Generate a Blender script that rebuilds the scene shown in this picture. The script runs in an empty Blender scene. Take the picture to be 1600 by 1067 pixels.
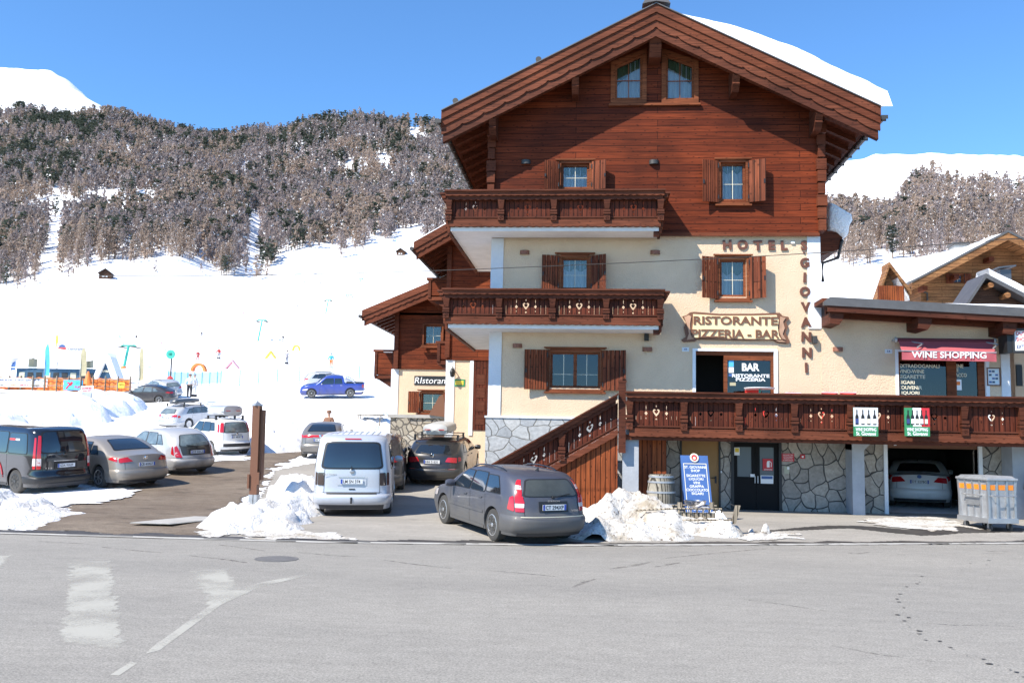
import bpy, bmesh, math, random
import numpy as np
from mathutils import Vector, Matrix, noise as mnoise
random.seed(7); rng = np.random.default_rng(7)
sc = bpy.context.scene; C = sc.collection
R = math.radians
# ------------------------------------------------------------------ camera
FOC, YAW, PIT, ROL, CH = 1450.0, R(4.93), R(5.90), R(1.09), 2.1
fw = Vector((-math.sin(YAW)*math.cos(PIT), math.cos(YAW)*math.cos(PIT), math.sin(PIT)))
r0 = Vector((math.cos(YAW), math.sin(YAW), 0)); u0 = r0.cross(fw)
rt = r0*math.cos(ROL)+u0*math.sin(ROL); up = rt.cross(fw)
cd = bpy.data.cameras.new('camera'); cam = bpy.data.objects.new('camera', cd); C.objects.link(cam)
cd.sensor_width = 36; cd.lens = FOC/1600*36; cd.clip_start = .1; cd.clip_end = 8000
cam.matrix_world = Matrix(((rt.x, up.x, -fw.x, 0), (rt.y, up.y, -fw.y, 0), (rt.z, up.z, -fw.z, CH), (0, 0, 0, 1)))
sc.camera = cam
def P(px, py, Y=None, z=None, X=None):      # a sight line met with a plane of the place
    d = fw*FOC+rt*(px-800)-up*(py-533.5)
    t = Y/d.y if Y is not None else ((z-CH)/d.z if z is not None else X/d.x)
    return Vector((d.x*t, d.y*t, d.z*t+CH))
# ------------------------------------------------------------------ light
w = bpy.data.worlds.new('World'); sc.world = w; w.use_nodes = True
nt = w.node_tree; bg = nt.nodes['Background']
sky = nt.nodes.new('ShaderNodeTexSky'); sky.sky_type = 'NISHITA'; sky.sun_disc = False
sky.sun_elevation = R(47); sky.sun_rotation = R(225); sky.altitude = 1800; sky.air_density = 1.0; sky.dust_density = 0.1; sky.ozone_density = 3.0
tint = nt.nodes.new('ShaderNodeMix'); tint.data_type = 'RGBA'; tint.blend_type = 'MULTIPLY'; tint.inputs[0].default_value = 1; tint.inputs[7].default_value = (.70, 1.03, 1.24, 1)
nt.links.new(sky.outputs[0], tint.inputs[6]); nt.links.new(tint.outputs[2], bg.inputs[0]); bg.inputs[1].default_value = .118
sd = bpy.data.lights.new('sun', 'SUN'); sd.energy = 4.5; sd.angle = R(.5); sd.color = (1, .925, .81)
sun = bpy.data.objects.new('sun', sd); C.objects.link(sun)
sun.rotation_euler = Vector((1.08, 1.1, -1.65)).to_track_quat('-Z', 'Y').to_euler()
sc.view_settings.view_transform = 'Standard'; sc.view_settings.look = 'None'
sc.view_settings.exposure = 0.95; sc.view_settings.gamma = 1
# ------------------------------------------------------------------ materials
M = {}
def newmat(name):
    m = bpy.data.materials.new(name); m.use_nodes = True; M[name] = m
    return m, m.node_tree, m.node_tree.nodes['Principled BSDF']
def N(t, k, **kw):
    n = t.nodes.new(k)
    for a, b in kw.items():
        if a[0] == '_': n.inputs[a[1:].replace('_', ' ')].default_value = b
        else: setattr(n, a, b)
    return n
def pm(name, col, rough=.6, metal=0, coat=0, spec=.5, var=0, vscale=3, bump=0, bscale=30, emis=None, dirt=None):
    m, t, b = newmat(name)
    b.inputs['Base Color'].default_value = (*col, 1); b.inputs['Roughness'].default_value = rough
    b.inputs['Metallic'].default_value = metal; b.inputs['Coat Weight'].default_value = coat
    b.inputs['Coat Roughness'].default_value = .04
    b.inputs['Specular IOR Level'].default_value = spec
    if var or bump or dirt: tc = N(t, 'ShaderNodeTexCoord')
    last = None
    if var:
        n = N(t, 'ShaderNodeTexNoise', _Scale=vscale, _Detail=6.0, _Roughness=.65); t.links.new(tc.outputs['Object'], n.inputs[0])
        r = N(t, 'ShaderNodeMapRange'); r.inputs[1].default_value = .3; r.inputs[2].default_value = .7
        r.inputs[3].default_value = 1-var; r.inputs[4].default_value = 1+var; t.links.new(n.outputs[0], r.inputs[0])
        x = N(t, 'ShaderNodeMix', data_type='RGBA', blend_type='MULTIPLY'); x.inputs[0].default_value = 1
        x.inputs[6].default_value = (*col, 1); t.links.new(r.outputs[0], x.inputs[7]); last = x.outputs[2]
    if dirt:                                   # road dust clinging to the lower panels
        s = N(t, 'ShaderNodeSeparateXYZ'); t.links.new(tc.outputs['Object'], s.inputs[0])
        n = N(t, 'ShaderNodeTexNoise', _Scale=2.5, _Detail=5.0); t.links.new(tc.outputs['Object'], n.inputs[0])
        a = N(t, 'ShaderNodeMath', operation='MULTIPLY_ADD'); t.links.new(n.outputs[0], a.inputs[0]); a.inputs[1].default_value = -.9
        t.links.new(s.outputs[2], a.inputs[2])
        r = N(t, 'ShaderNodeMapRange'); r.inputs[1].default_value = dirt[1]-1.05; r.inputs[2].default_value = dirt[1]-.45; r.inputs[3].default_value = dirt[0]; r.inputs[4].default_value = dirt[2] if len(dirt) > 2 else 0
        t.links.new(a.outputs[0], r.inputs[0])
        x = N(t, 'ShaderNodeMix', data_type='RGBA'); t.links.new(r.outputs[0], x.inputs[0])
        if last: t.links.new(last, x.inputs[6])
        else: x.inputs[6].default_value = (*col, 1)
        x.inputs[7].default_value = (.14, .132, .118, 1); last = x.outputs[2]
        r2 = N(t, 'ShaderNodeMapRange'); r2.inputs[3].default_value = rough; r2.inputs[4].default_value = .75
        t.links.new(r.outputs[0], r2.inputs[0]); t.links.new(r2.outputs[0], b.inputs['Roughness'])
        r3 = N(t, 'ShaderNodeMapRange'); r3.inputs[3].default_value = coat; r3.inputs[4].default_value = 0
        t.links.new(r.outputs[0], r3.inputs[0]); t.links.new(r3.outputs[0], b.inputs['Coat Weight'])
    if last: t.links.new(last, b.inputs['Base Color'])
    if bump:
        n = N(t, 'ShaderNodeTexNoise', _Scale=bscale, _Detail=4.0); t.links.new(tc.outputs['Object'], n.inputs[0])
        u = N(t, 'ShaderNodeBump'); u.inputs['Strength'].default_value = bump; u.inputs['Distance'].default_value = .02
        t.links.new(n.outputs[0], u.inputs['Height']); t.links.new(u.outputs[0], b.inputs['Normal'])
    if emis: b.inputs['Emission Color'].default_value = (*col, 1); b.inputs['Emission Strength'].default_value = emis
    return m
def wood(name, c1, c2, rowh=.19, length=2.6, vert=False, rough=.62, gap=.012, wear=.12):
    m, t, b = newmat(name); tc = N(t, 'ShaderNodeTexCoord'); s = N(t, 'ShaderNodeSeparateXYZ'); t.links.new(tc.outputs['Object'], s.inputs[0])
    ad = N(t, 'ShaderNodeMath', operation='ADD'); t.links.new(s.outputs[0], ad.inputs[0]); t.links.new(s.outputs[1], ad.inputs[1])
    c = N(t, 'ShaderNodeCombineXYZ')
    t.links.new((s.outputs[2] if vert else ad.outputs[0]), c.inputs[0]); t.links.new((ad.outputs[0] if vert else s.outputs[2]), c.inputs[1])
    br = N(t, 'ShaderNodeTexBrick'); br.offset = .37; br.inputs['Scale'].default_value = 1; br.inputs['Brick Width'].default_value = length
    br.inputs['Row Height'].default_value = rowh; br.inputs['Mortar Size'].default_value = gap; br.inputs['Mortar Smooth'].default_value = .2
    br.inputs['Color1'].default_value = (*c1, 1); br.inputs['Color2'].default_value = (*c2, 1); br.inputs['Mortar'].default_value = tuple(x*.25 for x in c1)+(1,)
    t.links.new(c.outputs[0], br.inputs[0])
    mp = N(t, 'ShaderNodeMapping'); mp.inputs['Scale'].default_value = (1.2, 28, 1); t.links.new(c.outputs[0], mp.inputs[0])
    n = N(t, 'ShaderNodeTexNoise', _Scale=1.0, _Detail=5.0, _Roughness=.6, _Distortion=.4); t.links.new(mp.outputs[0], n.inputs[0])
    r = N(t, 'ShaderNodeMapRange'); r.inputs[1].default_value = .3; r.inputs[2].default_value = .72; r.inputs[3].default_value = .5; r.inputs[4].default_value = 1.5; t.links.new(n.outputs[0], r.inputs[0])
    x = N(t, 'ShaderNodeMix', data_type='RGBA', blend_type='MULTIPLY'); x.inputs[0].default_value = 1; t.links.new(br.outputs[0], x.inputs[6]); t.links.new(r.outputs[0], x.inputs[7])
    n2 = N(t, 'ShaderNodeTexNoise', _Scale=5.0, _Detail=8.0, _Roughness=.75); mp2 = N(t, 'ShaderNodeMapping'); mp2.inputs['Scale'].default_value = (1, 2.4, 1)
    t.links.new(c.outputs[0], mp2.inputs[0]); t.links.new(mp2.outputs[0], n2.inputs[0])
    r2 = N(t, 'ShaderNodeMapRange'); r2.inputs[1].default_value = .64; r2.inputs[2].default_value = .72; r2.inputs[4].default_value = wear*4; t.links.new(n2.outputs[0], r2.inputs[0])
    x2 = N(t, 'ShaderNodeMix', data_type='RGBA'); t.links.new(r2.outputs[0], x2.inputs[0]); t.links.new(x.outputs[2], x2.inputs[6]); x2.inputs[7].default_value = (min(1, c2[0]*2.3), c2[1]*2.4, c2[2]*2.4, 1)
    kn = N(t, 'ShaderNodeTexVoronoi', feature='F1', _Scale=2.6); kn.voronoi_dimensions = '2D'; mpk = N(t, 'ShaderNodeMapping'); mpk.inputs['Scale'].default_value = (1, 2.2, 1); t.links.new(c.outputs[0], mpk.inputs[0]); t.links.new(mpk.outputs[0], kn.inputs[0])
    rk = N(t, 'ShaderNodeMapRange'); rk.inputs[1].default_value = .05; rk.inputs[2].default_value = .11; rk.inputs[3].default_value = .45; rk.inputs[4].default_value = 1; t.links.new(kn.outputs[0], rk.inputs[0])
    nl = N(t, 'ShaderNodeTexNoise', _Scale=.55, _Detail=3.0); t.links.new(c.outputs[0], nl.inputs[0]); rl = N(t, 'ShaderNodeMapRange'); rl.inputs[1].default_value = .35; rl.inputs[2].default_value = .65; rl.inputs[3].default_value = .72; rl.inputs[4].default_value = 1.22; t.links.new(nl.outputs[0], rl.inputs[0])
    mk = N(t, 'ShaderNodeMath', operation='MULTIPLY'); t.links.new(rk.outputs[0], mk.inputs[0]); t.links.new(rl.outputs[0], mk.inputs[1])
    x3 = N(t, 'ShaderNodeMix', data_type='RGBA', blend_type='MULTIPLY'); x3.inputs[0].default_value = 1; t.links.new(x2.outputs[2], x3.inputs[6]); t.links.new(mk.outputs[0], x3.inputs[7]); x2 = x3
    t.links.new(x2.outputs[2], b.inputs['Base Color']); b.inputs['Roughness'].default_value = rough; b.inputs['Specular IOR Level'].default_value = .14
    bp = N(t, 'ShaderNodeBump'); bp.inputs['Strength'].default_value = .5; bp.inputs['Distance'].default_value = .02; bp.invert = True
    mx = N(t, 'ShaderNodeMath', operation='ADD'); t.links.new(br.outputs['Fac'], mx.inputs[0]); ms = N(t, 'ShaderNodeMath', operation='MULTIPLY'); t.links.new(n.outputs[0], ms.inputs[0]); ms.inputs[1].default_value = -.25
    t.links.new(ms.outputs[0], mx.inputs[1]); t.links.new(mx.outputs[0], bp.inputs['Height']); t.links.new(bp.outputs[0], b.inputs['Normal'])
    return m
def stone(name, cols, joint, scale=2.3, jw=.035, stretch=(1, 1, 1), bump=.6):
    m, t, b = newmat(name); tc = N(t, 'ShaderNodeTexCoord'); mp = N(t, 'ShaderNodeMapping'); mp.inputs['Scale'].default_value = stretch
    s = N(t, 'ShaderNodeSeparateXYZ'); t.links.new(tc.outputs['Object'], s.inputs[0]); ad = N(t, 'ShaderNodeMath', operation='ADD'); t.links.new(s.outputs[0], ad.inputs[0]); t.links.new(s.outputs[1], ad.inputs[1])
    cb = N(t, 'ShaderNodeCombineXYZ'); t.links.new(ad.outputs[0], cb.inputs[0]); t.links.new(s.outputs[2], cb.inputs[1]); t.links.new(cb.outputs[0], mp.inputs[0])
    nz = N(t, 'ShaderNodeTexNoise', _Scale=1.3, _Detail=1.0); t.links.new(mp.outputs[0], nz.inputs[0])
    va = N(t, 'ShaderNodeVectorMath', operation='MULTIPLY_ADD'); t.links.new(nz.outputs['Color'], va.inputs[0]); va.inputs[1].default_value = (.5, .5, 0); t.links.new(mp.outputs[0], va.inputs[2])
    v1 = N(t, 'ShaderNodeTexVoronoi', feature='DISTANCE_TO_EDGE', _Scale=scale); v2 = N(t, 'ShaderNodeTexVoronoi', feature='F1', _Scale=scale)
    for v in (v1, v2): v.voronoi_dimensions = '2D'; t.links.new(va.outputs[0], v.inputs[0])
    rp = N(t, 'ShaderNodeValToRGB'); rp.color_ramp.interpolation = 'LINEAR'
    sx = N(t, 'ShaderNodeSeparateColor'); t.links.new(v2.outputs['Color'], sx.inputs[0]); t.links.new(sx.outputs[0], rp.inputs[0])
    rp.color_ramp.elements[0].color = (*cols[0], 1); rp.color_ramp.elements[1].color = (*cols[-1], 1)
    for i, cc in enumerate(cols[1:-1]): e = rp.color_ramp.elements.new((i+1)/(len(cols)-1)); e.color = (*cc, 1)
    n = N(t, 'ShaderNodeTexNoise', _Scale=9.0, _Detail=8.0, _Roughness=.7); t.links.new(mp.outputs[0], n.inputs[0])
    r = N(t, 'ShaderNodeMapRange'); r.inputs[1].default_value = .3; r.inputs[2].default_value = .7; r.inputs[3].default_value = .7; r.inputs[4].default_value = 1.3; t.links.new(n.outputs[0], r.inputs[0])
    x = N(t, 'ShaderNodeMix', data_type='RGBA', blend_type='MULTIPLY'); x.inputs[0].default_value = 1; t.links.new(rp.outputs[0], x.inputs[6]); t.links.new(r.outputs[0], x.inputs[7])
    jr = N(t, 'ShaderNodeMapRange'); jr.inputs[1].default_value = jw*.6; jr.inputs[2].default_value = jw*1.2; t.links.new(v1.outputs[0], jr.inputs[0])
    y = N(t, 'ShaderNodeMix', data_type='RGBA'); t.links.new(jr.outputs[0], y.inputs[0]); y.inputs[6].default_value = (*joint, 1); t.links.new(x.outputs[2], y.inputs[7])
    t.links.new(y.outputs[2], b.inputs['Base Color']); b.inputs['Roughness'].default_value = .8
    bp = N(t, 'ShaderNodeBump'); bp.inputs['Strength'].default_value = bump; bp.inputs['Distance'].default_value = .04
    ma = N(t, 'ShaderNodeMath', operation='MULTIPLY_ADD'); t.links.new(n.outputs[0], ma.inputs[0]); ma.inputs[1].default_value = .3; t.links.new(jr.outputs[0], ma.inputs[2])
    t.links.new(ma.outputs[0], bp.inputs['Height']); t.links.new(bp.outputs[0], b.inputs['Normal'])
    return m
def layered(name, base, other, scale, lo, hi, rough=.8, scale2=None, c3=None, lo3=.6, hi3=.7, bump=.4, bscale=8, stretch=(1, 1, 1), fine=0, bdist=.03, mid=0):
    m, t, b = newmat(name); tc = N(t, 'ShaderNodeTexCoord'); mp = N(t, 'ShaderNodeMapping'); mp.inputs['Scale'].default_value = stretch; t.links.new(tc.outputs['Object'], mp.inputs[0])
    n = N(t, 'ShaderNodeTexNoise', _Scale=scale, _Detail=9.0, _Roughness=.68); t.links.new(mp.outputs[0], n.inputs[0])
    r = N(t, 'ShaderNodeMapRange'); r.inputs[1].default_value = lo; r.inputs[2].default_value = hi; t.links.new(n.outputs[0], r.inputs[0])
    x = N(t, 'ShaderNodeMix', data_type='RGBA'); t.links.new(r.outputs[0], x.inputs[0]); x.inputs[6].default_value = (*base, 1); x.inputs[7].default_value = (*other, 1); out = x.outputs[2]
    if c3:
        n3 = N(t, 'ShaderNodeTexNoise', _Scale=scale2, _Detail=7.0, _Roughness=.7); t.links.new(mp.outputs[0], n3.inputs[0])
        r3 = N(t, 'ShaderNodeMapRange'); r3.inputs[1].default_value = lo3; r3.inputs[2].default_value = hi3; t.links.new(n3.outputs[0], r3.inputs[0])
        y = N(t, 'ShaderNodeMix', data_type='RGBA'); t.links.new(r3.outputs[0], y.inputs[0]); t.links.new(out, y.inputs[6]); y.inputs[7].default_value = (*c3, 1); out = y.outputs[2]
    if mid:
        nm_ = N(t, 'ShaderNodeTexNoise', _Scale=5.5, _Detail=8.0, _Roughness=.8); t.links.new(mp.outputs[0], nm_.inputs[0])
        rm_ = N(t, 'ShaderNodeMapRange'); rm_.inputs[1].default_value = .35; rm_.inputs[2].default_value = .65; rm_.inputs[3].default_value = 1-mid; rm_.inputs[4].default_value = 1+mid; t.links.new(nm_.outputs[0], rm_.inputs[0])
        zm_ = N(t, 'ShaderNodeMix', data_type='RGBA', blend_type='MULTIPLY'); zm_.inputs[0].default_value = 1; t.links.new(out, zm_.inputs[6]); t.links.new(rm_.outputs[0], zm_.inputs[7]); out = zm_.outputs[2]
    if fine:
        nf = N(t, 'ShaderNodeTexNoise', _Scale=45.0, _Detail=3.0, _Roughness=.8); t.links.new(tc.outputs['Object'], nf.inputs[0])
        rf = N(t, 'ShaderNodeMapRange'); rf.inputs[1].default_value = .3; rf.inputs[2].default_value = .7; rf.inputs[3].default_value = 1-fine; rf.inputs[4].default_value = 1+fine; t.links.new(nf.outputs[0], rf.inputs[0])
        z = N(t, 'ShaderNodeMix', data_type='RGBA', blend_type='MULTIPLY'); z.inputs[0].default_value = 1; t.links.new(out, z.inputs[6]); t.links.new(rf.outputs[0], z.inputs[7]); out = z.outputs[2]
    t.links.new(out, b.inputs['Base Color']); b.inputs['Roughness'].default_value = rough; b.inputs['Specular IOR Level'].default_value = .25
    nb = N(t, 'ShaderNodeTexNoise', _Scale=bscale, _Detail=6.0, _Roughness=.65); t.links.new(tc.outputs['Object'], nb.inputs[0])
    bp = N(t, 'ShaderNodeBump'); bp.inputs['Strength'].default_value = bump; bp.inputs['Distance'].default_value = bdist; t.links.new(nb.outputs[0], bp.inputs['Height']); t.links.new(bp.outputs[0], b.inputs['Normal'])
    return m
wood('planks', (.088, .016, .0055), (.16, .030, .009), .196, 6.5, gap=.008)
wood('planks_far', (.125, .026, .009), (.17, .038, .012), .2, 5.7, gap=.008)
wood('planks_light', (.22, .10, .042), (.30, .145, .06), .22, 3)
wood('boards', (.075, .019, .010), (.115, .028, .014), .13, 6, vert=True, wear=.05)
wood('boards_red', (.20, .05, .018), (.30, .08, .024), .13, 6, vert=True, wear=.1)
wood('shutter_wood', (.13, .034, .016), (.19, .052, .022), .09, 4, vert=True, wear=.15)
wood('beam', (.105, .029, .014), (.14, .040, .018), 3, 9, gap=0, wear=.06)
wood('trim_wood', (.115, .035, .018), (.155, .048, .024), 3, 9, gap=0, wear=.12)
wood('rail_wood', (.080, .025, .014), (.108, .034, .018), 3, 9, gap=0, wear=.16)
wood('frame_wood', (.16, .048, .020), (.20, .062, .025), 3, 9, gap=0, wear=.03)
wood('old_wood', (.24, .20, .15), (.34, .29, .22), .09, 4, vert=True, wear=.1)
wood('barrel_wood', (.19, .17, .135), (.27, .245, .195), .085, 4, vert=True, wear=.1)
wood('hut_wood', (.055, .028, .018), (.09, .045, .026), .25, 4)
stone('slate', [(.26, .27, .28), (.34, .355, .365), (.42, .42, .41), (.31, .325, .34)], (.15, .145, .13), 2.4, .03, (.9, 1.15, 1))
stone('slate_dark', [(.25, .225, .195), (.32, .29, .25), (.40, .35, .29), (.29, .27, .245)], (.05, .048, .045), 2.7, .04, (1.1, .9, 1))
stone('rubble', [(.30, .26, .20), (.42, .37, .29), (.25, .22, .19), (.45, .42, .36)], (.13, .115, .095), 3.4, .09, (1, 1.2, 1), 1)
layered('stucco', (.70, .53, .37), (.655, .49, .34), 1.1, .4, .6, .9, bump=.9, bscale=26, bdist=.03)
layered('white_stucco', (.70, .71, .73), (.64, .65, .68), 1.4, .4, .6, .9, bump=.7, bscale=26, bdist=.02)
layered('white_paint', (.78, .79, .80), (.70, .71, .72), 2, .4, .6, .7, bump=.05)
layered('grey_paint', (.40, .42, .45), (.34, .36, .39), 2, .4, .6, .8, bump=.2)
layered('concrete', (.38, .37, .35), (.30, .29, .27), 1.5, .4, .65, .9, bump=.4, fine=.1)
layered('snow_pile', (.74, .74, .745), (.56, .53, .49), 1.1, .5, .72, .8, scale2=9, c3=(.25, .21, .17), lo3=.64, hi3=.74, bump=1, bscale=9, bdist=.1)
layered('snow', (.86, .87, .89), (.82, .84, .87), .6, .45, .6, .75, bump=.7, bscale=5, bdist=.12)
layered('snow_far', (.84, .855, .88), (.80, .82, .86), .02, .45, .6, .8, bump=.25, bscale=.7, bdist=.3)
layered('snow_field', (.84, .85, .87), (.70, .69, .67), .5, .52, .74, .8, bump=.8, bscale=2.5, bdist=.18, stretch=(.5, 1, 1))
layered('snow_dirty', (.66, .645, .615), (.38, .33, .26), 1.6, .46, .66, .85, scale2=11, c3=(.12, .085, .06), lo3=.55, hi3=.66, bump=1, bscale=12, bdist=.08, fine=.12)
layered('asphalt', (.245, .234, .212), (.222, .212, .193), .35, .42, .6, .88, scale2=.16, c3=(.265, .252, .227), lo3=.45, hi3=.62, bump=.5, bscale=60, fine=.42, mid=.10, stretch=(.35, 1, 1), bdist=.01)
layered('apron', (.30, .28, .25), (.25, .235, .21), .5, .42, .62, .88, scale2=1.4, c3=(.16, .15, .14), lo3=.64, hi3=.72, bump=.3, bscale=40, fine=.3, mid=.1, stretch=(.4, 1, 1), bdist=.012)
layered('dirt', (.135, .105, .078), (.18, .145, .11), .7, .4, .62, .8, scale2=1.8, c3=(.085, .066, .05), lo3=.54, hi3=.66, bump=.7, bscale=14, fine=.3, mid=.22, stretch=(.5, 1, 1), bdist=.03)
layered('wet', (.045, .042, .04), (.07, .064, .058), 1.5, .4, .6, .55, bump=.1)
m, t, b = newmat('worn_paint')
tc = N(t, 'ShaderNodeTexCoord'); mp = N(t, 'ShaderNodeMapping'); mp.inputs['Scale'].default_value = (.7, 2.2, 1); t.links.new(tc.outputs['Object'], mp.inputs[0])
n = N(t, 'ShaderNodeTexNoise', _Scale=30.0, _Detail=6.0, _Roughness=.8); t.links.new(mp.outputs[0], n.inputs[0])
n2 = N(t, 'ShaderNodeTexNoise', _Scale=1.3, _Detail=3.0); t.links.new(tc.outputs['Object'], n2.inputs[0])
ad = N(t, 'ShaderNodeMath', operation='MULTIPLY_ADD'); t.links.new(n2.outputs[0], ad.inputs[0]); ad.inputs[1].default_value = .9; t.links.new(n.outputs[0], ad.inputs[2])
r = N(t, 'ShaderNodeMapRange'); r.inputs[1].default_value = .74; r.inputs[2].default_value = 1.02; r.inputs[3].default_value = .04; r.inputs[4].default_value = .7; t.links.new(ad.outputs[0], r.inputs[0])
t.links.new(r.outputs[0], b.inputs['Alpha']); b.inputs['Base Color'].default_value = (.46, .45, .40, 1); b.inputs['Roughness'].default_value = .85
m, t, b = newmat('tyre_mark')
tc = N(t, 'ShaderNodeTexCoord'); n = N(t, 'ShaderNodeTexNoise', _Scale=5.0, _Detail=8.0, _Roughness=.85); t.links.new(tc.outputs['Object'], n.inputs[0])
r = N(t, 'ShaderNodeMapRange'); r.inputs[1].default_value = .42; r.inputs[2].default_value = .66; r.inputs[4].default_value = .8; t.links.new(n.outputs[0], r.inputs[0])
t.links.new(r.outputs[0], b.inputs['Alpha']); b.inputs['Base Color'].default_value = (.12, .105, .09, 1); b.inputs['Roughness'].default_value = .85
def glassmat(name, col, gl, tint=(.8, .85, .9)):
    m, t, b = newmat(name); tr = N(t, 'ShaderNodeBsdfTransparent'); tr.inputs[0].default_value = (*tint, 1)
    g = N(t, 'ShaderNodeBsdfGlossy'); g.inputs[0].default_value = (*col, 1); g.inputs[1].default_value = .02
    mx = N(t, 'ShaderNodeMixShader'); f = N(t, 'ShaderNodeFresnel'); f.inputs[0].default_value = 1.5
    a = N(t, 'ShaderNodeMath', operation='ADD'); t.links.new(f.outputs[0], a.inputs[0]); a.inputs[1].default_value = gl
    t.links.new(a.outputs[0], mx.inputs[0]); t.links.new(tr.outputs[0], mx.inputs[1]); t.links.new(g.outputs[0], mx.inputs[2])
    t.links.new(mx.outputs[0], t.nodes['Material Output'].inputs[0]); return m
glassmat('window_glass', (.75, .70, .62), .05)
glassmat('dark_glass', (.7, .72, .75), .03, (.35, .37, .4))
pm('car_glass', (.012, .016, .02), .04, coat=.6, spec=.9)
pm('car_glass_dusty', (.05, .055, .05), .18, coat=.3, var=.25, vscale=2)
pm('car_glass_light', (.12, .15, .155), .08, coat=.6, spec=.8, var=.5, vscale=2.2)
pm('tyre', (.022, .021, .02), .85, dirt=(.35, .9)); pm('rim', (.5, .5, .5), .35, .7); pm('rim_dark', (.06, .06, .06), .4, .5)
pm('black', (.012, .012, .013), .5); pm('black_gloss', (.01, .01, .012), .15, coat=.5); pm('plastic', (.035, .035, .037), .55)
pm('chrome', (.7, .7, .72), .2, 1); pm('steel', (.45, .46, .47), .45, .8, var=.15); pm('galv', (.42, .43, .44), .5, .55, var=.18, vscale=5); pm('dark_metal', (.07, .065, .06), .5, .5)
pm('red_light', (.45, .012, .018), .15, coat=.8); pm('smoked_light', (.05, .035, .03), .15, coat=.8); pm('clear_light', (.6, .55, .53), .12, coat=.8); pm('amber', (.7, .25, .02), .3)
pm('plate_white', (.62, .64, .66), .4); pm('plate_blue', (.02, .06, .35), .4)
pm('white', (.8, .8, .8), .5); pm('cream_text', (.72, .66, .50), .5); pm('red', (.5, .02, .03), .5); pm('red_bright', (.72, .05, .04), .5); pm('blue_sign', (.045, .11, .30), .5, var=.08); pm('navy', (.03, .05, .18), .6)
pm('green_sign', (.03, .22, .09), .5); pm('yellow', (.75, .55, .05), .5); pm('orange', (.75, .20, .04), .6, var=.25, vscale=1.5); pm('orange_reflect', (.8, .24, .02), .4)
pm('sign_brown', (.15, .063, .032), .6); pm('letter_wood', (.12, .042, .024), .6, var=.2); pm('scroll_cream', (.80, .62, .36), .6); pm('scroll_tan', (.42, .25, .16), .6, var=.3, vscale=2)
pm('awning_cloth', (.40, .085, .10), .8, var=.06); pm('awning_dark', (.10, .015, .025), .7); pm('ochre', (.30, .16, .05), .6, var=.06)
pm('copper', (.22, .085, .05), .55, var=.25, vscale=8); pm('roof_metal', (.13, .12, .115), .5, .5, var=.15); pm('lead', (.10, .11, .125), .5, .6)
pm('curtain', (.74, .69, .60), .9); pm('curtain_green', (.20, .22, .10), .9); pm('interior_shade', (.012, .011, .010), .9)  # the last is near black, interior shade put into the colour
pm('light_blue', (.08, .42, .75), .6, var=.15); pm('teal', (.04, .38, .30), .6); pm('dark_blue', (.02, .07, .13), .6, var=.3); pm('poster', (.55, .70, .78), .6)
pm('pale_blue_net', (.55, .72, .80), .8); pm('pink', (.7, .35, .4), .7); pm('khaki', (.42, .38, .24), .7, var=.15); pm('tan_wall', (.42, .42, .32), .8)
pm('bark', (.16, .115, .09), .9); pm('larch_twig', (.36, .30, .285), .95, var=.3, vscale=.05); pm('larch_twig_warm', (.42, .33, .27), .95, var=.3, vscale=.05); pm('pine_needle', (.085, .105, .08), .9, var=.5, vscale=.4)
for k_, sc_ in (('larch_twig', .95), ('larch_twig_warm', .95), ('pine_needle', 1.0)):   # thin twigs and needles let light through
    t = M[k_].node_tree; b = t.nodes['Principled BSDF']; tl = N(t, 'ShaderNodeBsdfTranslucent'); mx = N(t, 'ShaderNodeMixShader'); mx.inputs[0].default_value = .5
    t.links.new(b.inputs['Base Color'].links[0].from_socket, tl.inputs[0]); t.links.new(b.outputs[0], mx.inputs[1]); t.links.new(tl.outputs[0], mx.inputs[2]); t.links.new(mx.outputs[0], t.nodes['Material Output'].inputs[0])
pm('skin', (.55, .33, .24), .6); pm('jacket_white', (.65, .66, .68), .8); pm('cloth_black', (.02, .02, .025), .8); pm('cloth_blue', (.05, .35, .6), .8); pm('cloth_red', (.4, .04, .04), .8); pm('cloth_grey', (.25, .26, .3), .8); pm('cloth_brown', (.2, .1, .06), .8)
pm('paint_blue', (.024, .034, .07), .4, .2, coat=.4, dirt=(.8, 1.0, .25)); pm('paint_silver', (.48, .49, .51), .35, .35, coat=.5, dirt=(.5, .55)); pm('paint_van', (.50, .52, .56), .35, .3, coat=.4, dirt=(.45, .5))
pm('paint_black', (.008, .008, .010), .12, 0, coat=1, dirt=(.15, .35)); pm('paint_dark', (.030, .029, .030), .3, .3, coat=.6, dirt=(.55, .7)); pm('paint_beige', (.30, .27, .235), .35, .4, coat=.4, dirt=(.5, .6))
pm('paint_silver2', (.50, .49, .48), .35, .35, coat=.5, dirt=(.8, .8)); pm('paint_white', (.72, .72, .71), .35, 0, coat=.4, dirt=(.5, .5)); pm('paint_brown', (.20, .185, .17), .35, .4, coat=.5, dirt=(.6, .7)); pm('paint_cobalt', (.025, .055, .30), .3, .2, coat=.6, dirt=(.6, .75)); pm('paint_charcoal', (.055, .05, .05), .3, .3, coat=.6, dirt=(.6, .7))
pm('box_grey', (.42, .42, .40), .45, var=.08); pm('box_dark', (.05, .055, .06), .3, coat=.4)
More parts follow.
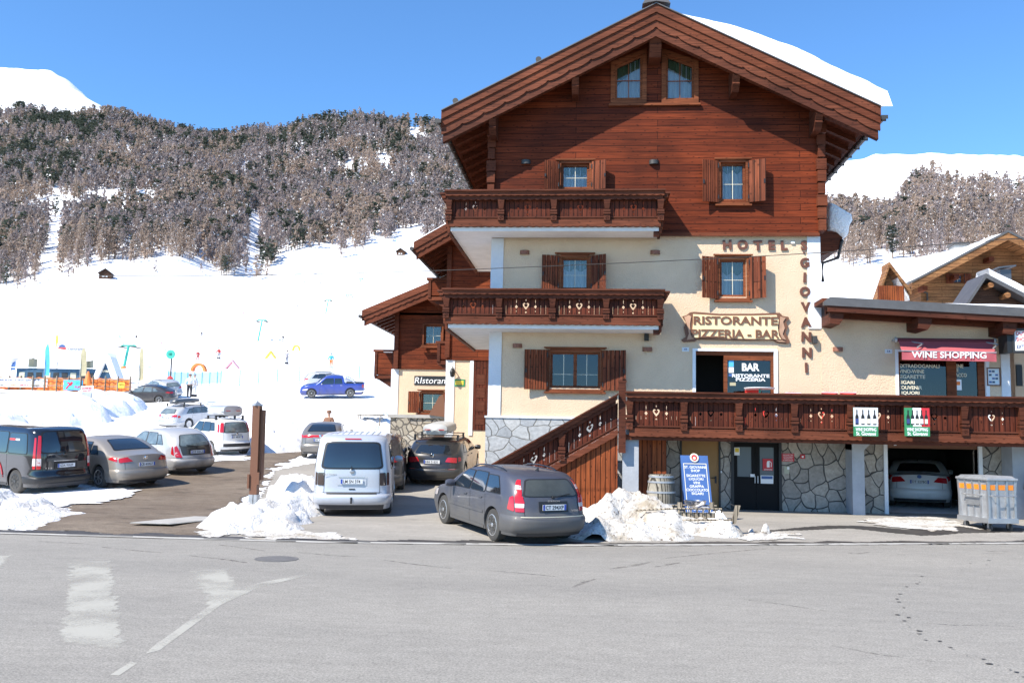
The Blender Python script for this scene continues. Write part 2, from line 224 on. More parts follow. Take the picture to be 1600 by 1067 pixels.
# ------------------------------------------------------------------ objects
ORG = {}
def tag(o, label=None, cat=None, group=None, kind=None):
    for k, v in (('label', label), ('category', cat), ('group', group), ('kind', kind)):
        if v: o[k] = v
    return o
def thing(name, loc, label, cat, rz=0, group=None):
    o = bpy.data.objects.new(name, None); C.objects.link(o); o.location = loc; o.rotation_euler = (0, 0, rz); o.empty_display_size = .2
    ORG[o.name] = Vector(loc); return tag(o, label, cat, group)
def setmats(me, mat):
    for k in (mat if isinstance(mat, (list, tuple)) else [mat]): me.materials.append(M[k])
def link(name, me, parent=None, world=True, loc=None):
    o = bpy.data.objects.new(name, me); C.objects.link(o)
    if parent is not None:
        o.parent = parent; org = ORG.get(parent.name, Vector()); ORG[o.name] = org
        if world and org.length > 0: me.transform(Matrix.Translation(-org))
    elif loc is not None:
        me.transform(Matrix.Translation(-Vector(loc))); o.location = loc; ORG[o.name] = Vector(loc)
    return o
def smooth_angle(me, ang=40):
    bm = bmesh.new(); bm.from_mesh(me); a = R(ang)
    for f in bm.faces: f.smooth = True
    for e in bm.edges: e.smooth = len(e.link_faces) == 2 and e.calc_face_angle(0) < a
    bm.to_mesh(me); bm.free()
class MB:
    def __init__(s): s.v = []; s.f = []; s.m = []; s.mi = 0
    def add(s, vs, fs):
        k = len(s.v); s.v += [tuple(v) for v in vs]; s.f += [tuple(i+k for i in f) for f in fs]; s.m += [s.mi]*len(fs); return s
    def box(s, x0, x1, y0, y1, z0, z1):
        return s.add([(x0, y0, z0), (x1, y0, z0), (x1, y1, z0), (x0, y1, z0), (x0, y0, z1), (x1, y0, z1), (x1, y1, z1), (x0, y1, z1)],
                     [(3, 2, 1, 0), (4, 5, 6, 7), (0, 1, 5, 4), (1, 2, 6, 5), (2, 3, 7, 6), (3, 0, 4, 7)])
    def rbox(s, c, size, rot):                    # box turned by a matrix
        k = len(s.v); hx, hy, hz = (q/2 for q in size); s.box(-hx, hx, -hy, hy, -hz, hz)
        for i in range(k, len(s.v)): s.v[i] = tuple(rot @ Vector(s.v[i])+Vector(c))
        return s
    def prism(s, pts, y0, y1):                    # outline in x,z pushed along y
        n = len(pts); a = sum(pts[i][0]*pts[(i+1) % n][1]-pts[(i+1) % n][0]*pts[i][1] for i in range(n))
        if a < 0: pts = pts[::-1]
        return s.add([(x, y0, z) for x, z in pts]+[(x, y1, z) for x, z in pts], [tuple(range(n)), tuple(range(2*n-1, n-1, -1))]+[((i+1) % n, i, i+n, (i+1) % n+n) for i in range(n)])
    def tube(s, pts, r, n=8, cap=True):
        pts = [Vector(p) for p in pts]; rr = r if isinstance(r, (list, tuple)) else [r]*len(pts); k = len(s.v); vs = []
        for i, p in enumerate(pts):
            d = (pts[min(i+1, len(pts)-1)]-pts[max(i-1, 0)]).normalized(); a = d.orthogonal().normalized() if abs(d.z) > .99 else d.cross(Vector((0, 0, 1))).normalized(); bb = d.cross(a)
            vs += [p+(a*math.cos(2*math.pi*j/n)+bb*math.sin(2*math.pi*j/n))*rr[i] for j in range(n)]
        fs = [(i*n+j, i*n+(j+1) % n, (i+1)*n+(j+1) % n, (i+1)*n+j) for i in range(len(pts)-1) for j in range(n)]
        if cap: fs += [tuple(range(n))[::-1], tuple(range((len(pts)-1)*n, len(pts)*n))]
        return s.add(vs, fs)
    def lathe(s, prof, n=24, c=(0, 0, 0), axis='z'):  # profile of (radius, height)
        vs = []
        for r_, h in prof:
            for j in range(n):
                a = 2*math.pi*j/n; q = (r_*math.cos(a), r_*math.sin(a), h)
                if axis == 'y': q = (q[0], q[2], q[1])
                if axis == 'x': q = (q[2], q[0], q[1])
                vs.append((q[0]+c[0], q[1]+c[1], q[2]+c[2]))
        m = len(prof); fs = [(i*n+j, i*n+(j+1) % n, (i+1)*n+(j+1) % n, (i+1)*n+j) for i in range(m-1) for j in range(n)]
        fs += [tuple(range(n))[::-1], tuple(range((m-1)*n, m*n))]
        return s.add(vs, fs)
    def grid(s, fn, nu, nv):
        return s.add([fn(i/nu, j/nv) for i in range(nu+1) for j in range(nv+1)], [(i*(nv+1)+j, (i+1)*(nv+1)+j, (i+1)*(nv+1)+j+1, i*(nv+1)+j+1) for i in range(nu) for j in range(nv)])
    def mp(s, fn): s.v = [tuple(fn(Vector(v))) for v in s.v]; return s
    def mesh(s, name, mat, sm=None, bevel=0):
        me = bpy.data.meshes.new(name); me.from_pydata(s.v, [], s.f); me.update(); setmats(me, mat)
        if max(s.m, default=0): me.polygons.foreach_set('material_index', s.m)
        if bevel or sm == 'fix':
            bm = bmesh.new(); bm.from_mesh(me); bmesh.ops.remove_doubles(bm, verts=bm.verts, dist=1e-4)
            bmesh.ops.recalc_face_normals(bm, faces=bm.faces)
            if bevel: bmesh.ops.bevel(bm, geom=[e for e in bm.edges if e.calc_face_angle(0) > .5], offset=bevel, segments=2, profile=.6, affect='EDGES')
            bm.to_mesh(me); bm.free()
        if sm: smooth_angle(me, 40 if sm == 'fix' else sm)
        return me
    def build(s, name, mat, parent=None, world=True, sm=None, bevel=0, loc=None): return link(name, s.mesh(name, mat, sm, bevel), parent, world, loc)
dg = None
def curve_mesh(cu):
    o = bpy.data.objects.new('tmp', cu); C.objects.link(o); d = bpy.context.evaluated_depsgraph_get(); d.update()
    me = bpy.data.meshes.new_from_object(o.evaluated_get(d)); vs = [tuple(v.co) for v in me.vertices]; fs = [tuple(p.vertices) for p in me.polygons]
    bpy.data.objects.remove(o); bpy.data.curves.remove(cu); bpy.data.meshes.remove(me); return vs, fs
def plate(mb, loops, y0, y1):                     # outline with cut-outs, in x,z, from y0 to y1
    cu = bpy.data.curves.new('c', 'CURVE'); cu.dimensions = '2D'; cu.fill_mode = 'BOTH'; cu.extrude = (y1-y0)/2
    for L in loops:
        sp = cu.splines.new('POLY'); sp.points.add(len(L)-1); sp.use_cyclic_u = True
        for i, (x, z) in enumerate(L): sp.points[i].co = (x, z, 0, 1)
    vs, fs = curve_mesh(cu); return mb.add([(x, (y0+y1)/2-z, y) for x, y, z in vs], fs)
def text(mb, s, cx, cz, y, wd=None, ht=None, depth=.012, bold=.0, align='C', space=1, size=None):
    cu = bpy.data.curves.new('t', 'FONT'); cu.body = s; cu.size = 1; cu.extrude = .5; cu.offset = bold; cu.space_character = space; cu.resolution_u = 3
    vs, fs = curve_mesh(cu)
    if not vs: return mb
    a = np.array(vs); lo = a.min(0); hi = a.max(0); W, H_ = hi[0]-lo[0], hi[1]-lo[1]
    sx = (wd/W if wd else None); sz = (ht/H_ if ht else None); sx = sx or sz; sz = sz or sx
    x = (a[:, 0]-lo[0]-(W/2 if align == 'C' else 0))*sx+cx; z = (a[:, 1]-lo[1]-H_/2)*sz+cz; yy = y-(a[:, 2]+.5)*depth
    return mb.add(list(zip(x, yy, z)), fs)
def heart(cx, cz, s):
    pts = []
    for i in range(24):
        a = 2*math.pi*i/24; pts.append((cx+s*math.sin(a)**3*.95, cz+s*(13*math.cos(a)-5*math.cos(2*a)-2*math.cos(3*a)-math.cos(4*a))/16))
    return pts
def vheart(cx, cz, s):                            # the curled open heart sawn in the balcony boards
    o = [(0, -1), (.45, -.45), (.8, .1), (.85, .5), (.65, .8), (.35, .85), (.15, .7), (.2, .5), (.4, .55), (.5, .4), (.42, .1), (0, -.35), (-.42, .1), (-.5, .4), (-.4, .55), (-.2, .5), (-.15, .7), (-.35, .85), (-.65, .8), (-.85, .5), (-.8, .1), (-.45, -.45)]
    return [(cx+x*s, cz+z*s) for x, z in o]
def diamond(cx, cz, w, h): return [(cx, cz-h), (cx+w, cz), (cx, cz+h), (cx-w, cz)]
def rect(x0, x1, z0, z1): return [(x0, z0), (x1, z0), (x1, z1), (x0, z1)]
# ------------------------------------------------------------------ terrain
NEAR = [(0, 0), (18, 0), (20.5, .11), (24, .17), (27, .32), (31, .6), (35, .9), (41, 1.25), (50, 1.8), (58, 2.3), (65, 3.2), (72, 4.3), (79, 5.5)]
def col(px, far, near=NEAR):
    L = list(near)+[(Y, P(px, py, Y=Y).z) for Y, py in far]; q = P(px, 678, Y=1)
    L.append((L[-1][0]*1.6, L[-1][1]*.8)); L.append((6000, 0)); a = np.array(L); return q.x, a[:, 0], a[:, 1]
HOT = [(0, 0), (18.5, 0), (21, .12), (24, .16), (27, .19), (34, .25), (60, 1.5), (90, 4)]
COLS = [col(-700, [(120, 575), (300, 480), (500, 400), (1000, 260), (1300, 200)]),
        col(-60, [(120, 585), (200, 552), (300, 505), (400, 462), (450, 448), (700, 330), (1000, 215), (1150, 176), (1350, 172), (2100, 106)]),
        col(0, [(120, 585), (200, 552), (300, 505), (400, 462), (450, 445), (700, 330), (1000, 215), (1150, 172), (1350, 170), (2100, 108)]),
        col(35, [(120, 584), (200, 551), (300, 503), (400, 458), (450, 441), (700, 328), (1000, 215), (1150, 178), (1350, 174), (2100, 111)]),
        col(70, [(120, 583), (200, 549), (300, 500), (400, 452), (460, 432), (700, 326), (1000, 212), (1150, 184), (1350, 180), (2100, 131)]),
        col(130, [(120, 580), (200, 545), (300, 490), (400, 435), (470, 412), (700, 320), (1100, 188), (1350, 186), (2100, 173)]),
        col(250, [(120, 578), (200, 545), (300, 502), (420, 440), (480, 405), (750, 302), (1150, 212)]),
        col(345, [(120, 576), (160, 560), (280, 528), (400, 482), (500, 428), (750, 308), (1150, 224), (1600, 206)]),
        col(400, [(120, 575), (160, 562), (270, 533), (390, 488), (480, 448), (560, 412), (800, 320), (1150, 212)]),
        col(470, [(120, 576), (160, 562), (270, 533), (390, 490), (480, 449), (590, 385), (850, 300), (1150, 193)]),
        col(540, [(120, 577), (160, 563), (270, 533), (390, 492), (480, 450), (600, 388), (850, 300), (1150, 190)]),
        col(640, [(120, 577), (270, 531), (480, 446), (620, 374), (850, 300), (1150, 198)]),
        col(740, [(120, 577), (270, 530), (480, 445), (620, 370), (850, 300), (1150, 222)]),
        col(800, [(120, 577), (270, 530), (480, 445), (620, 370), (850, 300), (1150, 240)], HOT),
        col(1100, [(120, 560), (270, 500), (480, 430), (650, 360), (900, 320), (1200, 290)], HOT),
        col(1300, [(150, 515), (250, 470), (400, 420), (600, 355), (850, 305), (1100, 285), (1700, 256)], HOT),
        col(1380, [(150, 515), (250, 470), (400, 418), (600, 350), (850, 308), (1100, 285), (1700, 246)], HOT),
        col(1480, [(150, 515), (250, 470), (400, 416), (600, 345), (850, 285), (1100, 272), (1700, 238)], HOT),
        col(1600, [(150, 515), (250, 470), (400, 412), (600, 345), (850, 290), (1100, 278), (1700, 246)], HOT),
        col(2400, [(150, 515), (250, 470), (400, 420), (600, 360), (850, 310), (1700, 290)], HOT)]
CA = np.array([c[0] for c in COLS])
EX, EY = [-40, -11.76, -5.2, -.27, 4.5, 9.43, 14, 40], [17.9, 17.9, 17.9, 18.6, 19.9, 21.4, 22.6, 24]
def hterr(x, y, rough=True):
    y_ = max(y, 1); ysh = y
    if y < 31: ysh = y-(float(np.interp(x, EX, EY))-17.9)*min(1, max(0, (31-y)/9))
    a = min(max(x/y_, CA[0]), CA[-1]-1e-6); i = int(np.searchsorted(CA, a, side='right'))-1; i = min(max(i, 0), len(COLS)-2)
    t = (a-CA[i])/(CA[i+1]-CA[i]); t = t if y < 95 or y > 1300 else t*t*(3-2*t)
    z = (1-t)*np.interp(ysh, COLS[i][1], COLS[i][2])+t*np.interp(ysh, COLS[i+1][1], COLS[i+1][2])
    if rough:
        z += mnoise.noise(Vector((x*.012, y*.012, 3)))*min(9, max(0, (y-350)*.02))+mnoise.noise(Vector((x*.05, y*.05, 8)))*min(3.5, max(0, (y-300)*.008))
        z += mnoise.noise(Vector((x*.12, y*.12, 1)))*min(.35, max(0, (y-45)*.01))
        if x < -3 and y > 34: z += .12*max(0, mnoise.noise(Vector((x*.8, y*.5, 5))))*min(1, (y-34)/6)
    return float(z)
def G(px, py, y0=12, y1=3000):                    # where a sight line meets the ground
    d = fw*FOC+rt*(px-800)-up*(py-533.5); a = None; y = y0
    while y < y1:
        x = d.x/d.y*y; z = d.z/d.y*y+CH
        if z < hterr(x, y): break
        a = y; y *= 1.01
    if a is None: a = y/1.01
    lo, hi = a, y
    for _ in range(20):
        mid = (lo+hi)/2
        if d.z/d.y*mid+CH < hterr(d.x/d.y*mid, mid): hi = mid
        else: lo = mid
    return Vector((d.x/d.y*lo, lo, hterr(d.x/d.y*lo, lo)))
def on(x, y): return Vector((x, y, hterr(x, y)))
def terrain():
    A = np.concatenate([np.linspace(-3.0, CA[1], 26)[:-1], np.linspace(CA[1], .75, 330), np.linspace(.75, 3, 20)[1:]])
    Y = np.concatenate([np.linspace(9, 90, 150), np.geomspace(90, 2600, 190)[1:]])
    vs = [(a*y, y, hterr(a*y, y)-(.06 if y < np.interp(a*y, EX, EY)+1 else .0)) for y in Y for a in A]; n = len(A)
    fs = [(i*n+j, i*n+j+1, (i+1)*n+j+1, (i+1)*n+j) for i in range(len(Y)-1) for j in range(n-1)]
    mb = MB(); mb.add(vs, fs); me = mb.mesh('snowy_ground', ['snow_field', 'snow_far'])
    far = np.array([0 if Y[k//(n-1)] < 100 else 1 for k in range(len(fs))], dtype=np.int32); me.polygons.foreach_set('material_index', far)
    me.polygons.foreach_set('use_smooth', [True]*len(fs)); tag(link('mountain_terrain', me), kind='structure')
terrain()
def inpoly(x, y, pg):
    c = False; n = len(pg)
    for i in range(n):
        x1, y1 = pg[i]; x2, y2 = pg[(i+1) % n]
        if (y1 > y) != (y2 > y) and x < (x2-x1)*(y-y1)/(y2-y1)+x1: c = not c
    return c
def sheet(name, poly, mat, lift, step=.2, jag=.35, seed=0, kind='structure', js=1.3):
    xs = [p[0] for p in poly]; ys = [p[1] for p in poly]; x0, y0 = min(xs)-1, min(ys)-1; nx = int((max(xs)+1-x0)/step); ny = int((max(ys)+1-y0)/step)
    keep = {}; vs = []; fs = []
    def vid(i, j):
        if (i, j) not in keep: keep[(i, j)] = len(vs); x, y = x0+i*step, y0+j*step; vs.append((x, y, hterr(x, y)+lift))
        return keep[(i, j)]
    for i in range(nx):
        for j in range(ny):
            x, y = x0+(i+.5)*step, y0+(j+.5)*step; v = Vector((x*js, y*js, seed))
            if inpoly(x+jag*mnoise.noise(v), y+jag*mnoise.noise(v+Vector((9, 9, 0))), poly): fs.append((vid(i, j), vid(i+1, j), vid(i+1, j+1), vid(i, j+1)))
    me = MB().add(vs, fs).mesh(name, mat); me.polygons.foreach_set('use_smooth', [True]*len(fs)); return tag(link(name, me), kind=kind)
def gp(L): return [tuple(G(x, y)[:2]) for x, y in L]
# road: the near edge of the verge runs through these points
edge = [P(x, y, z=0) for x, y in [(-500, 818), (0, 834), (250, 841), (500, 848), (900, 853), (1250, 851.5), (1600, 849.5), (2300, 842)]]
rp = [(-90, edge[0].y)]+[(p.x, p.y) for p in edge]+[(90, edge[-1].y+3)]
vs = [(x, y, .004) for x, y in rp]+[(x, -60, .004) for x, y in rp]; n = len(rp)
tag(MB().add(vs, [(i, i+n, i+n+1, i+1) for i in range(n-1)]).build('road', 'asphalt'), kind='structure')
# the concrete lip and wet gutter along the road
gl = []
for x, y in rp[1:-1]: gl.append((x, y))
vs = [(x, y-.05, .012) for x, y in gl]+[(x, y+.06, .03) for x, y in gl]; n = len(gl)
tag(MB().add(vs, [(i+n, i, i+1, i+1+n) for i in range(n-1)]).build('kerb_line', 'concrete'), kind='structure')
vs = [(x, y+.065, .0) for x, y in gl]+[(x, y+.065, .02) for x, y in gl]+[(x, y+.9+.3*math.sin(x), hterr(x, y+.9)+.022) for x, y in gl]
sheet('car_park', [(-30, 17.8)]+[(p[0], p[1]-.02) for p in gl if p[0] > -25]+[(40, 27.5), (-2.5, 27.5), (-2.5, 33.5), (-5, 38), (-7, 43), (-9.5, 42)]+gp([(430, 735), (400, 790), (330, 815), (300, 835)]), 'apron', .016, .14, .03, 3)
sheet('dirt_track', gp([(60, 828), (110, 790), (200, 765), (270, 728), (330, 712), (400, 706), (470, 690), (470, 712), (425, 732), (415, 760), (350, 800), (320, 838), (180, 837)]), 'dirt', .02, .14, .5, 5)
sheet('wet_gutter', [(p[0], p[1]+.07) for p in gl]+[(p[0], p[1]+.45+.3*mnoise.noise(Vector((p[0]*.5, 0, 0)))) for p in gl[::-1]], 'wet', .026, .08, .25, 8)
sheet('meltwater', gp([(1180, 832), (1260, 824), (1330, 822), (1420, 828), (1500, 824), (1598, 826), (1598, 832), (1500, 834), (1440, 838), (1400, 834), (1330, 827), (1260, 829)]), 'wet', .024, .07, .12, 4)
for k, (L, lf) in enumerate([([(1340, 812), (1450, 808), (1520, 822), (1500, 832), (1430, 829), (1370, 822)], .035), ([(215, 700), (300, 716), (230, 745), (160, 760), (60, 775), (90, 765), (170, 742), (210, 722)], .04), ([(310, 712), (390, 708), (385, 720), (330, 722)], .04),
                             ([(120, 762), (215, 768), (205, 778), (130, 790), (20, 800), (40, 780)], .05), ([(218, 738), (262, 742), (250, 750), (220, 752)], .05), ([(1150, 838), (1230, 832), (1262, 845), (1160, 847)], .03), ([(300, 838), (330, 826), (480, 828), (560, 846), (400, 842)], .034)]):
    sheet('snow_patch', gp(L), 'snow_dirty' if k in (0, 5, 6) else 'snow_field', lf, .07, .45, 20+k, 'structure', 2.2)
def ground_strip(name, L, mat, lift=.010, kind='structure', y0=8):   # thin painted figure on the flat road
    pts = [P(x, y, z=0) for x, y in L]; n = len(pts); me = MB().add([(p.x, p.y, lift) for p in pts], [tuple(range(n))]).mesh(name, mat)
    return tag(link(name, me), kind=kind)
def rough_mark(name, L, seed): sheet(name, [tuple(P(x, y, z=0)[:2]) for x, y in L], 'worn_paint', .0, .035, .12, seed, js=7).location.z = .007
rough_mark('crossing_stripe', [(113, 876), (172, 877), (190, 1015), (97, 1003)], 71)
rough_mark('crossing_stripe', [(-30, 905), (-10, 868), (12, 868), (-12, 905)], 72)
rough_mark('road_marking', [(300, 892), (352, 889), (378, 928), (330, 948)], 73)
ground_strip('road_marking', [(228, 1022), (236, 1013), (330, 945), (400, 912), (478, 897), (482, 899), (405, 918), (346, 945), (250, 1016)], 'worn_paint', .0075)
ground_strip('road_marking', [(172, 1055), (205, 1034), (214, 1037), (186, 1056)], 'worn_paint', .007)
def track(pts, wd, lift=.0065):
    q = [P(x, y, z=0) for x, y in pts]; vs = []
    for i, p in enumerate(q):
        d = (q[min(i+1, len(q)-1)]-q[max(i-1, 0)]); d.normalize(); nrm = Vector((-d.y, d.x, 0)); k = wd*(.35+.65*math.sin(math.pi*(i+.3)/(len(q)-.4)))
        vs += [(*(p+nrm*k)[:2], lift), (*(p-nrm*k)[:2], lift)]
    return vs, [(2*i, 2*i+1, 2*i+3, 2*i+2) for i in range(len(q)-1)]
mb = MB()
for L, wd in [([(60, 846), (140, 850)], .05), ([(160, 855), (210, 860), (255, 864)], .04), ([(295, 868), (350, 874), (385, 879)], .05), ([(340, 851), (380, 856), (415, 861)], .04), ([(465, 863), (520, 868), (560, 870)], .04),
              ([(600, 875), (650, 882), (705, 888)], .04), ([(760, 891), (820, 896), (868, 901)], .035), ([(953, 889), (990, 884), (1020, 877)], .06), ([(1022, 886), (1045, 882), (1062, 879)], .05), ([(1040, 872), (1100, 866), (1200, 857)], .04),
              ([(895, 918), (912, 910), (930, 905)], .04), ([(1325, 864), (1340, 865), (1358, 863)], .06), ([(1402, 866), (1415, 867)], .05), ([(1535, 860), (1555, 862), (1575, 862)], .06), ([(1535, 864), (1570, 865)], .04), ([(1440, 973), (1490, 977), (1540, 977), (1592, 979)], .022),
              ([(1170, 938), (1220, 944), (1290, 955)], .02), ([(1300, 1009), (1380, 1024), (1460, 1034)], .02), ([(580, 850), (640, 843), (760, 838)], .03)]: mb.add(*track(L, wd))
tag(mb.build('tyre_marks', 'tyre_mark'), kind='structure')
mb = MB(); random.seed(3)
for i in range(34):                               # melting lumps along an old tyre track
    t = i/33; px = 1590-30*i if i < 12 else 1470; cx = [1590, 1520, 1450, 1415, 1405, 1412, 1440, 1490, 1560, 1600]; cy = [872, 882, 898, 920, 945, 968, 992, 1015, 1040, 1056]
    f = t*9; k = min(8, int(f)); px = cx[k]+(cx[k+1]-cx[k])*(f-k)+random.uniform(-9, 9); py = cy[k]+(cy[k+1]-cy[k])*(f-k)+random.uniform(-3, 3); p = P(px, py, z=0); s_ = random.uniform(.008, .028)
    mb.add([(p.x+s_*math.cos(a)*1.4*random.uniform(.7, 1.2), p.y+s_*math.sin(a)*random.uniform(.7, 1.2), .013) for a in [k2*math.pi/4 for k2 in range(8)]], [tuple(range(8))])
tag(mb.build('wet_prints', 'wet'), kind='structure')
p = P(432, 873.5, z=0); mh = MB(); mh.lathe([(.36, .004), (.36, .012), (.33, .013), (.32, .010), (.30, .013)], 40, (p.x, p.y, 0)); pm('iron_cover', (.13, .125, .12), .7, .1, var=.2, vscale=8); o = mh.build('manhole_cover', 'iron_cover', sm=40, loc=(p.x, p.y, 0)); tag(o, 'round iron manhole cover set flush in the grey road', 'manhole cover')
# drain plates by the dirt track
p = G(285, 815); mb = MB().prism([(-.45, 0), (.45, 0), (.42, .02), (-.42, .02)], -.9, .9); mb.mp(lambda v: Vector((p.x+v.x+v.y*.35, p.y+v.y, p.z+v.z+.03))); tag(mb.build('concrete_slab', 'concrete', loc=p), 'flat pale concrete slab half buried in the dirt track', 'slab')
# snow heaps ---------------------------------------------------------------
def heap(name, spine, mat, label, seed, step=.09, amp=.28, fr=1.8, cat='snow pile', edge=.06):
    """spine: (x, y, radius, height) blobs; the heap is their envelope roughened by lumps"""
    x0 = min(s[0]-s[2] for s in spine); x1 = max(s[0]+s[2] for s in spine); y0 = min(s[1]-s[2] for s in spine); y1 = max(s[1]+s[2] for s in spine)
    nx, ny = int((x1-x0)/step)+2, int((y1-y0)/step)+2; vid = {}; vs = []; fs = []; Hh = {}
    for i in range(nx+1):
        for j in range(ny+1):
            x, y = x0+i*step, y0+j*step; q = Vector((x*fr, y*fr, seed)); wx = x+.25*mnoise.noise(q*.9); wy = y+.25*mnoise.noise(q*.9+Vector((5, 7, 0))); h = 0
            for sx, sy, r_, hh in spine:
                d = math.hypot(wx-sx, wy-sy)/r_
                if d < 1: h = max(h, hh*(1-d*d)**.8)
            if h > 0:
                lump = mnoise.fractal(q*1.3, 1, 2, 4)*amp+abs(mnoise.noise(q*3.2))*amp*.5+mnoise.noise(q*8)*amp*.18
                h = h*(1+lump*1.1)+lump*min(h, .25)
            Hh[(i, j)] = max(h, 0)
    def V_(i, j):
        if (i, j) not in vid:
            x, y = x0+i*step, y0+j*step; h = Hh[(i, j)]; vid[(i, j)] = len(vs); jx = mnoise.noise(Vector((x*5, y*5, seed+3)))*step*.9*min(1, h*4); vs.append((x+jx, y+jx, hterr(x, y)+h-.03 if h > 0 else hterr(x, y)-.05))
        return vid[(i, j)]
    for i in range(nx):
        for j in range(ny):
            if max(Hh[(i, j)], Hh[(i+1, j)], Hh[(i, j+1)], Hh[(i+1, j+1)]) > .015: fs.append((V_(i, j), V_(i+1, j), V_(i+1, j+1), V_(i, j+1)))
    me = MB().add(vs, fs).mesh(name, mat); me.polygons.foreach_set('use_smooth', [True]*len(fs)); s0 = spine[0]; o = link(name, me, loc=(s0[0], s0[1], hterr(s0[0], s0[1])))
    return tag(o, label, cat, 'shovelled snow heaps')
def S3(px, py, r_, h): g = G(px, py); return (g.x, g.y, r_, h)
heap('snow_pile', [S3(380, 822, .95, .42), S3(420, 818, .95, .40), S3(448, 805, .95, .46), S3(463, 792, .95, .58), S3(350, 832, .5, .2), S3(470, 776, .9, .62), S3(398, 814, 1.0, .42), S3(438, 828, .5, .18)], 'snow_pile', 'white snow pile at the brown post, left of the silver van', 1)
g = G(1015, 822)
heap('snow_pile', [S3(980, 812, .8, .70), S3(945, 822, .85, .58), S3(1000, 822, .95, .60), S3(1050, 830, .75, .42), S3(1095, 833, .6, .34), S3(1130, 836, .5, .28), S3(935, 838, .7, .30), S3(985, 838, .7, .34), S3(1040, 840, .55, .24), S3(922, 830, .6, .28), S3(908, 838, .5, .18)], 'snow_dirty', 'dirty snow pile below the stairs beside the wooden barrel', 2)
heap('snow_lump', [S3(1187, 834, .17, .26), S3(1180, 838, .25, .1)], 'snow_dirty', 'small dirty snow lump right of the sledge', 3, .04, .2, 4, 'snow lump')
heap('snow_pile', [S3(15, 800, 1.2, .35), S3(-60, 800, 1.5, .55), S3(60, 805, 1.0, .2), S3(10, 812, 1.2, .22)], 'snow_pile', 'low white snow pile in front of the black van', 4)
heap('snow_bank', [S3(60, 662, 3, 1.5), S3(100, 658, 3, 1.7), S3(140, 648, 3, 1.7), S3(172, 640, 2.6, 1.4), S3(20, 665, 2.6, 1.3)], 'snow', 'large white snow bank behind the black van and beige car', 5, .16, .15, .7)
heap('snow_bank', [S3(5, 692, 1.8, 1.0), S3(-20, 690, 2.4, 1.6)], 'snow', 'snow bank at the left edge beyond the black van', 6, .14, .15, .8)
heap('snow_bank', [S3(425, 702, 2.0, .9), S3(400, 704, 1.6, .7), S3(440, 685, 2.0, .9), S3(425, 680, 2.4, 1.1), S3(390, 694, 2.2, .7)], 'snow', 'rounded snow bank between the brown post and the bronze hatchback', 7, .14, .2, .9)
heap('snow_pile', [S3(640, 708, 1.3, .9), S3(628, 690, 1.4, .9), S3(660, 712, .8, .5)], 'snow_pile', 'snow pile against the rubble wall behind the dark cars', 9, .1, .2, 1.2)
heap('snow_bank', [S3(560, 672, 2.2, .7), S3(590, 668, 2.4, .8), S3(530, 668, 2.2, .6)], 'snow', 'lumpy snow bank with a bench on top behind the bronze hatchback', 10, .14, .35, 1.1)
# ------------------------------------------------------------------ hotel
Y0 = 27.0
hotel = thing('hotel', (1.76, 27, .15), 'tall wood and stucco hotel with snow on its wide gable roof', 'hotel')
GSL = .505; XR, ZR = 1.76, 14.35                   # ridge, underside of roof boards at front
def zr(x, off=0): return ZR-abs(x-XR)*GSL+off
def BW(name, mat, *bs, parent=hotel, bevel=0):
    mb = MB()
    for b_ in bs: mb.box(*b_)
    return mb.build(name, mat, parent, bevel=bevel)
DEPTH = 41
# lower storeys: facade with openings left for door and windows, then side and back walls
def wall_open(mb, x0, x1, z0, z1, y0, y1, holes): plate(mb, [rect(x0, x1, z0, z1)]+[rect(*h) for h in holes], y0, y1)
win2 = [(-.92, -.10, 6.45, 7.41), (3.68, 4.44, 6.26, 7.37)]; win1 = [(-1.2, .26, 3.56, 4.62)]; door_h = (2.97, 5.22, 2.52, 4.70)
mb = MB(); wall_open(mb, -2.98, 6.52, 2.69, 8.07, Y0, Y0+.35, win2+win1+[(door_h[0], door_h[1], 2.695, door_h[3])]); mb.box(-2.98, -2.63, 27.35, DEPTH, 2.69, 8.07); mb.box(6.17, 6.52, 27.35, DEPTH, 2.69, 8.07); mb.box(-2.63, 6.17, DEPTH-.3, DEPTH, .1, 8.07)
mb.build('stucco_wall', 'stucco', hotel)
BW('stone_base', 'slate', (-3.05, 1.0, 26.93, 27.35, -.3, 2.69), (-3.05, -2.7, 27.35, DEPTH, -.3, 2.69), (6.17, 6.52, 27.35, DEPTH, -.3, 2.69))
BW('pilaster', 'white_stucco', (-3.0, -2.63, 26.965, 27.0, 2.69, 7.97), (-3.0, -2.98, 27.0, 27.8, 2.69, 7.97))
BW('pilaster', 'white_stucco', (6.17, 6.54, 26.965, 27.0, 5.35, 8.03))
BW('base_ledge', 'white_stucco', (-3.08, .78, 26.9, 27.0, 2.66, 2.72))
# boxes coloured near black to stand for unlit rooms behind the openings
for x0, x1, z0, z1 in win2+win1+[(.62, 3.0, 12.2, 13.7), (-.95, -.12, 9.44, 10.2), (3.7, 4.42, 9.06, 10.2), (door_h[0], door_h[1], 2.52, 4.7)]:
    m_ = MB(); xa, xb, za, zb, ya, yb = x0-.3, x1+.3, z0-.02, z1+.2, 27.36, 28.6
    m_.add([(xa, ya, za), (xb, ya, za), (xb, yb, za), (xa, yb, za), (xa, ya, zb), (xb, ya, zb), (xb, yb, zb), (xa, yb, zb)], [(0, 1, 2, 3), (4, 7, 6, 5), (3, 2, 6, 7), (0, 3, 7, 4), (1, 5, 6, 2)]); m_.build('dark_backing', 'interior_shade', hotel)
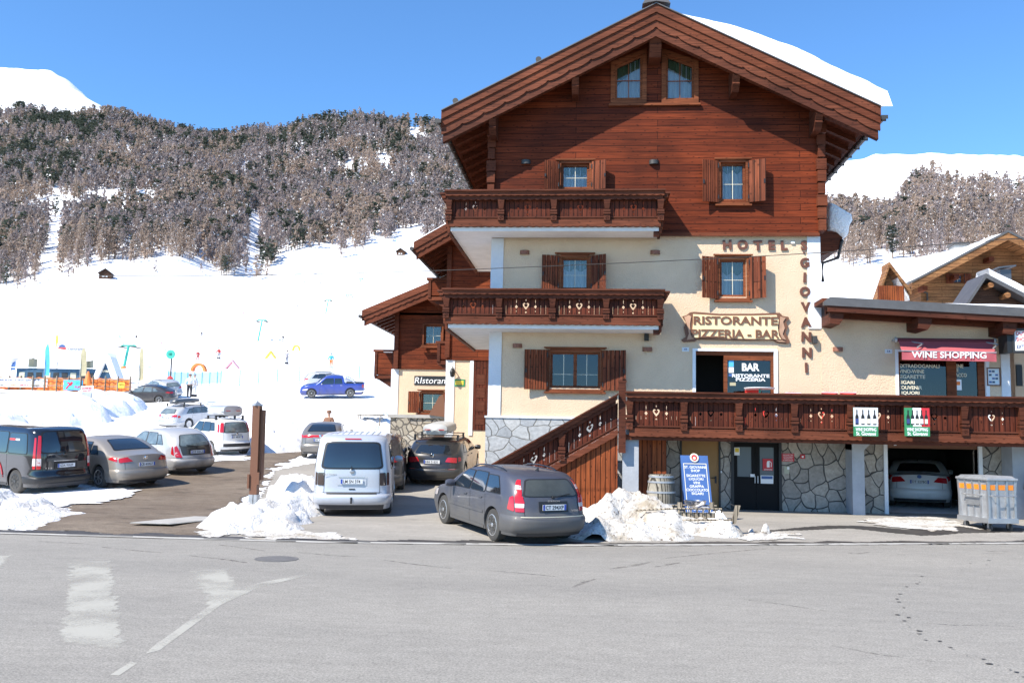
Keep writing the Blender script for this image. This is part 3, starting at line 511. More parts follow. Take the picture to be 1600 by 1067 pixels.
# timber storey and gable
gw = [(-.95, -.12, 9.44, 10.2), (3.7, 4.42, 9.06, 10.2)]
gl1 = [(.62, 12.15), (1.42, 12.15), (1.42, 13.52), (.62, 13.2)]; gl2 = [(2.12, 12.12), (2.94, 12.12), (2.94, 13.2), (2.12, 13.50)]
mb = MB(); outl = [(-2.98, 8.07), (6.5, 8.07), (6.5, zr(6.5, -.1)), (XR, zr(XR, -.1)), (-2.98, zr(-2.98, -.1))]
plate(mb, [outl]+[rect(*h) for h in gw]+[gl1, gl2], 26.88, 27.3); mb.box(-2.98, -2.7, 27.3, DEPTH, 8.07, zr(-2.98, -.1)); mb.box(6.2, 6.5, 27.3, DEPTH, 8.07, zr(6.5, -.1))
mb.prism(outl, DEPTH-.3, DEPTH); mb.build('timber_wall', 'planks', hotel)
BW('ledger_board', 'beam', (-2.98, 6.5, 26.85, 26.88, 8.02, 8.12))
for sx in (-1, 1):                                # stacked log ends at the corners
    m_ = MB(); xc = -3.03 if sx < 0 else 6.56; z = 8.15; i = 0; top = zr(xc, -.35)
    while z < top:
        w_ = .10+.04*((i*7) % 3)/2; m_.box(xc-w_, xc+w_, 26.72+.03*(i % 2), 27.2, z+.01, min(z+.33, top)); z += .36; i += 1
    m_.build('log_corner', 'beam', hotel)
# roof
roof = MB(); T = .14
for (xa, xb) in ((XR, -4.42), (XR, 7.98)): roof.prism([(xa, zr(xa)), (xb, zr(xb)), (xb, zr(xb)+T), (xa, zr(xa)+T)], 26.02, 43)
roof = roof.build('roof', 'beam', hotel)
def rake(name, y0, y1, o0, o1, mat, ext=0, scallop=False, parent=roof):
    for s_, xe in ((-1, -4.42-ext), (1, 7.98+ext)):
        n_ = 180; up_ = [(XR+(xe-XR)*i/n_, zr(XR+(xe-XR)*i/n_, o1)) for i in range(n_+1)]; dn = []
        for i in range(n_, -1, -1):
            x = XR+(xe-XR)*i/n_; d_ = abs(x-XR); sc_ = 0
            if scallop: f = (d_ % .62)/.62; sc_ = .05*math.sin(f*math.pi)**.7-.02*(1 if f < .06 or f > .94 else 0)
            dn.append((x, zr(x, o0)-sc_ if i else zr(x, o0)-.0))
        m_ = MB(); (plate(m_, [up_+dn], y0, y1)); m_.build(name, mat, parent)
rake('verge_board', 25.86, 26.02, .02, .26, 'trim_wood'); rake('verge_board', 25.90, 26.02, -.20, .02, 'beam'); rake('verge_board', 25.94, 26.02, -.40, -.2, 'trim_wood', scallop=True)
rake('verge_cap', 25.82, 26.04, .26, .29, 'roof_metal'); rake('rake_rafter', 25.98, 26.16, -.66, -.0, 'rail_wood', ext=-.05)
rake('rake_rafter', 26.68, 26.86, -.30, -.0, 'beam', ext=-.3)
# ridge ornament, metal cap
m_ = MB(); plate(m_, [[(1.36, 14.58), (1.44, 14.72), (1.55, 14.74), (1.62, 14.84), (1.9, 14.84), (1.97, 14.74), (2.08, 14.72), (2.16, 14.58), (2.0, 14.62), (1.76, 14.66), (1.52, 14.62)]], 25.78, 26.1); m_.build('ridge_cap', 'roof_metal', roof)
for xc, h_, w_ in ((XR, .85, .17), (-.55, .72, .10), (4.05, .72, .10), (-2.95, .72, .10), (6.35, .72, .10)):   # carved purlin ends
    zt_ = zr(xc)-.36+(.05 if xc == XR else 0); m_ = MB(); prof = [(26.02, zt_), (26.02, zt_-.18), (26.06, zt_-.26), (26.02, zt_-.32), (26.14, zt_-.48), (26.1, zt_-.54), (26.3, zt_-h_), (26.9, zt_-h_), (26.9, zt_)]
    m_.prism([(a, b_) for a, b_ in prof], xc-w_, xc+w_); m_.mp(lambda v: Vector((v.y, v.x, v.z))); m_.build('purlin', 'rail_wood', roof, sm='fix')
for i in range(19):                               # rafter tails under both eaves
    y = 27.1+i*.82
    for s_ in (-1, 1):
        m_ = MB(); xo = -4.3 if s_ < 0 else 7.86; xi = -2.9 if s_ < 0 else 6.42
        m_.prism([(xo, zr(xo)), (xi, zr(xi)), (xi, zr(xi)-.2), (xo, zr(xo)-.16)], y, y+.16); m_.build('rafter_tail', 'beam', roof)
for s_ in (-1, 1):
    xg = -4.5 if s_ < 0 else 8.06; zg = zr(xg, .02); m_ = MB(); m_.grid(lambda u, v: (xg+.09*math.cos(math.pi*(1+v)), 25.8+u*17.2, zg+.02+.09*math.sin(math.pi*(1+v))), 1, 8)
    m_.grid(lambda u, v: (xg+.075*math.cos(math.pi*(1+v)), 25.8+u*17.2, zg+.02+.075*math.sin(math.pi*(1+v))), 1, 8); m_.box(xg-.09, xg+.09, 25.795, 25.8, zg-.09, zg+.02)
    for i in range(20): m_.box(xg-.10, xg+.10, 26+i*.86, 26.04+i*.86, zg-.08, zg+.03)
    m_.build('gutter', 'dark_metal', hotel)
# snow lying on the right slope, thin rags on the left
def snowcap(x0, x1, th, y0, y1, over, name='snow_cover', parent=roof, zf=lambda x: zr(x, .29), seed=1, nu=44, nv=40, mat='snow'):
    def top(u, v):
        x = x0+(x1-x0)*u+ (over if x1 > x0 else -over)*max(0, (u-.93)/.07)**2*.35; y = y0+(y1-y0)*v; e = min(1, (v+.0)/.03, (1-v)/.03)**.5 if 0 < v < 1 else 0
        h = th(u)*(1+.10*mnoise.noise(Vector((x*.9, y*.6, seed))))
        if v <= .0 or v >= 1: h = 0
        return Vector((x+.02, y+.05*mnoise.noise(Vector((x*2, 3, seed))), zf(min(max(x, min(x0, x1)), max(x0, x1)))+h*(.55+.45*e)))
    m_ = MB(); m_.grid(lambda u, v: tuple(top(u, v)), nu, nv)
    m_.grid(lambda u, v: (x0+(x1-x0)*u, y0+(y1-y0)*v, zf(x0+(x1-x0)*u)+.004), nu, 1)
    m_.grid(lambda u, v: tuple((top(1, u)*(1-v))+Vector((x1, y0+(y1-y0)*u, zf(x1)+.004))*v+Vector((0, 0, 0))), nv, 4); 
    m_.grid(lambda u, v: tuple((top(u, 0.0)*(1-v))+Vector((x0+(x1-x0)*u, y0, zf(x0+(x1-x0)*u)+.004))*v), nu, 3)
    return m_.build(name, mat, parent, sm=60)
snowcap(1.98, 7.98, lambda u: .05+.78*min(1, u*1.9)**.75*(1 if u < .96 else (1-((u-.96)/.04)**2*.25)), 25.90, 42.9, .9)
snowcap(-3.9, -3.2, lambda u: .10*math.sin(math.pi*min(1, u+.1)), 26.05, 42, 0, seed=5, nu=8)
snowcap(-1.5, -.55, lambda u: .14*math.sin(math.pi*min(1, u+.05)), 26.05, 42, 0, seed=6, nu=10)
snowcap(-2.6, -1.9, lambda u: .06*math.sin(math.pi*min(1, u+.05)), 26.05, 42, 0, seed=7, nu=8)
for xg in (-4.03, -1.62): m_ = MB(); m_.tube([(xg, 25.95, zr(xg, .40)), (xg, 42.8, zr(xg, .40))], .085, 12); m_.build('snow_guard', 'dark_metal', roof, sm=40)
# ------------------------------------------------------------------ windows
def window(root, x0, x1, z0, z1, yf, sh=None, panes=2, curtain=True, lintel=True, sill=True, mat='frame_wood', glass='window_glass', shw='shutter_wood', mull=(.5,), green=.25, proud=False):
    f = MB(); yf0 = yf; yf = yf-(.2 if proud else 0); d0, d1 = yf+.06, yf+.16; t_ = .07
    f.box(x0, x0+t_, d0, d1, z0, z1); f.box(x1-t_, x1, d0, d1, z0, z1); f.box(x0+t_, x1-t_, d0, d1, z0, z0+t_); f.box(x0+t_, x1-t_, d0, d1, z1-t_, z1)
    if panes == 2: xm = (x0+x1)/2; f.box(xm-.05, xm+.05, d0-.01, d1, z0+t_, z1-t_)
    # outer casing
    f.box(x0-.07, x0-.002, yf-.045, yf+.06, z0-.03, z1+.05); f.box(x1+.002, x1+.07, yf-.045, yf+.06, z0-.03, z1+.05); f.box(x0-.002, x1+.002, yf-.045, yf+.06, z1+.002, z1+.07)
    fr = f.build('window', mat, root)
    g_ = MB(); g_.box(x0+t_, x1-t_, d0+.045, d0+.055, z0+t_, z1-t_); g_.build('pane', glass, fr)
    if proud: m_ = MB().box(x0+t_, x1-t_, d1-.02, d1-.01, z0+t_, z1-t_); m_.build('dark_backing', 'interior_shade', fr); m_ = MB().box(x0, x1, d1, yf0-.002, z0, z1); m_.build('casing', mat, fr)  # black sheet on the solid wall paints in a dim interior behind the pane
    b_ = MB(); zz = [z0+t_+(z1-z0-2*t_)*q for q in ((.36,) if panes == 2 else (.45,))]
    for q in zz: b_.box(x0+t_, x1-t_, d0+.035, d0+.045, q-.006, q+.006)
    xs = [x0+(x1-x0)*q for q in ((.27, .73) if panes == 2 else (.5,))]
    for q in xs: b_.box(q-.008, q+.008, d0+.033, d0+.043, z0+t_, z1-t_)
    b_.build('glazing_bars', 'cream_text', fr)
    if curtain:
        for (a, b2) in ((x0+t_-.02, (x0+x1)/2-.02), ((x0+x1)/2+.0, x1-t_+.02)):
            c_ = MB(); c_.grid(lambda u, v: (a+(b2-a)*u, d0+.13+.025*math.sin(u*22+a*9)*(.5+.5*v)+.02*math.sin(u*9), z1-(z1-z0)*v), 30, 2); me = c_.mesh('curtain', ['curtain', 'curtain_green'])
            me.polygons.foreach_set('use_smooth', [True]*len(me.polygons)); me.transform(Matrix.Translation(-ORG[fr.name])); link('curtain', me, fr, False)
        c_ = MB(); n_ = 18; c_.grid(lambda u, v: (x0+t_+(x1-x0-2*t_)*u, d0+.10+.02*math.sin(u*30), z1-t_-(z1-z0)*v*(green+.10*math.sin(u*math.pi*2)**2)), 30, 1); c_.build('valance', 'curtain_green', fr, sm=60)
    if lintel: BW('lintel', mat, (x0-.18, x1+.18, yf-.10, yf-.03, z1+.09, z1+.13), (x0-.14, x1+.14, yf-.07, yf-.0, z1+.072, z1+.09), parent=fr)
    if sill: BW('sill', mat, (x0-.16, x1+.16, yf-.12, yf+.05, z0-.16, z0-.11), (x0-.12, x1+.12, yf-.04, yf+.0, z0-.11, z0-.035), parent=fr)
    if sh:
        for s_, ang in ((-1, sh[0]), (1, sh[1])):
            if ang is None: continue
            ws, zs0, zs1 = sh[2], z0-.06, z1+.04; m_ = MB(); nb = 4; bw = ws/nb
            for i in range(nb): m_.box(i*bw+.004, (i+1)*bw-.004, -.035, 0, 0, zs1-zs0)
            m_.box(.05, ws-.05, 0.0, .02, .15, .25); m_.box(.05, ws-.05, 0.0, .02, zs1-zs0-.25, zs1-zs0-.15)
            ca, sa = math.cos(R(ang)), math.sin(R(ang)); hx = (x0-.07 if s_ < 0 else x1+.07)
            m_.mp(lambda v: Vector((hx+s_*(v.x*ca), yf-.06+s_*0-(v.x*sa)+v.y*ca, zs0+v.z))); o_ = m_.build('shutter', shw, fr)
            h_ = MB(); xx = hx+s_*(ws*.92*ca); yy = yf-.06-ws*.92*sa-.05
            h_.box(xx-.02, xx+.02, yy, yy+.02, zs0+(zs1-zs0)*.42, zs0+(zs1-zs0)*.52); h_.box(hx+s_*.0-.015, hx+.015, yf-.115, yf-.09, zs1-.22, zs1-.08); h_.box(hx-.015, hx+.015, yf-.115, yf-.09, zs0+.1, zs0+.22); h_.build('hinge', 'black', o_)
    return fr
window(hotel, -.95, -.12, 9.44, 10.2, 26.88, (25, 25, .46), 1); window(hotel, 3.7, 4.42, 9.06, 10.2, 26.88, (18, 22, .50), 1, green=.1)
window(hotel, *win2[0], 27.0, (14, 32, .50), 1); window(hotel, *win2[1], 27.0, (22, 30, .50), 1)
window(hotel, *win1[0], 27.0, (8, 14, .68), 2, curtain=False, glass='dark_glass')
for k, q in enumerate((gl1, gl2)):                # the two slanted gable windows
    xs = [p_[0] for p_ in q]; x0, x1 = min(xs), max(xs); zl = [p_[1] for p_ in q]
    m_ = MB(); out = [(q[0][0]-.13, q[0][1]-.13), (q[1][0]+.13, q[1][1]-.13), (q[2][0]+.13, q[2][1]+(.20 if k == 0 else .09)), (q[3][0]-.13, q[3][1]+(.09 if k == 0 else .20))]
    plate(m_, [out, q], 26.83, 26.88); ins = [(q[0][0]+.06, q[0][1]+.06), (q[1][0]-.06, q[1][1]+.06), (q[2][0]-.06, q[2][1]-.08), (q[3][0]+.06, q[3][1]-.08)]; plate(m_, [q, ins], 26.90, 26.98); fr = m_.build('window', 'frame_wood', hotel)
    m_ = MB(); plate(m_, [ins], 26.93, 26.935); m_.build('pane', 'window_glass', fr)
    m_ = MB(); xm = (x0+x1)/2; m_.box(xm-.012, xm+.012, 26.90, 26.925, q[0][1]+.06, (q[2][1]+q[3][1])/2-.08); zm = q[0][1]+.58; m_.box(x0+.06, xm-.012, 26.90, 26.925, zm-.012, zm+.012); m_.box(xm+.012, x1-.06, 26.9, 26.925, zm-.012, zm+.012); m_.build('glazing_bars', 'frame_wood', fr)
    def tz(x): return q[3][1]+(q[2][1]-q[3][1])*(x-x0)/(x1-x0)
    m_ = MB(); m_.grid(lambda u, v: (x0+(x1-x0)*u, 27.04+.03*math.sin(u*40), q[0][1]+(tz(x0+(x1-x0)*u)-q[0][1])*v), 40, 2); m_.build('curtain', 'curtain', fr, sm=60)
    m_ = MB(); m_.grid(lambda u, v: (x0+(x1-x0)*u, 27.0+.025*math.sin(u*36), tz(x0+(x1-x0)*u)-v*(.25+.5*(u if k == 0 else 1-u)*.2+.75*((1-u) if k == 0 else u)**2*.6)), 40, 1); m_.build('valance', 'curtain_green', fr, sm=60)
BW('sill', 'frame_wood', (.44, 3.12, 26.78, 26.88, 11.93, 12.0), parent=hotel)
# ------------------------------------------------------------------ carved railings
def railing(root, fn, L, nb, ztop, h, posts=True, shear=0, first=True, last=True, hearts=True, name='railing', capw=.42):
    """built along s=0..L, d outward, z; fn maps (s, d, z) to the place"""
    zb = ztop-h; sh_ = lambda v: Vector(fn(v.x, v.y, v.z+shear*v.x))
    m_ = MB(); bay = L/nb                          # boards with sawn hearts and diamonds
    rl = m_; e = .0
    z0_, z1_ = zb+.27*1, ztop-.26
    for i in range(nb):
        a, b_ = i*bay, (i+1)*bay; c_ = (a+b_)/2; loops = [rect(a+.004, b_-.004, z0_-.08, z1_+.02)]
        if hearts:
            zc = z0_+(z1_-z0_)*.55; loops += [vheart(c_, zc, .105), diamond(c_, zc-.18, .028, .035), diamond(c_, zc+.17, .014, .03)]
            for s_ in (-1, 1): loops += [diamond(c_+s_*.27, zc-.02, .042, .055), diamond(c_+s_*.27, zc+.13, .008, .08), diamond(c_+s_*.27, zc-.15, .012, .03)]
            for s_ in (-.52, -.39, .39, .52): loops += [rect(c_+s_*bay*.72-.0035, c_+s_*bay*.72+.0035, z0_+.01, z0_+.26)]
        plate(m_, [[(x, z) for x, z in l] for l in loops], -.0125, .0125)
    m_.mp(sh_); pn = m_.build(name, 'boards', root)
    def bar(nm, d0, d1, za, zb_, mat='rail_wood', s0=0, s1=L, scal=0):
        b2 = MB()
        if scal:
            n_ = int((s1-s0)/.05); lo = [(s0+(s1-s0)*i/n_, za-.022*abs(math.sin((s1-s0)*i/n_*math.pi/.21))) for i in range(n_+1)]; plate(b2, [lo+[(s1, zb_), (s0, zb_)]], d0, d1)
        else: b2.box(s0, s1, d0, d1, za, zb_)
        b2.mp(sh_); return b2.build(nm, mat, pn)
    x0_, x1_ = (-.12 if first else 0), (L+.12 if last else L)
    bar('top_rail', -.30, .12, ztop-.045, ztop, 'rail_wood', x0_, x1_); bar('top_rail', -.24, -.13, ztop-.145, ztop-.045, 'trim_wood', x0_+.03, x1_-.03, 1); bar('top_rail', -.17, .05, ztop-.25, ztop-.146, 'rail_wood', x0_+.06, x1_-.06, 1)
    bar('mid_rail', -.075, -.015, zb+.235, zb+.275, 'rail_wood'); bar('mid_rail', -.09, -.015, zb+.17, zb+.20, 'trim_wood'); bar('bottom_rail', -.10, .03, zb, zb+.165, 'trim_wood', scal=1)
    if posts:
        for i in range(nb+1):
            if (i == 0 and not first) or (i == nb and not last): continue
            s_ = i*bay; w_ = .075; b2 = MB()
            for (w2, da, db, za, zb_) in ((.085, -.15, -.0126, .60, 1.0), (.06, -.10, -.0126, .56, .60), (.095, -.17, -.0126, .46, .56), (.07, -.12, -.0126, .43, .46), (.10, -.19, -.0126, .36, .43), (.085, -.16, -.0126, .10, .36)):
                hh = ztop-.25-zb; za_, zb2 = zb+.08+za*(hh-.08), zb+.08+zb_*(hh-.08)
                if za == .60: b2.add([(s_-w2*.75, da*.8, za_), (s_+w2*.75, da*.8, za_), (s_+w2*.75, db, za_), (s_-w2*.75, db, za_), (s_-w2*1.15, da*1.15, zb2), (s_+w2*1.15, da*1.15, zb2), (s_+w2*1.15, db, zb2), (s_-w2*1.15, db, zb2)], [(3, 2, 1, 0), (4, 5, 6, 7), (0, 1, 5, 4), (1, 2, 6, 5), (2, 3, 7, 6), (3, 0, 4, 7)])
                else: b2.box(s_-w2, s_+w2, da, db, za_, zb2)
            zc = zb+.08+.23*(hh-.08)
            for q in range(6): a = math.pi/3*q; b2.rbox((s_+.035*math.cos(a), -.165, zc+.035*math.sin(a)), (.04, .016, .014), Matrix.Rotation(-a, 3, 'Y'))
            b2.mp(sh_ if shear == 0 else (lambda v: Vector(fn(v.x, v.y, v.z+shear*s_)))); b2.build('baluster_post', 'rail_wood', pn)
    return pn
def balcony(zt, zs, Xl, Xr, side_len, label=None):
    bal = thing('balcony', (Xl, 26, zs), None, None)
    bal.parent = hotel; bal.location = Vector((Xl, 26, zs))-ORG[hotel.name]
    return bal
for zt, zs in ((9.10, 7.97), (6.26, 5.17)):
    m_ = MB(); m_.box(-4.08, 1.86, 25.98, 26.88 if zs > 7 else 27.0, zs, zs+.17); m_.box(-4.08, -2.985, 26.88 if zs > 7 else 27.0, 32.5, zs, zs+.17); bal = m_.build('balcony', 'white_paint', hotel)
    hh = zt-zs-.12
    r_ = railing(bal, lambda s, d, z: (-4.12+s, 25.95+d, z), 6.02, 4, zt, hh)
    railing(bal, lambda s, d, z: (-4.12+d, 25.98+s, z), 6.5, 4, zt, hh, first=False)
    railing(bal, lambda s, d, z: (1.88-d, 25.98+s, z), .88, 1, zt, hh, first=False, last=False, hearts=False, posts=False)
    BW('edge_board', 'beam', (-4.17, -4.09, 25.95, 32.5, zs-.06, zs+.12), parent=bal); BW('edge_board', 'beam', (1.87, 1.94, 25.95, 26.85, zs-.05, zs+.12), parent=bal)
    BW('bracket', 'rail_wood', (1.72, 1.86, 26.0, 26.2, zs-.13, zs), parent=bal)
# ------------------------------------------------------------------ terrace, garage floor, stairs
F27 = lambda px, py: P(px, py, Y=27.0)
def X27(px, py=750): return F27(px, py).x
# stone wall of the lower storey with its doors
dk = (X27(1142), X27(1221), .1, 2.18); oc = (X27(1064), X27(1124), .1, 2.2); gr = (8.27, 10.72, .1, 2.2)
mb = MB(); wall_open(mb, 1.0, 12.4, -.3, 2.5, 26.98, 27.3, [(dk[0], dk[1], -.29, dk[3]), (oc[0], oc[1], -.29, oc[3]), (gr[0], gr[1], -.29, gr[3])]); mb.build('stone_wall', 'slate_dark', hotel)
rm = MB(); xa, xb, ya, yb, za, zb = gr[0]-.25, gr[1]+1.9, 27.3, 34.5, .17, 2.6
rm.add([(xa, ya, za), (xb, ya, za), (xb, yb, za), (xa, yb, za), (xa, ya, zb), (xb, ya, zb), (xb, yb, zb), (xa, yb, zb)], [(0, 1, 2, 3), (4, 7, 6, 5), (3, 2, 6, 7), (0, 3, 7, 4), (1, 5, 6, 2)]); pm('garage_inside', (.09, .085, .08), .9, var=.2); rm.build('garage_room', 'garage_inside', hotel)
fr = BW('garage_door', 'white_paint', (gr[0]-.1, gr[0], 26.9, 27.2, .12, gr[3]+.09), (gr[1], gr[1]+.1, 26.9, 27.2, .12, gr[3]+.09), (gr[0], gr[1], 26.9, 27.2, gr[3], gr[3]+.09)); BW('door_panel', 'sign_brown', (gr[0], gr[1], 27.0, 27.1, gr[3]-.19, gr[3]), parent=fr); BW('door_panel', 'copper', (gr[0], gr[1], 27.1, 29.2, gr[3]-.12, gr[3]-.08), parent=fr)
BW('sensor_box', 'white_paint', (gr[0]+.2, gr[0]+.27, 26.97, 27.0, gr[3]-.12, gr[3]-.05), parent=fr)
# black double door
dd = BW('double_door', 'black', (dk[0], dk[0]+.08, 26.93, 27.1, .12, dk[3]), (dk[1]-.08, dk[1], 26.93, 27.1, .12, dk[3]), (dk[0]+.08, dk[1]-.08, 26.93, 27.1, dk[3]-.1, dk[3]))
xm = (dk[0]+dk[1])/2
pm('door_black', (.008, .008, .009), .6, spec=.15)
for s_, (a, b_) in ((0, (dk[0]+.08, xm-.004)), (1, (xm+.004, dk[1]-.08))):
    lf = MB(); plate(lf, [rect(a, b_, .14, dk[3]-.1), rect(a+.1+.0*s_, b_-.12, 1.12, dk[3]-.22)], 26.99, 27.04); lf = lf.build('door_leaf', 'door_black', dd); pm('frosted', (.09, .105, .12), .25) if 'frosted' not in M else 0
    BW('pane', 'frosted', (a+.1, b_-.12, 27.02, 27.03, 1.12, dk[3]-.22), parent=lf)
    BW('handle', 'steel', (xm-.05 if s_ == 0 else xm+.03, (xm-.03 if s_ == 0 else xm+.05), 26.93, 26.95, .95, 1.15), parent=lf)
def note(name, x0, x1, z0, z1, y, mat, label, cat, txt=(), tm='white', border=None, parent=None, frame=None, bold=.012):
    cx, cz = (x0+x1)/2, (z0+z1)/2; m_ = MB().box(x0, x1, y-.012, y, z0, z1); o = m_.build(name, mat, parent, loc=(cx, y, cz)); 
    if parent is None: tag(o, label, cat)
    if frame:
        f_ = MB(); plate(f_, [rect(x0-.03, x1+.03, z0-.03, z1+.03), rect(x0, x1, z0, z1)], y-.025, y); f_.build('frame', frame, o)
    if border: b_ = MB(); plate(b_, [rect(x0+border, x1-border, z0+border, z1-border), rect(x0+border*1.5, x1-border*1.5, z0+border*1.5, z1-border*1.5)], y-.0150, y-.0125); b_.build('border', tm, o)
    for k, t_ in enumerate(txt):
        s_, px_, pz_, w_, h_ = t_[:5]; m2 = MB(); text(m2, s_, px_, pz_, y-.0125, w_, h_, .003, bold); m2.build('lettering', t_[5] if len(t_) > 5 else tm, o)
    return o
q = F27(1151, 705); note('notice', q.x-.07, q.x+.08, q.z-.11, q.z+.11, 26.985, 'white', 'small white notice with yellow square on the left pane of the black door', 'notice'); BW('notice_mark', 'yellow', (q.x-.05, q.x+.06, 26.968, 26.972, q.z-.02, q.z+.09), parent=bpy.data.objects['notice'])
q = F27(1200, 726); o = note('fire_sign', q.x-.15, q.x+.13, q.z-.16, q.z+.17, 26.985, 'red', 'red fire extinguisher sign on the black door', 'sign', [('ESTINTORE', q.x, q.z-.13, .22, .035)])
m_ = MB(); m_.tube([(q.x, 26.968, q.z-.07), (q.x, 26.968, q.z+.07), (q.x, 26.968, q.z+.11)], [.04, .04, .015], 10); m_.tube([(q.x+.02, 26.965, q.z+.11), (q.x+.09, 26.965, q.z+.06), (q.x+.08, 26.965, q.z-.06)], .012, 6); m_.mp(lambda v: Vector((v.x, 26.970+(v.y-26.968)*.05, v.z))); m_.build('extinguisher_symbol', 'white', o)
q = F27(1199, 748); note('blue_sign', q.x-.19, q.x+.16, q.z-.13, q.z+.10, 26.985, 'white', 'blue and white notice under the red sign on the black door', 'notice'); BW('header', 'blue_sign', (q.x-.17, q.x+.14, 26.968, 26.972, q.z, q.z+.08), parent=bpy.data.objects['blue_sign'])
q = F27(1175, 742); note('sticker', q.x-.05, q.x+.07, q.z-.05, q.z+.03, 26.985, 'white', 'small white sticker in the middle of the black door', 'sticker')
q = F27(1231, 715); note('fire_notice', q.x-.18, q.x+.17, q.z-.10, q.z+.12, 26.975, 'red', 'red notice plate with small white writing right of the black door', 'notice', [('ASSORBITORE', q.x, q.z+.08, .28, .03), ('ANTINCENDIO', q.x, q.z+.03, .28, .03), ('IDRANTE', q.x, q.z-.02, .24, .03), ('DI EMERGENZA', q.x, q.z-.07, .28, .03)], bold=.0)
q = F27(1254, 713); o = note('alarm_button', q.x-.07, q.x+.06, q.z-.06, q.z+.06, 26.975, 'red', 'square red alarm button box on the dark stone wall', 'alarm'); BW('button', 'white', (q.x-.03, q.x+.02, 26.95, 26.962, q.z-.03, q.z+.02), parent=o)
q = F27(1230, 732); note('letter_box', q.x-.09, q.x+.05, q.z-.14, q.z+.07, 26.97, 'tan_wall', 'small beige box below the red notice on the stone wall', 'box'); BW('label_plate', 'white', (q.x-.01, q.x+.05, 26.95, 26.957, q.z-.02, q.z+.05), parent=bpy.data.objects['letter_box'])
q = F27(1238, 687); note('junction_box', q.x-.04, q.x+.04, q.z-.04, q.z+.04, 26.97, 'white_paint', 'tiny white box high on the stone wall under the terrace', 'box')
q = F27(1126, 737); note('light_switch', q.x-.03, q.x+.03, q.z-.03, q.z+.03, 26.97, 'white_paint', 'white switch between the ochre door and the black door', 'switch')
q = F27(1554, 694); note('house_number', q.x-.10, q.x+.10, q.z-.06, q.z+.05, 26.97, 'white', 'white house number plate right of the garage opening', 'number plate', [('52', q.x, q.z, .06, .06, 'navy')])
# ochre metal door
od = BW('service_door', 'black', (oc[0]-.03, oc[0]+.02, 26.95, 27.1, .12, oc[3]), (oc[1]-.02, oc[1]+.03, 26.95, 27.1, .12, oc[3]), (oc[0]+.02, oc[1]-.02, 26.95, 27.1, oc[3]-.05, oc[3]))
lf = BW('door_leaf', 'ochre', (oc[0]+.02, oc[1]-.02, 27.0, 27.05, .14, oc[3]-.05), parent=od); m_ = MB(); m_.box(oc[1]-.13, oc[1]-.08, 26.98, 27.0, .92, 1.12); m_.tube([(oc[1]-.10, 26.95, 1.07), (oc[1]-.25, 26.95, 1.07)], .012, 8); m_.build('handle', 'black', lf)
# terrace
ter = thing('terrace', (6.8, 26, 2.2), 'wooden terrace with carved railing across the front of the hotel', 'terrace')
BW('deck', 'grey_paint', (.95, 13.2, 25.08, 26.93, 2.22, 2.5), parent=ter)
ZT = lambda s: 3.37
railing(ter, lambda s, d, z: (1.02+s, 25.03+d, z), 11.45, 8, 3.38, 1.17, first=True)
BW('edge_beam', 'beam', (.9, 13.2, 25.0, 25.07, 2.1, 2.24), parent=ter)
# columns and the flared concrete ones
def column(x0, x1, y0, y1, z0, z1, label, flare=0, mat='grey_paint'):
    m_ = MB(); m_.box(x0, x1, y0, y1, z0, z1); 
    if flare: m_.prism([(x0, z1-.28), (x1, z1-.28), (x1+flare, z1-.01), (x0, z1-.01)], y0-.002, y1)
    m_.build('column', mat, ter)
column(X27(972)*25.3/27-.0, 1.28, 25.12, 25.5, .1, 2.22, '')
cx0, cx1 = P(1331, 780, Y=26.4).x, P(1350, 780, Y=26.4).x
column(cx0, cx1, 26.3, 26.97, .1, 2.22, '', .28)
BW('column', 'grey_paint', (11.35, 12.6, 26.3, 26.97, .1, 2.22), parent=ter)
# vertical planking beside the column and below the stairs
BW('plank_screen', 'boards_red', (1.29, 2.05, 25.55, 25.6, .12, 2.2), parent=ter)
st = thing('staircase', (-1.2, 25.3, .15), 'outdoor staircase with plank skirting and carved handrail up to the terrace', 'staircase')
SL = .577; zt0 = 3.32; xs0 = .72
def zst(x): return zt0+(x-xs0)*SL
railing(st, lambda s, d, z: (xs0-4.45+s, 24.98+d, z), 4.45, 3, zt0-4.45*SL, 1.10, shear=SL, first=False, last=False)
m_ = MB(); pts = [(xs0, .0), (xs0, zst(xs0)-1.08), (-2.9, max(.05, zst(-2.9)-1.08)), (-2.9, .0)]; m_.prism(pts, 25.0, 25.04); m_.build('plank_skirt', 'boards_red', st)
m_ = MB()
n_ = 13
for i in range(n_): x1 = .8-i*.29; m_.box(x1-.29, x1+.02, 25.06, 26.5, 2.45-(i+1)*.175, 2.5-(i+1)*.175+.0)
m_.build('steps', 'concrete', st)
m_ = MB(); x = .83; m_.box(x-.095, x+.095, 24.88, 25.07, 1.75, 3.62); m_.box(x-.11, x+.11, 24.865, 25.085, 3.62, 3.66); m_.lathe([(.10, 3.66), (.10, 3.70), (.05, 3.76), (.01, 3.77)], 4, (x, 24.97, 0)); m_.build('newel_post', 'rail_wood', st)
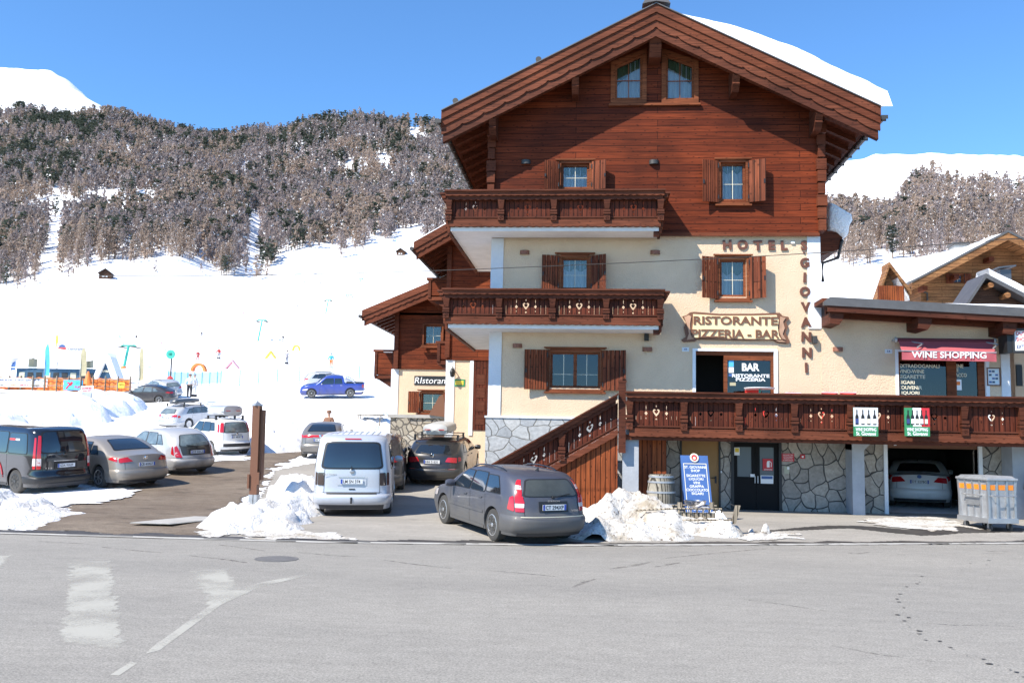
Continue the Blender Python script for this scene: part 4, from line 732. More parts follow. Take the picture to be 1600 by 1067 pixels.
# ------------------------------------------------------------------ shop annex
ax = thing('shop_annex', (9, 27, 2.5), 'single storey cream shop wing with metal edged sloping roof', 'shop')
sh = (8.62, 11.02, 2.52, 4.72)
mb = MB(); plate(mb, [[(6.52, 2.5), (11.62, 2.5), (11.62, 5.42), (6.52, 5.72)], rect(sh[0], sh[1], 2.505, sh[3])], 26.985, 27.3); mb.box(11.35, 11.62, 27.3, 36, 2.5, 5.4); mb.build('stucco_wall', 'stucco', ax)
BW('pilaster', 'white_stucco', (11.42, 11.66, 26.94, 26.985, 2.5, 5.36), parent=ax)
def za(x): return 6.12-(x-6.2)*.052
rf = MB(); rf.prism([(6.34, za(6.34)-.14), (14.5, za(14.5)-.14), (14.5, za(14.5)-.02), (6.34, za(6.34)-.02)], 26.0, 36.5); rf = rf.build('roof', 'beam', ax)
m_ = MB(); m_.prism([(6.34, za(6.34)-.24), (14.5, za(14.5)-.24), (14.5, za(14.5)), (6.52, za(6.52)), (6.34, za(6.34)-.14)], 25.86, 25.98); m_.build('metal_edge', 'roof_metal', rf)
m_ = MB(); m_.prism([(6.45, za(6.45)-.40), (14.5, za(14.5)-.40), (14.5, za(14.5)-.24), (6.45, za(6.45)-.24)], 25.90, 26.0); m_.build('fascia_board', 'rail_wood', rf)
m_ = MB(); m_.prism([(6.56, za(6.56)-.48), (14.5, za(14.5)-.48), (14.5, za(14.5)-.16), (6.56, za(6.56)-.16)], 26.55, 26.7); m_.build('soffit_beam', 'beam', rf)
for px in (1296, 1432, 1563):
    x = P(px, 500, Y=26.3).x; zz = za(x)-.40; m_ = MB(); m_.prism([(x-.05, zz-.30), (x+.20, zz-.34), (x+.30, zz-.18), (x+.32, zz), (x-.05, zz)], 26.02, 26.985); m_.build('bracket', 'rail_wood', rf)
snowcap(7.6, 14.5, lambda u: .10+.16*min(1, u*1.6), 26.5, 36.4, 0, parent=rf, zf=lambda x: za(x)+.0, seed=12, nu=30, nv=20)
# shop front
sf = BW('shop_front', 'frame_wood', (sh[0]+.06, sh[1]-.06, 27.03, 27.12, sh[3]-.26, sh[3]-.06)); sf.parent = None
bpy.data.objects.remove(sf)
def AX(nm, mat, *bs, parent=ax): return BW(nm, mat, *bs, parent=parent)
AX('door_surround', 'white_paint', (sh[0]-.06, sh[0]+.02, 26.95, 27.3, 2.52, sh[3]+.06), (sh[1]-.02, sh[1]+.08, 26.95, 27.3, 2.52, sh[3]+.06), (sh[0]+.02, sh[1]-.02, 26.95, 27.3, sh[3]-.0, sh[3]+.06))
fr = AX('shop_window', 'frame_wood', (sh[0]+.02, sh[0]+.08, 27.03, 27.12, 2.52, sh[3]), (9.98, 10.24, 27.03, 27.12, 2.52, sh[3]-.25), (10.82, sh[1]-.02, 27.03, 27.12, 2.52, sh[3]-.25), (sh[0]+.08, sh[1]-.02, 27.03, 27.12, sh[3]-.25, sh[3]))
gp_ = AX('pane', 'dark_glass', (sh[0]+.08, 9.98, 27.07, 27.08, 2.6, sh[3]-.25), (10.24, 10.82, 27.07, 27.08, 2.6, sh[3]-.25), parent=fr)
m_ = MB(); xa, xb, ya, yb, za_, zb_ = sh[0]-.2, sh[1]+.2, 27.32, 29.5, 2.5, 4.9
m_.add([(xa, ya, za_), (xb, ya, za_), (xb, yb, za_), (xa, yb, za_), (xa, ya, zb_), (xb, ya, zb_), (xb, yb, zb_), (xa, yb, zb_)], [(0, 1, 2, 3), (4, 7, 6, 5), (3, 2, 6, 7), (0, 3, 7, 4), (1, 5, 6, 2)]); m_.build('dark_backing', 'interior_shade', ax)
def linetext(lines, px, pys, wds, hpx, Y, name, mat, parent, bold=.02, left=True):
    for s_, py, w_ in zip(lines, pys, wds):
        a = P(px, py, Y=Y); m_ = MB(); text(m_, s_, a.x, a.z, Y, w_/1450*Y, hpx/1450*Y, .004, bold, 'L' if left else 'C'); m_.build(name, mat, parent)
linetext(['EXTRADOGANALI', 'VINO-WINE', 'SIGARETTE', 'SIGARI', 'SOUVENIR', 'LIQUORI'], 1404.5, [571.5, 579.8, 588.3, 597, 605.3, 613.8], [59.5, 37, 38.5, 23, 34, 30], 5.6, 27.06, 'lettering', 'cream_text', fr)
linetext(['WINE', 'E', 'TABACCO'], 1496, [571.8, 578, 586], [17, 2.6, 27], 5.6, 27.06, 'lettering', 'cream_text', fr, left=False)
q = P(1496, 600.5, Y=27.05); note('shop_notice', q.x-.11, q.x+.11, q.z-.16, q.z+.14, 27.055, 'white', 'white notice with orange square inside the shop door glass', 'notice'); BW('picture', 'orange', (q.x-.07, q.x+.07, 27.038, 27.042, q.z-.02, q.z+.08), parent=bpy.data.objects['shop_notice'])
for i in range(9):
    x = 9.35+.07*i+.02*(i % 3); zz = 3.35+.28*(i % 2); m_ = MB(); m_.lathe([(.028, zz), (.03, zz+.02), (.03, zz+.16), (.012, zz+.2), (.012, zz+.26)], 10, (x, 27.6, 0)); o = m_.build('bottle', ['car_glass', 'tan_wall', 'white'][i % 3], sm=40, loc=(x, 27.6, zz)); tag(o, 'bottle standing behind the shop window glass', 'bottle', 'bottles in the shop window')
BW('shelf', 'old_wood', (9.2, 9.95, 27.45, 27.8, 3.31, 3.345), parent=ax); BW('shelf', 'old_wood', (9.2, 9.95, 27.45, 27.8, 3.595, 3.625), parent=ax)
q = F27(1551, 589); o = note('price_board', q.x-.15, q.x+.16, q.z-.22, q.z+.23, 26.96, 'plate_white', 'white framed picture board on the wall right of the shop door', 'poster', frame='sign_brown')
for r_ in range(4):
    for c_ in range(3): BW('picture', ['blue_sign', 'dark_blue', 'poster'][(r_+c_) % 3], (q.x-.12+c_*.085, q.x-.05+c_*.085, 26.943, 26.947, q.z+.13-r_*.10, q.z+.18-r_*.10), parent=o)
# awning
aw = thing('awning', (9.9, 26.9, 4.9), 'dusty red awning lettered WINE SHOPPING over the shop window', 'awning')
m_ = MB(); m_.tube([(8.53, 26.72, 5.03), (11.14, 26.72, 5.02)], .055, 12); m_.build('roller', 'awning_dark', aw, sm=40)
for x in (8.5, 11.17): m_ = MB(); m_.lathe([(.075, -.03), (.085, 0), (.075, .03)], 12, (x, 26.72, 5.03), 'x'); m_.tube([(x, 26.72, 5.03), (x, 26.96, 5.03)], .03, 6); m_.build('bracket', 'galv', aw)
fa, fb = P(1409, 548, Y=26.15), P(1557, 551, Y=26.15); aL = (8.58, 26.70, 5.0); aR = (11.10, 26.70, 5.0)
def awf(u, v): a = Vector(aL).lerp(Vector(fa), v); b_ = Vector(aR).lerp(Vector(fb), v); q = a.lerp(b_, u); q.z -= .03*math.sin(v*math.pi)*(1+.5*math.sin(u*9)); return tuple(q)
m_ = MB(); m_.grid(awf, 24, 8); m_.build('canopy', 'awning_cloth', aw, sm=60)
hv = (P(1409, 562, Y=26.15).z-fa.z); m_ = MB(); m_.grid(lambda u, v: (fa.x+(fb.x-fa.x)*u, 26.15+.012*math.sin(u*26+v), fa.z+(fb.z-fa.z)*u+hv*v), 60, 3); vl = m_.build('valance', 'awning_cloth', aw, sm=60)
m_ = MB(); m_.tube([tuple(fa), tuple(fb)], .016, 8); m_.build('front_bar', 'galv', aw, sm=40)
c_ = P(1483, 554.5, Y=26.12); m_ = MB(); text(m_, 'WINE SHOPPING', c_.x, c_.z, 26.13, 109/1450*26.12, 9.6/1450*26.12, .003, .02); m_.build('lettering', 'white', vl)
for x in (8.9, 10.9): m_ = MB(); m_.tube([(x, 26.72, 4.98), (x+.25, 26.45, 4.9), (x, 26.17, 4.76)], .02, 6); m_.build('folding_arm', 'galv', aw)
# duty free light box
q = P(1563, 553, Y=26.6); dz = P(1563, 517, Y=26.6).z-q.z
ds = thing('duty_free_sign', (q.x, 26.8, q.z), 'white light box sign with red and blue duty free lettering at the right edge', 'sign')
m_ = MB(); m_.box(0, .16, -.55, .0, .0, dz); m_.mp(lambda v: Vector((q.x+v.x, 26.7+v.y, q.z+v.z))); m_.build('casing', 'black', ds)
ang = R(32); m_ = MB(); Lg = 2.6; fx = lambda s, d, z: Vector((q.x+.17+s*math.cos(ang)+d*math.sin(ang), 26.15-s*math.sin(ang)*.45+d*math.cos(ang), q.z+.02+z))
m_.box(0, Lg, 0, .14, 0, dz-.04); m_.mp(lambda v: fx(v.x, v.y, v.z)); fc = m_.build('face', 'white', ds)
m_ = MB(); plate(m_, [rect(-.03, Lg+.03, -.03, dz-.01), rect(.03, Lg-.03, .03, dz-.07)], -.03, .16); m_.mp(lambda v: fx(v.x, v.y, v.z)); m_.build('frame', 'black', ds)
for s_, x_, z_, w_, h_, mt in (('DUTY FREE', .08, .74, .62, .15, 'red'), ('SHOP', .08, .50, .28, .15, 'red'), ('TABACCHI', .52, .50, .6, .15, 'blue_sign'), ('EXTRADOGANALE', .08, .20, .95, .15, 'navy'), ('SHOP', .75, .74, .3, .15, 'red')):
    m_ = MB(); text(m_, s_, x_, z_*dz/.95*1.0, -.006, w_, h_*dz/.95, .004, .02, 'L'); m_.mp(lambda v: fx(v.x, v.y, v.z)); m_.build('lettering', mt, fc)
# ------------------------------------------------------------------ bar door
dh = door_h
BW('door_surround', 'white_paint', (dh[0]-.07, dh[0]+.02, 26.96, 27.3, 2.52, dh[3]+.05), (dh[1]-.02, dh[1]+.08, 26.96, 27.3, 2.52, dh[3]+.05), (dh[0]+.02, dh[1]-.02, 26.96, 27.3, dh[3]-.02, dh[3]+.05))
xd = P(1131, 600, Y=27.05).x
fr = BW('bar_door', 'frame_wood', (dh[0]+.02, dh[1]-.02, 27.04, 27.14, dh[3]-.13, dh[3]-.02), (xd, xd+.10, 27.04, 27.14, 2.52, dh[3]-.13), (xd+.1, dh[1]-.10, 27.04, 27.14, dh[3]-.27, dh[3]-.13), (dh[1]-.10, dh[1]-.02, 27.04, 27.14, 2.52, dh[3]-.13))
BW('pane', 'dark_glass', (xd+.1, dh[1]-.10, 27.09, 27.1, 2.52, dh[3]-.27), parent=fr)
for s_, py, w_, h_ in (('BAR', 573.5, 26.5, 12), ('RISTORANTE', 587, 57, 5.2), ('PIZZERIA', 593, 45, 5)):
    a = P(1173, py, Y=27.08); m_ = MB(); text(m_, s_, a.x, a.z, 27.088, w_/1450*27, h_/1450*27, .004, .03); m_.build('lettering', 'white', fr)
for k, (px, py, w_, h_, mt, lb) in enumerate([(1142.5, 568, .14, .18, 'light_blue', 'small blue sticker at the top left of the bar door glass'), (1142.5, 578, .14, .16, 'white', 'small white paper sticker on the bar door glass'), (1141, 586, .09, .07, 'blue_sign', 'tiny dark blue sticker on the bar door glass'), (1145, 600, .17, .09, 'khaki', 'greenish sticker low on the bar door glass')]):
    q = P(px, py, Y=27.08); note('sticker', q.x-w_/2, q.x+w_/2, q.z-h_/2, q.z+h_/2, 27.086, mt, lb, 'sticker')
# wall things ---------------------------------------------------------------
def wall_light(px, py, label, Yw=27.0, mat='copper'):
    q = P(px, py, Y=Yw-.08); r_ = thing('wall_light', (q.x, Yw, q.z), label, 'wall light', group='copper wall lights')
    m_ = MB(); m_.grid(lambda u, v: (q.x-.14*math.cos(math.pi*u), Yw-.12*math.sin(math.pi*u), q.z-.06+.12*v), 16, 1); m_.add([(q.x-.14*math.cos(math.pi*u/16), Yw-.12*math.sin(math.pi*u/16), q.z+.06) for u in range(17)], [tuple(range(17))]); m_.build('lamp_shade', mat, r_, sm=50)
    m_ = MB().box(q.x-.10, q.x+.10, Yw-.03, Yw-.002, q.z-.04, q.z+.03); m_.build('back_plate', 'dark_metal', r_)
for px, py, lb in ((819.5, 394, 'copper wall light left of the middle floor window above the lower balcony'), (1024, 394, 'copper wall light between the two middle floor windows'), (808, 540, 'copper wall light left of the ground floor window'), (1011.5, 545.5, 'copper wall light right of the ground floor window'), (1310, 545.5, 'copper wall light on the sunlit shop wing wall')): wall_light(px, py, lb)
wall_light(821.5, 253, 'dark wall light left of the upper balcony window', 26.88, 'dark_metal'); wall_light(1022, 253, 'dark wall light on the planks between the two upper windows', 26.88, 'dark_metal')
def wbox(name, px, py, w_, d_, h_, mat, label, cat, Yw=27.0, bevel=.01): q = P(px, py, Y=Yw-d_); return tag(MB().box(q.x-w_/2, q.x+w_/2, Yw-d_, Yw-.002, q.z-h_/2, q.z+h_/2).build(name, mat, loc=(q.x, Yw, q.z), bevel=bevel), label, cat)
wbox('loudspeaker', 1010.5, 526.5, .13, .16, .20, 'black', 'small black loudspeaker under the lower balcony corner', 'loudspeaker'); wbox('floodlight', 1274, 530.5, .12, .16, .22, 'dark_metal', 'small grey floodlight beside the vertical wooden letters', 'floodlight'); wbox('junction_box', 1239, 379, .11, .05, .07, 'white_paint', 'tiny white box between the letters of the hotel name', 'box')
for px, py, s_, lb in ((1071, 546, '49', 'white house number plate left of the bar door'), (1388, 549, '54', 'white house number plate left of the shop window')):
    q = F27(px, py); note('house_number', q.x-.10, q.x+.10, q.z-.06, q.z+.06, 26.99, 'poster' if 0 else 'plate_white', lb, 'number plate', [(s_, q.x, q.z, .09, .06, 'navy')])
# wooden letters
lt = thing('hotel_letters', (5, 27, 7.6), 'brown wooden letters HOTEL S. GIOVANNI fixed to the cream wall', 'letter sign')
def wl(ch, px, py, hpx=13.5, rot=0):
    q = F27(px, py); m_ = MB(); text(m_, ch, q.x, q.z, 26.985, None, hpx/1450*27, .03, .05); m_.mp(lambda v: Vector((q.x+(v.x-q.x)*math.cos(rot)-(v.z-q.z)*math.sin(rot), v.y, q.z+(v.x-q.x)*math.sin(rot)+(v.z-q.z)*math.cos(rot)))); m_.build('letter', 'letter_wood', lt)
for i, (ch, px, py) in enumerate([('H', 1136, 383), ('O', 1160, 383), ('T', 1184, 384), ('E', 1205.5, 383.5), ('L', 1225, 384), ('S', 1256, 384), ('G', 1257, 411), ('I', 1257, 434), ('O', 1257.5, 456), ('V', 1258.5, 480), ('A', 1259, 503.5), ('N', 1259.5, 526.5), ('N', 1260.5, 551), ('I', 1259.5, 574.5)]): wl(ch, px, py, 15.5, random.uniform(-.05, .05))
wl('.', 1256, 395, 3)
# scroll sign painted on board
q0, q1 = F27(1066, 488), F27(1233, 537); cx, cz = (q0.x+q1.x)/2, (q0.z+q1.z)/2; hw_, hh_ = (q1.x-q0.x)/2, (q0.z-q1.z)/2
sg = thing('scroll_sign', (cx, 27, cz), 'scroll shaped restaurant pizzeria bar board above the bar door', 'sign')
tl = [(-1.0, .70), (-.92, .80), (-.86, .98), (-.78, 1.02), (-.3, .90), (.3, .92), (.70, .98), (.82, 1.0), (.88, .78), (.98, .74), (1.0, .62), (.94, .4), (.97, .1), (.93, -.3), (1.0, -.85), (.99, -1.0), (.78, -.98), (.70, -.80), (.2, -.84), (-.3, -.80), (-.72, -.80), (-.76, -.92), (-.98, -.98), (-1.02, -.84), (-.93, -.6), (-.97, 0.), (-.93, .35)]
m_ = MB(); plate(m_, [[(cx+x*hw_, cz+z*hh_) for x, z in tl]], 26.93, 26.995); m_.build('scroll_edge', 'sign_brown', sg)
inn = [(-.80, .86), (-.3, .76), (.3, .78), (.76, .84), (.80, .5), (.78, 0), (.80, -.5), (.84, -.74), (.2, -.72), (-.3, -.68), (-.78, -.68), (-.82, -.3), (-.80, .3)]
m_ = MB(); plate(m_, [[(cx+x*hw_, cz+z*hh_) for x, z in inn]], 26.90, 26.93); m_.build('face', 'scroll_cream', sg)
for L in ([(.83, .74), (.93, .66), (.88, .4), (.91, 0), (.87, -.4), (.93, -.78), (.86, -.70), (.81, -.3), (.82, .3)], [(-.97, .66), (-.88, .8), (-.84, .7), (-.86, .2), (-.85, -.5), (-.78, -.76), (-.92, -.84), (-.88, -.4), (-.92, .2)], [(-.75, -.74), (-.3, -.72), (.6, -.76), (.86, -.82), (.93, -.92), (.8, -.9), (.72, -.78)]):
    m_ = MB(); plate(m_, [[(cx+x*hw_, cz+z*hh_) for x, z in L]], 26.90, 26.93); m_.build('scroll_curl', 'scroll_tan', sg)
for s_, px, py, w_, h_ in (('RISTORANTE', 1149, 501, 128, 13), ('PIZZERIA - BAR', 1149, 521.5, 133, 13)):
    a = P(px, py, Y=26.9); m_ = MB(); text(m_, s_, a.x, a.z, 26.895, w_/1450*26.9, h_/1450*26.9, .02, .025); m_.build('lettering', 'sign_brown', sg)
# wine posters hung on the terrace rail
for k, (xa_, xb_, za_, zb_) in enumerate([(1334, 1371.5, 637, 681), (1414, 1452, 637.5, 681)]):
    a, b_ = P(xa_, zb_, Y=24.6), P(xb_, za_, Y=24.6); o = MB().box(a.x, b_.x, 24.6, 24.63, a.z, b_.z).build('wine_banner', 'green_sign', loc=((a.x+b_.x)/2, 24.6, a.z)); W_, H_ = b_.x-a.x, b_.z-a.z
    tag(o, ['square wine shop banner with four bottles on a grey field', 'square wine shop banner with five bottles on an Italian tricolour field'][k], 'banner')
    if k == 0: BW('field', 'plate_white', (a.x, b_.x, 24.594, 24.599, a.z+.34*H_, b_.z), parent=o)
    else: BW('field', 'white', (a.x+.33*W_, a.x+.67*W_, 24.594, 24.599, a.z+.34*H_, b_.z), parent=o); BW('field', 'red', (a.x+.67*W_, b_.x, 24.594, 24.599, a.z+.34*H_, b_.z), parent=o)
    nb_ = 4+k
    for i in range(nb_):
        x = a.x+W_*(.14+.72*i/(nb_-1)); z0 = a.z+.40*H_; r_ = W_*.065; hB = H_*.52; m_ = MB(); plate(m_, [[(x-r_, z0), (x+r_, z0), (x+r_, z0+hB*.55), (x+r_*.35, z0+hB*.72), (x+r_*.35, z0+hB), (x-r_*.35, z0+hB), (x-r_*.35, z0+hB*.72), (x-r_, z0+hB*.55)]], 24.589, 24.593); bt = m_.build('bottle_picture', 'black', o)
        BW('label_picture', ['navy', 'white', 'cream_text', 'white', 'cream_text'][i], (x-r_*.9, x+r_*.9, 24.585, 24.588, z0+hB*.08, z0+hB*.40), parent=bt)
    for s_, f_, w_, h_ in (('WINE SHOPPING', .235, .84, .12), ('St. Giovanni', .09, .80, .13)): m_ = MB(); text(m_, s_, a.x+W_/2, a.z+f_*H_, 24.598, W_*w_, H_*h_, .004, .02); m_.build('lettering', 'white', o)
# terrace furniture
q = P(1187, 606, Y=26.1); tb = thing('bar_table', (q.x, 26.1, 2.5), 'round white table top showing above the terrace rail by the bar door', 'table')
m_ = MB(); m_.lathe([(.40, q.z-.03), (.42, q.z-.015), (.42, q.z), (.39, q.z+.005)], 32, (q.x, 26.1, 0)); m_.build('table_top', 'white', tb, sm=40); m_ = MB(); m_.tube([(q.x, 26.1, 2.55), (q.x, 26.1, q.z-.03)], .03, 10); m_.build('leg', 'teal', tb); m_ = MB(); m_.lathe([(.25, 2.502), (.25, 2.53), (.05, 2.56)], 20, (q.x, 26.1, 0)); m_.build('foot', 'dark_metal', tb)
def red_chair(x, y, zt_, label):
    r_ = thing('plastic_chair', (x, y, 2.5), label, 'chair', group='red plastic chairs on the terrace')
    m_ = MB(); m_.box(x-.23, x+.23, y-.22, y+.22, 2.92, 2.95); m_.build('seat', 'red_bright', r_)
    m_ = MB(); m_.grid(lambda u, v: (x-.22+.44*u, y+.20+.06*v-.05*math.sin(u*math.pi)*-1, 2.95+(zt_-2.95)*v+.015*math.sin(u*math.pi)*v), 10, 4); m_.build('backrest', 'red_bright', r_, sm=50); m_ = MB(); m_.box(x-.22, x+.22, y+.235, y+.25, zt_-.018, zt_+.0); m_.build('top_edge', 'white', r_)
    for sx in (-1, 1):
        for sy in (-1, 1): m_ = MB(); m_.tube([(x+sx*.2, y+sy*.2, 2.92), (x+sx*.24, y+sy*.24, 2.5)], .018, 6); m_.build('leg', 'red_bright', r_)
for px, zz, lb in ((1177, 608, 'red plastic chair under the round white table'), (1239.5, 613, 'red plastic chair on the terrace right of the bar door'), (1297, 612.5, 'red plastic chair on the terrace below the copper wall light, left of a twin'), (1326, 612.5, 'red plastic chair on the terrace below the shop wing, rightmost')):
    q = P(px, zz, Y=26.3); red_chair(q.x, 26.1, q.z, lb)
# ------------------------------------------------------------------ rear restaurant buildings
A = thing('rear_house', (-4.5, 36, 1), 'wood and cream rear wing of the hotel with a brown panelled door', 'house')
YA = 36.0; sA = lambda px, py: P(px, py, Y=YA)
xl, xr_ = sA(697, 600).x, -2.7; zsp = sA(720, 563).z; z0A = .3; d0, d1 = sA(738, 668), sA(770, 561)
mb = MB(); mb.box(xl, xr_, YA, YA+9, z0A, zsp); mb.build('stucco_wall', 'stucco', A)
BW('pilaster', 'white_stucco', (xl-.02, xl+.33, YA-.03, YA, z0A, zsp), parent=A); BW('pilaster', 'white_stucco', (xl-.02, xl, YA, YA+1, z0A, zsp), parent=A)
fr = BW('door', 'white_paint', (d0.x-.14, d0.x-.0, YA-.04, YA, d0.z-.3, d1.z+.12), (d0.x, d1.x+.5, YA-.04, YA, d1.z, d1.z+.12), parent=A); BW('door_leaf', 'boards', (d0.x, d1.x+.5, YA-.03, YA, d0.z-.1, d1.z), parent=fr)
for i in range(2):
    for j in range(4): BW('door_panel', 'rail_wood', (d0.x+.12+i*.42, d0.x+.46+i*.42, YA-.045, YA-.03, d0.z+.12+j*.52, d0.z+.52+j*.52), parent=fr)
BW('timber_wall', 'planks_far', (xl+.02, xr_, YA-.06, YA+9, zsp, 9.3), parent=A)
BW('log_corner', 'beam', (xl-.06, xl+.12, YA-.16, YA+.05, zsp+.1, 9.6), parent=A)
def gable(root, xe, ze, xr2, Yf, Yb, slope, th=.14, mat='trim_wood', over=0, both=False):
    z_ = lambda x: ze+(x-xe)*slope
    m_ = MB(); m_.prism([(xe, z_(xe)), (xr2, z_(xr2)), (xr2, z_(xr2)+th), (xe, z_(xe)+th)], Yf+.1, Yb)
    rf = m_.build('roof', 'beam', root)
    for nm, a, b_, y, sc_ in (('verge_board', .0, .30, Yf, 0), ('verge_board', -.16, 0., Yf+.04, 1)):
        n_ = 60; L = [(xe+(xr2-xe)*i/n_, z_(xe+(xr2-xe)*i/n_)+b_) for i in range(n_+1)]+[(xe+(xr2-xe)*i/n_, z_(xe+(xr2-xe)*i/n_)+a-(.05*abs(math.sin(i*.9)) if sc_ and i else 0)) for i in range(n_, -1, -1)]
        m_ = MB(); plate(m_, [L], y, y+.08); m_.build(nm, mat, rf)
    m_ = MB(); m_.prism([(xe+.1, z_(xe+.1)-.42), (xr2, z_(xr2)-.42), (xr2, z_(xr2)-.16), (xe+.1, z_(xe+.1)-.16)], Yf+.08, Yf+.22); m_.build('rake_rafter', 'beam', rf)
    for i in range(12): m_ = MB(); y = Yf+.9+i*.8; m_.prism([(xe+.12, z_(xe+.12)-.16), (xe+1.6, z_(xe+1.6)-.2), (xe+1.6, z_(xe+1.6)), (xe+.12, z_(xe+.12))], y, y+.16); m_.build('rafter_tail', 'beam', rf)
    m_ = MB(); m_.tube([(xe-.06, Yf-.1, z_(xe)+.02), (xe-.06, Yb, z_(xe)+.02)], .08, 8); m_.build('gutter', 'dark_metal', rf, sm=40)
    snowcap(xr2, xe+.1, lambda u: .22+.08*u, Yf+.12, Yb, .3, parent=rf, zf=lambda x: z_(x)+.30, seed=21, nu=20, nv=16)
    return rf
e1 = P(646, 392, Y=34.8); e2 = P(692, 366, Y=34.8); sl = (e2.z-e1.z)/(e2.x-e1.x); gable(A, e1.x, e1.z+.05, -2.99, 34.8, 45, sl)
m_ = MB(); m_.prism([(xl, 9.3), (-2.99, 9.3), (-2.99, e1.z+(-2.99-e1.x)*sl), (xl, e1.z+(xl-e1.x)*sl)], YA-.06, YA+.2); m_.build('gable_wall', 'planks_far', A)
q = sA(712, 590); m_ = MB(); m_.tube([(q.x-.1, YA, q.z+.35), (q.x-.1, YA-.25, q.z+.4)], .02, 6); m_.lathe([(.05, q.z+.35), (.11, q.z+.2), (.07, q.z+.02), (.02, q.z)], 8, (q.x-.1, YA-.25, 0)); tag(m_.build('wall_lantern', 'black', loc=(q.x-.1, YA, q.z+.2)), 'black wrought lantern on the rear wing wall above the green sign', 'lantern')
q = sA(718, 598); note('green_sign', q.x-.22, q.x+.22, q.z-.14, q.z+.14, YA-.01, 'green_sign', 'small green and yellow sign left of the rear panelled door', 'sign'); BW('panel', 'yellow', (q.x-.16, q.x+.16, YA-.03, YA-.023, q.z-.08, q.z+.08), parent=bpy.data.objects['green_sign'])
B = thing('rear_restaurant', (-7.5, 41, 1.5), 'cream and timber restaurant house behind the parked cars with Ristorante board', 'house')
YB = 41.0; sB = lambda px, py: P(px, py, Y=YB); xl2 = sB(611, 620).x; zsb = sB(650, 577).z; zb2 = sB(640, 648).z; xr2 = -5.0
BW('stucco_wall', 'stucco', (xl2, xr2, YB, YB+9, zb2, zsb), parent=B); BW('pilaster', 'white_stucco', (xl2-.02, xl2+.32, YB-.03, YB, zb2, zsb), (xl2-.02, xl2, YB, YB+.6, zb2, zsb), parent=B)
BW('timber_wall', 'planks_far', (xl2+.25, xr2, YB-.06, YB+9, zsb, 7.6), parent=B); BW('log_corner', 'beam', (xl2+.1, xl2+.3, YB-.2, YB+.0, zsb, 8.0), parent=B)
e1 = P(565, 497, Y=39.9); e2 = P(690, 445, Y=39.9); sl2 = (e2.z-e1.z)/(e2.x-e1.x); gable(B, e1.x, e1.z+.05, -5.2, 39.9, 50, sl2)
m_ = MB(); m_.prism([(xl2+.25, 7.5), (xr2, 7.5), (xr2, e1.z+(xr2-e1.x)*sl2), (xl2+.25, e1.z+(xl2+.25-e1.x)*sl2)], YB-.06, YB+.2); m_.build('gable_wall', 'planks_far', B)
wa, wb = sB(664, 539), sB(689, 509); window(B, wa.x, wb.x+.1, wa.z, wb.z, YB-.06, None, 1, curtain=False, lintel=False, proud=True)
wa, wb = sB(659, 643), sB(694, 614); window(B, wa.x, wb.x, wa.z, wb.z, YB, (6, None, .5), 1, curtain=False, lintel=True, proud=True)
# side balconies of the two rear houses
def box_balcony(root, xa, xb, y0, y1, zb_, zt_):
    bl = BW('balcony', 'beam', (xa, xb, y0, y1, zb_, zb_+.15), parent=root)
    BW('panel', 'planks_far', (xa, xb, y0, y0+.05, zb_+.2, zt_-.12), (xa, xa+.05, y0+.05, y1, zb_+.2, zt_-.12), parent=bl); BW('top_rail', 'trim_wood', (xa-.08, xb, y0-.05, y0+.1, zt_-.1, zt_), (xa-.08, xa+.1, y0+.1, y1, zt_-.1, zt_), parent=bl)
    for x in (xa+.05, xb-.05): BW('baluster_post', 'rail_wood', (x-.06, x+.06, y0-.04, y0+.0, zb_+.1, zt_-.1), parent=bl)
    m_ = MB(); m_.prism([(xa+.1, zb_), (xb, zb_-.5), (xb, zb_)], y0+.1, y0+.25); m_.build('bracket', 'rail_wood', bl)
qa, qb = sB(584, 591), sB(612, 546); box_balcony(B, qa.x, xl2+.1, YB+.1, YB+6, qa.z, qb.z)
qa, qb = P(683, 569, Y=36.8), P(697, 533, Y=36.8); box_balcony(A, qa.x, xl-.0, 36.8, 42, qa.z, qb.z)
qa, qb = P(669, 469, Y=37.5), P(697, 434, Y=37.5); box_balcony(A, qa.x, xl, 37.5, 42, qa.z, qb.z)
q = sB(673, 594.5); o = note('restaurant_board', q.x-.74, xl*YB/YA-.0+.25, q.z-.20, q.z+.20, YB-.02, 'black', 'black board with handwritten white Ristorante on the rear house', 'sign')
m_ = MB(); text(m_, 'RIstorante', q.x-.70, q.z, YB-.036, 1.72, .27, .004, .0, 'L'); m_.mp(lambda v: Vector((v.x+(v.z-q.z)*.18, v.y, v.z))); m_.build('lettering', 'white', o)
# rubble terrace wall of the rear house
ra, rb = P(611, 648, Y=40.2), P(697, 648, Y=40.2); rw = BW('rubble_wall', 'rubble', (ra.x, rb.x+1.2, 40.1, 40.9, .5, ra.z-.1), parent=None); bpy.data.objects.remove(rw)
rw = MB().box(ra.x, -5.0, 40.1, 41.2, .5, ra.z-.12).build('rubble_wall', 'rubble', loc=(ra.x, 40.1, .8)); tag(rw, 'rubble stone wall with slab coping below the rear restaurant', 'wall'); BW('coping', 'concrete', (ra.x-.1, -4.9, 40.0, 41.25, ra.z-.12, ra.z+.02), parent=rw)
q = P(672, 648, Y=39.9); m_ = MB(); q2 = P(690, 615, Y=39.9); plate(m_, [[(q2.x-.55, q.z), (q2.x-.1, q2.z-.1), (q2.x+.05, q2.z-.02), (q2.x+.3, q.z-.1)]], 39.9, 39.98); tag(m_.build('leaning_panel', 'sign_brown', loc=(q.x, 39.9, q.z)), 'brown curved wooden panel leaning under the rear window', 'panel')
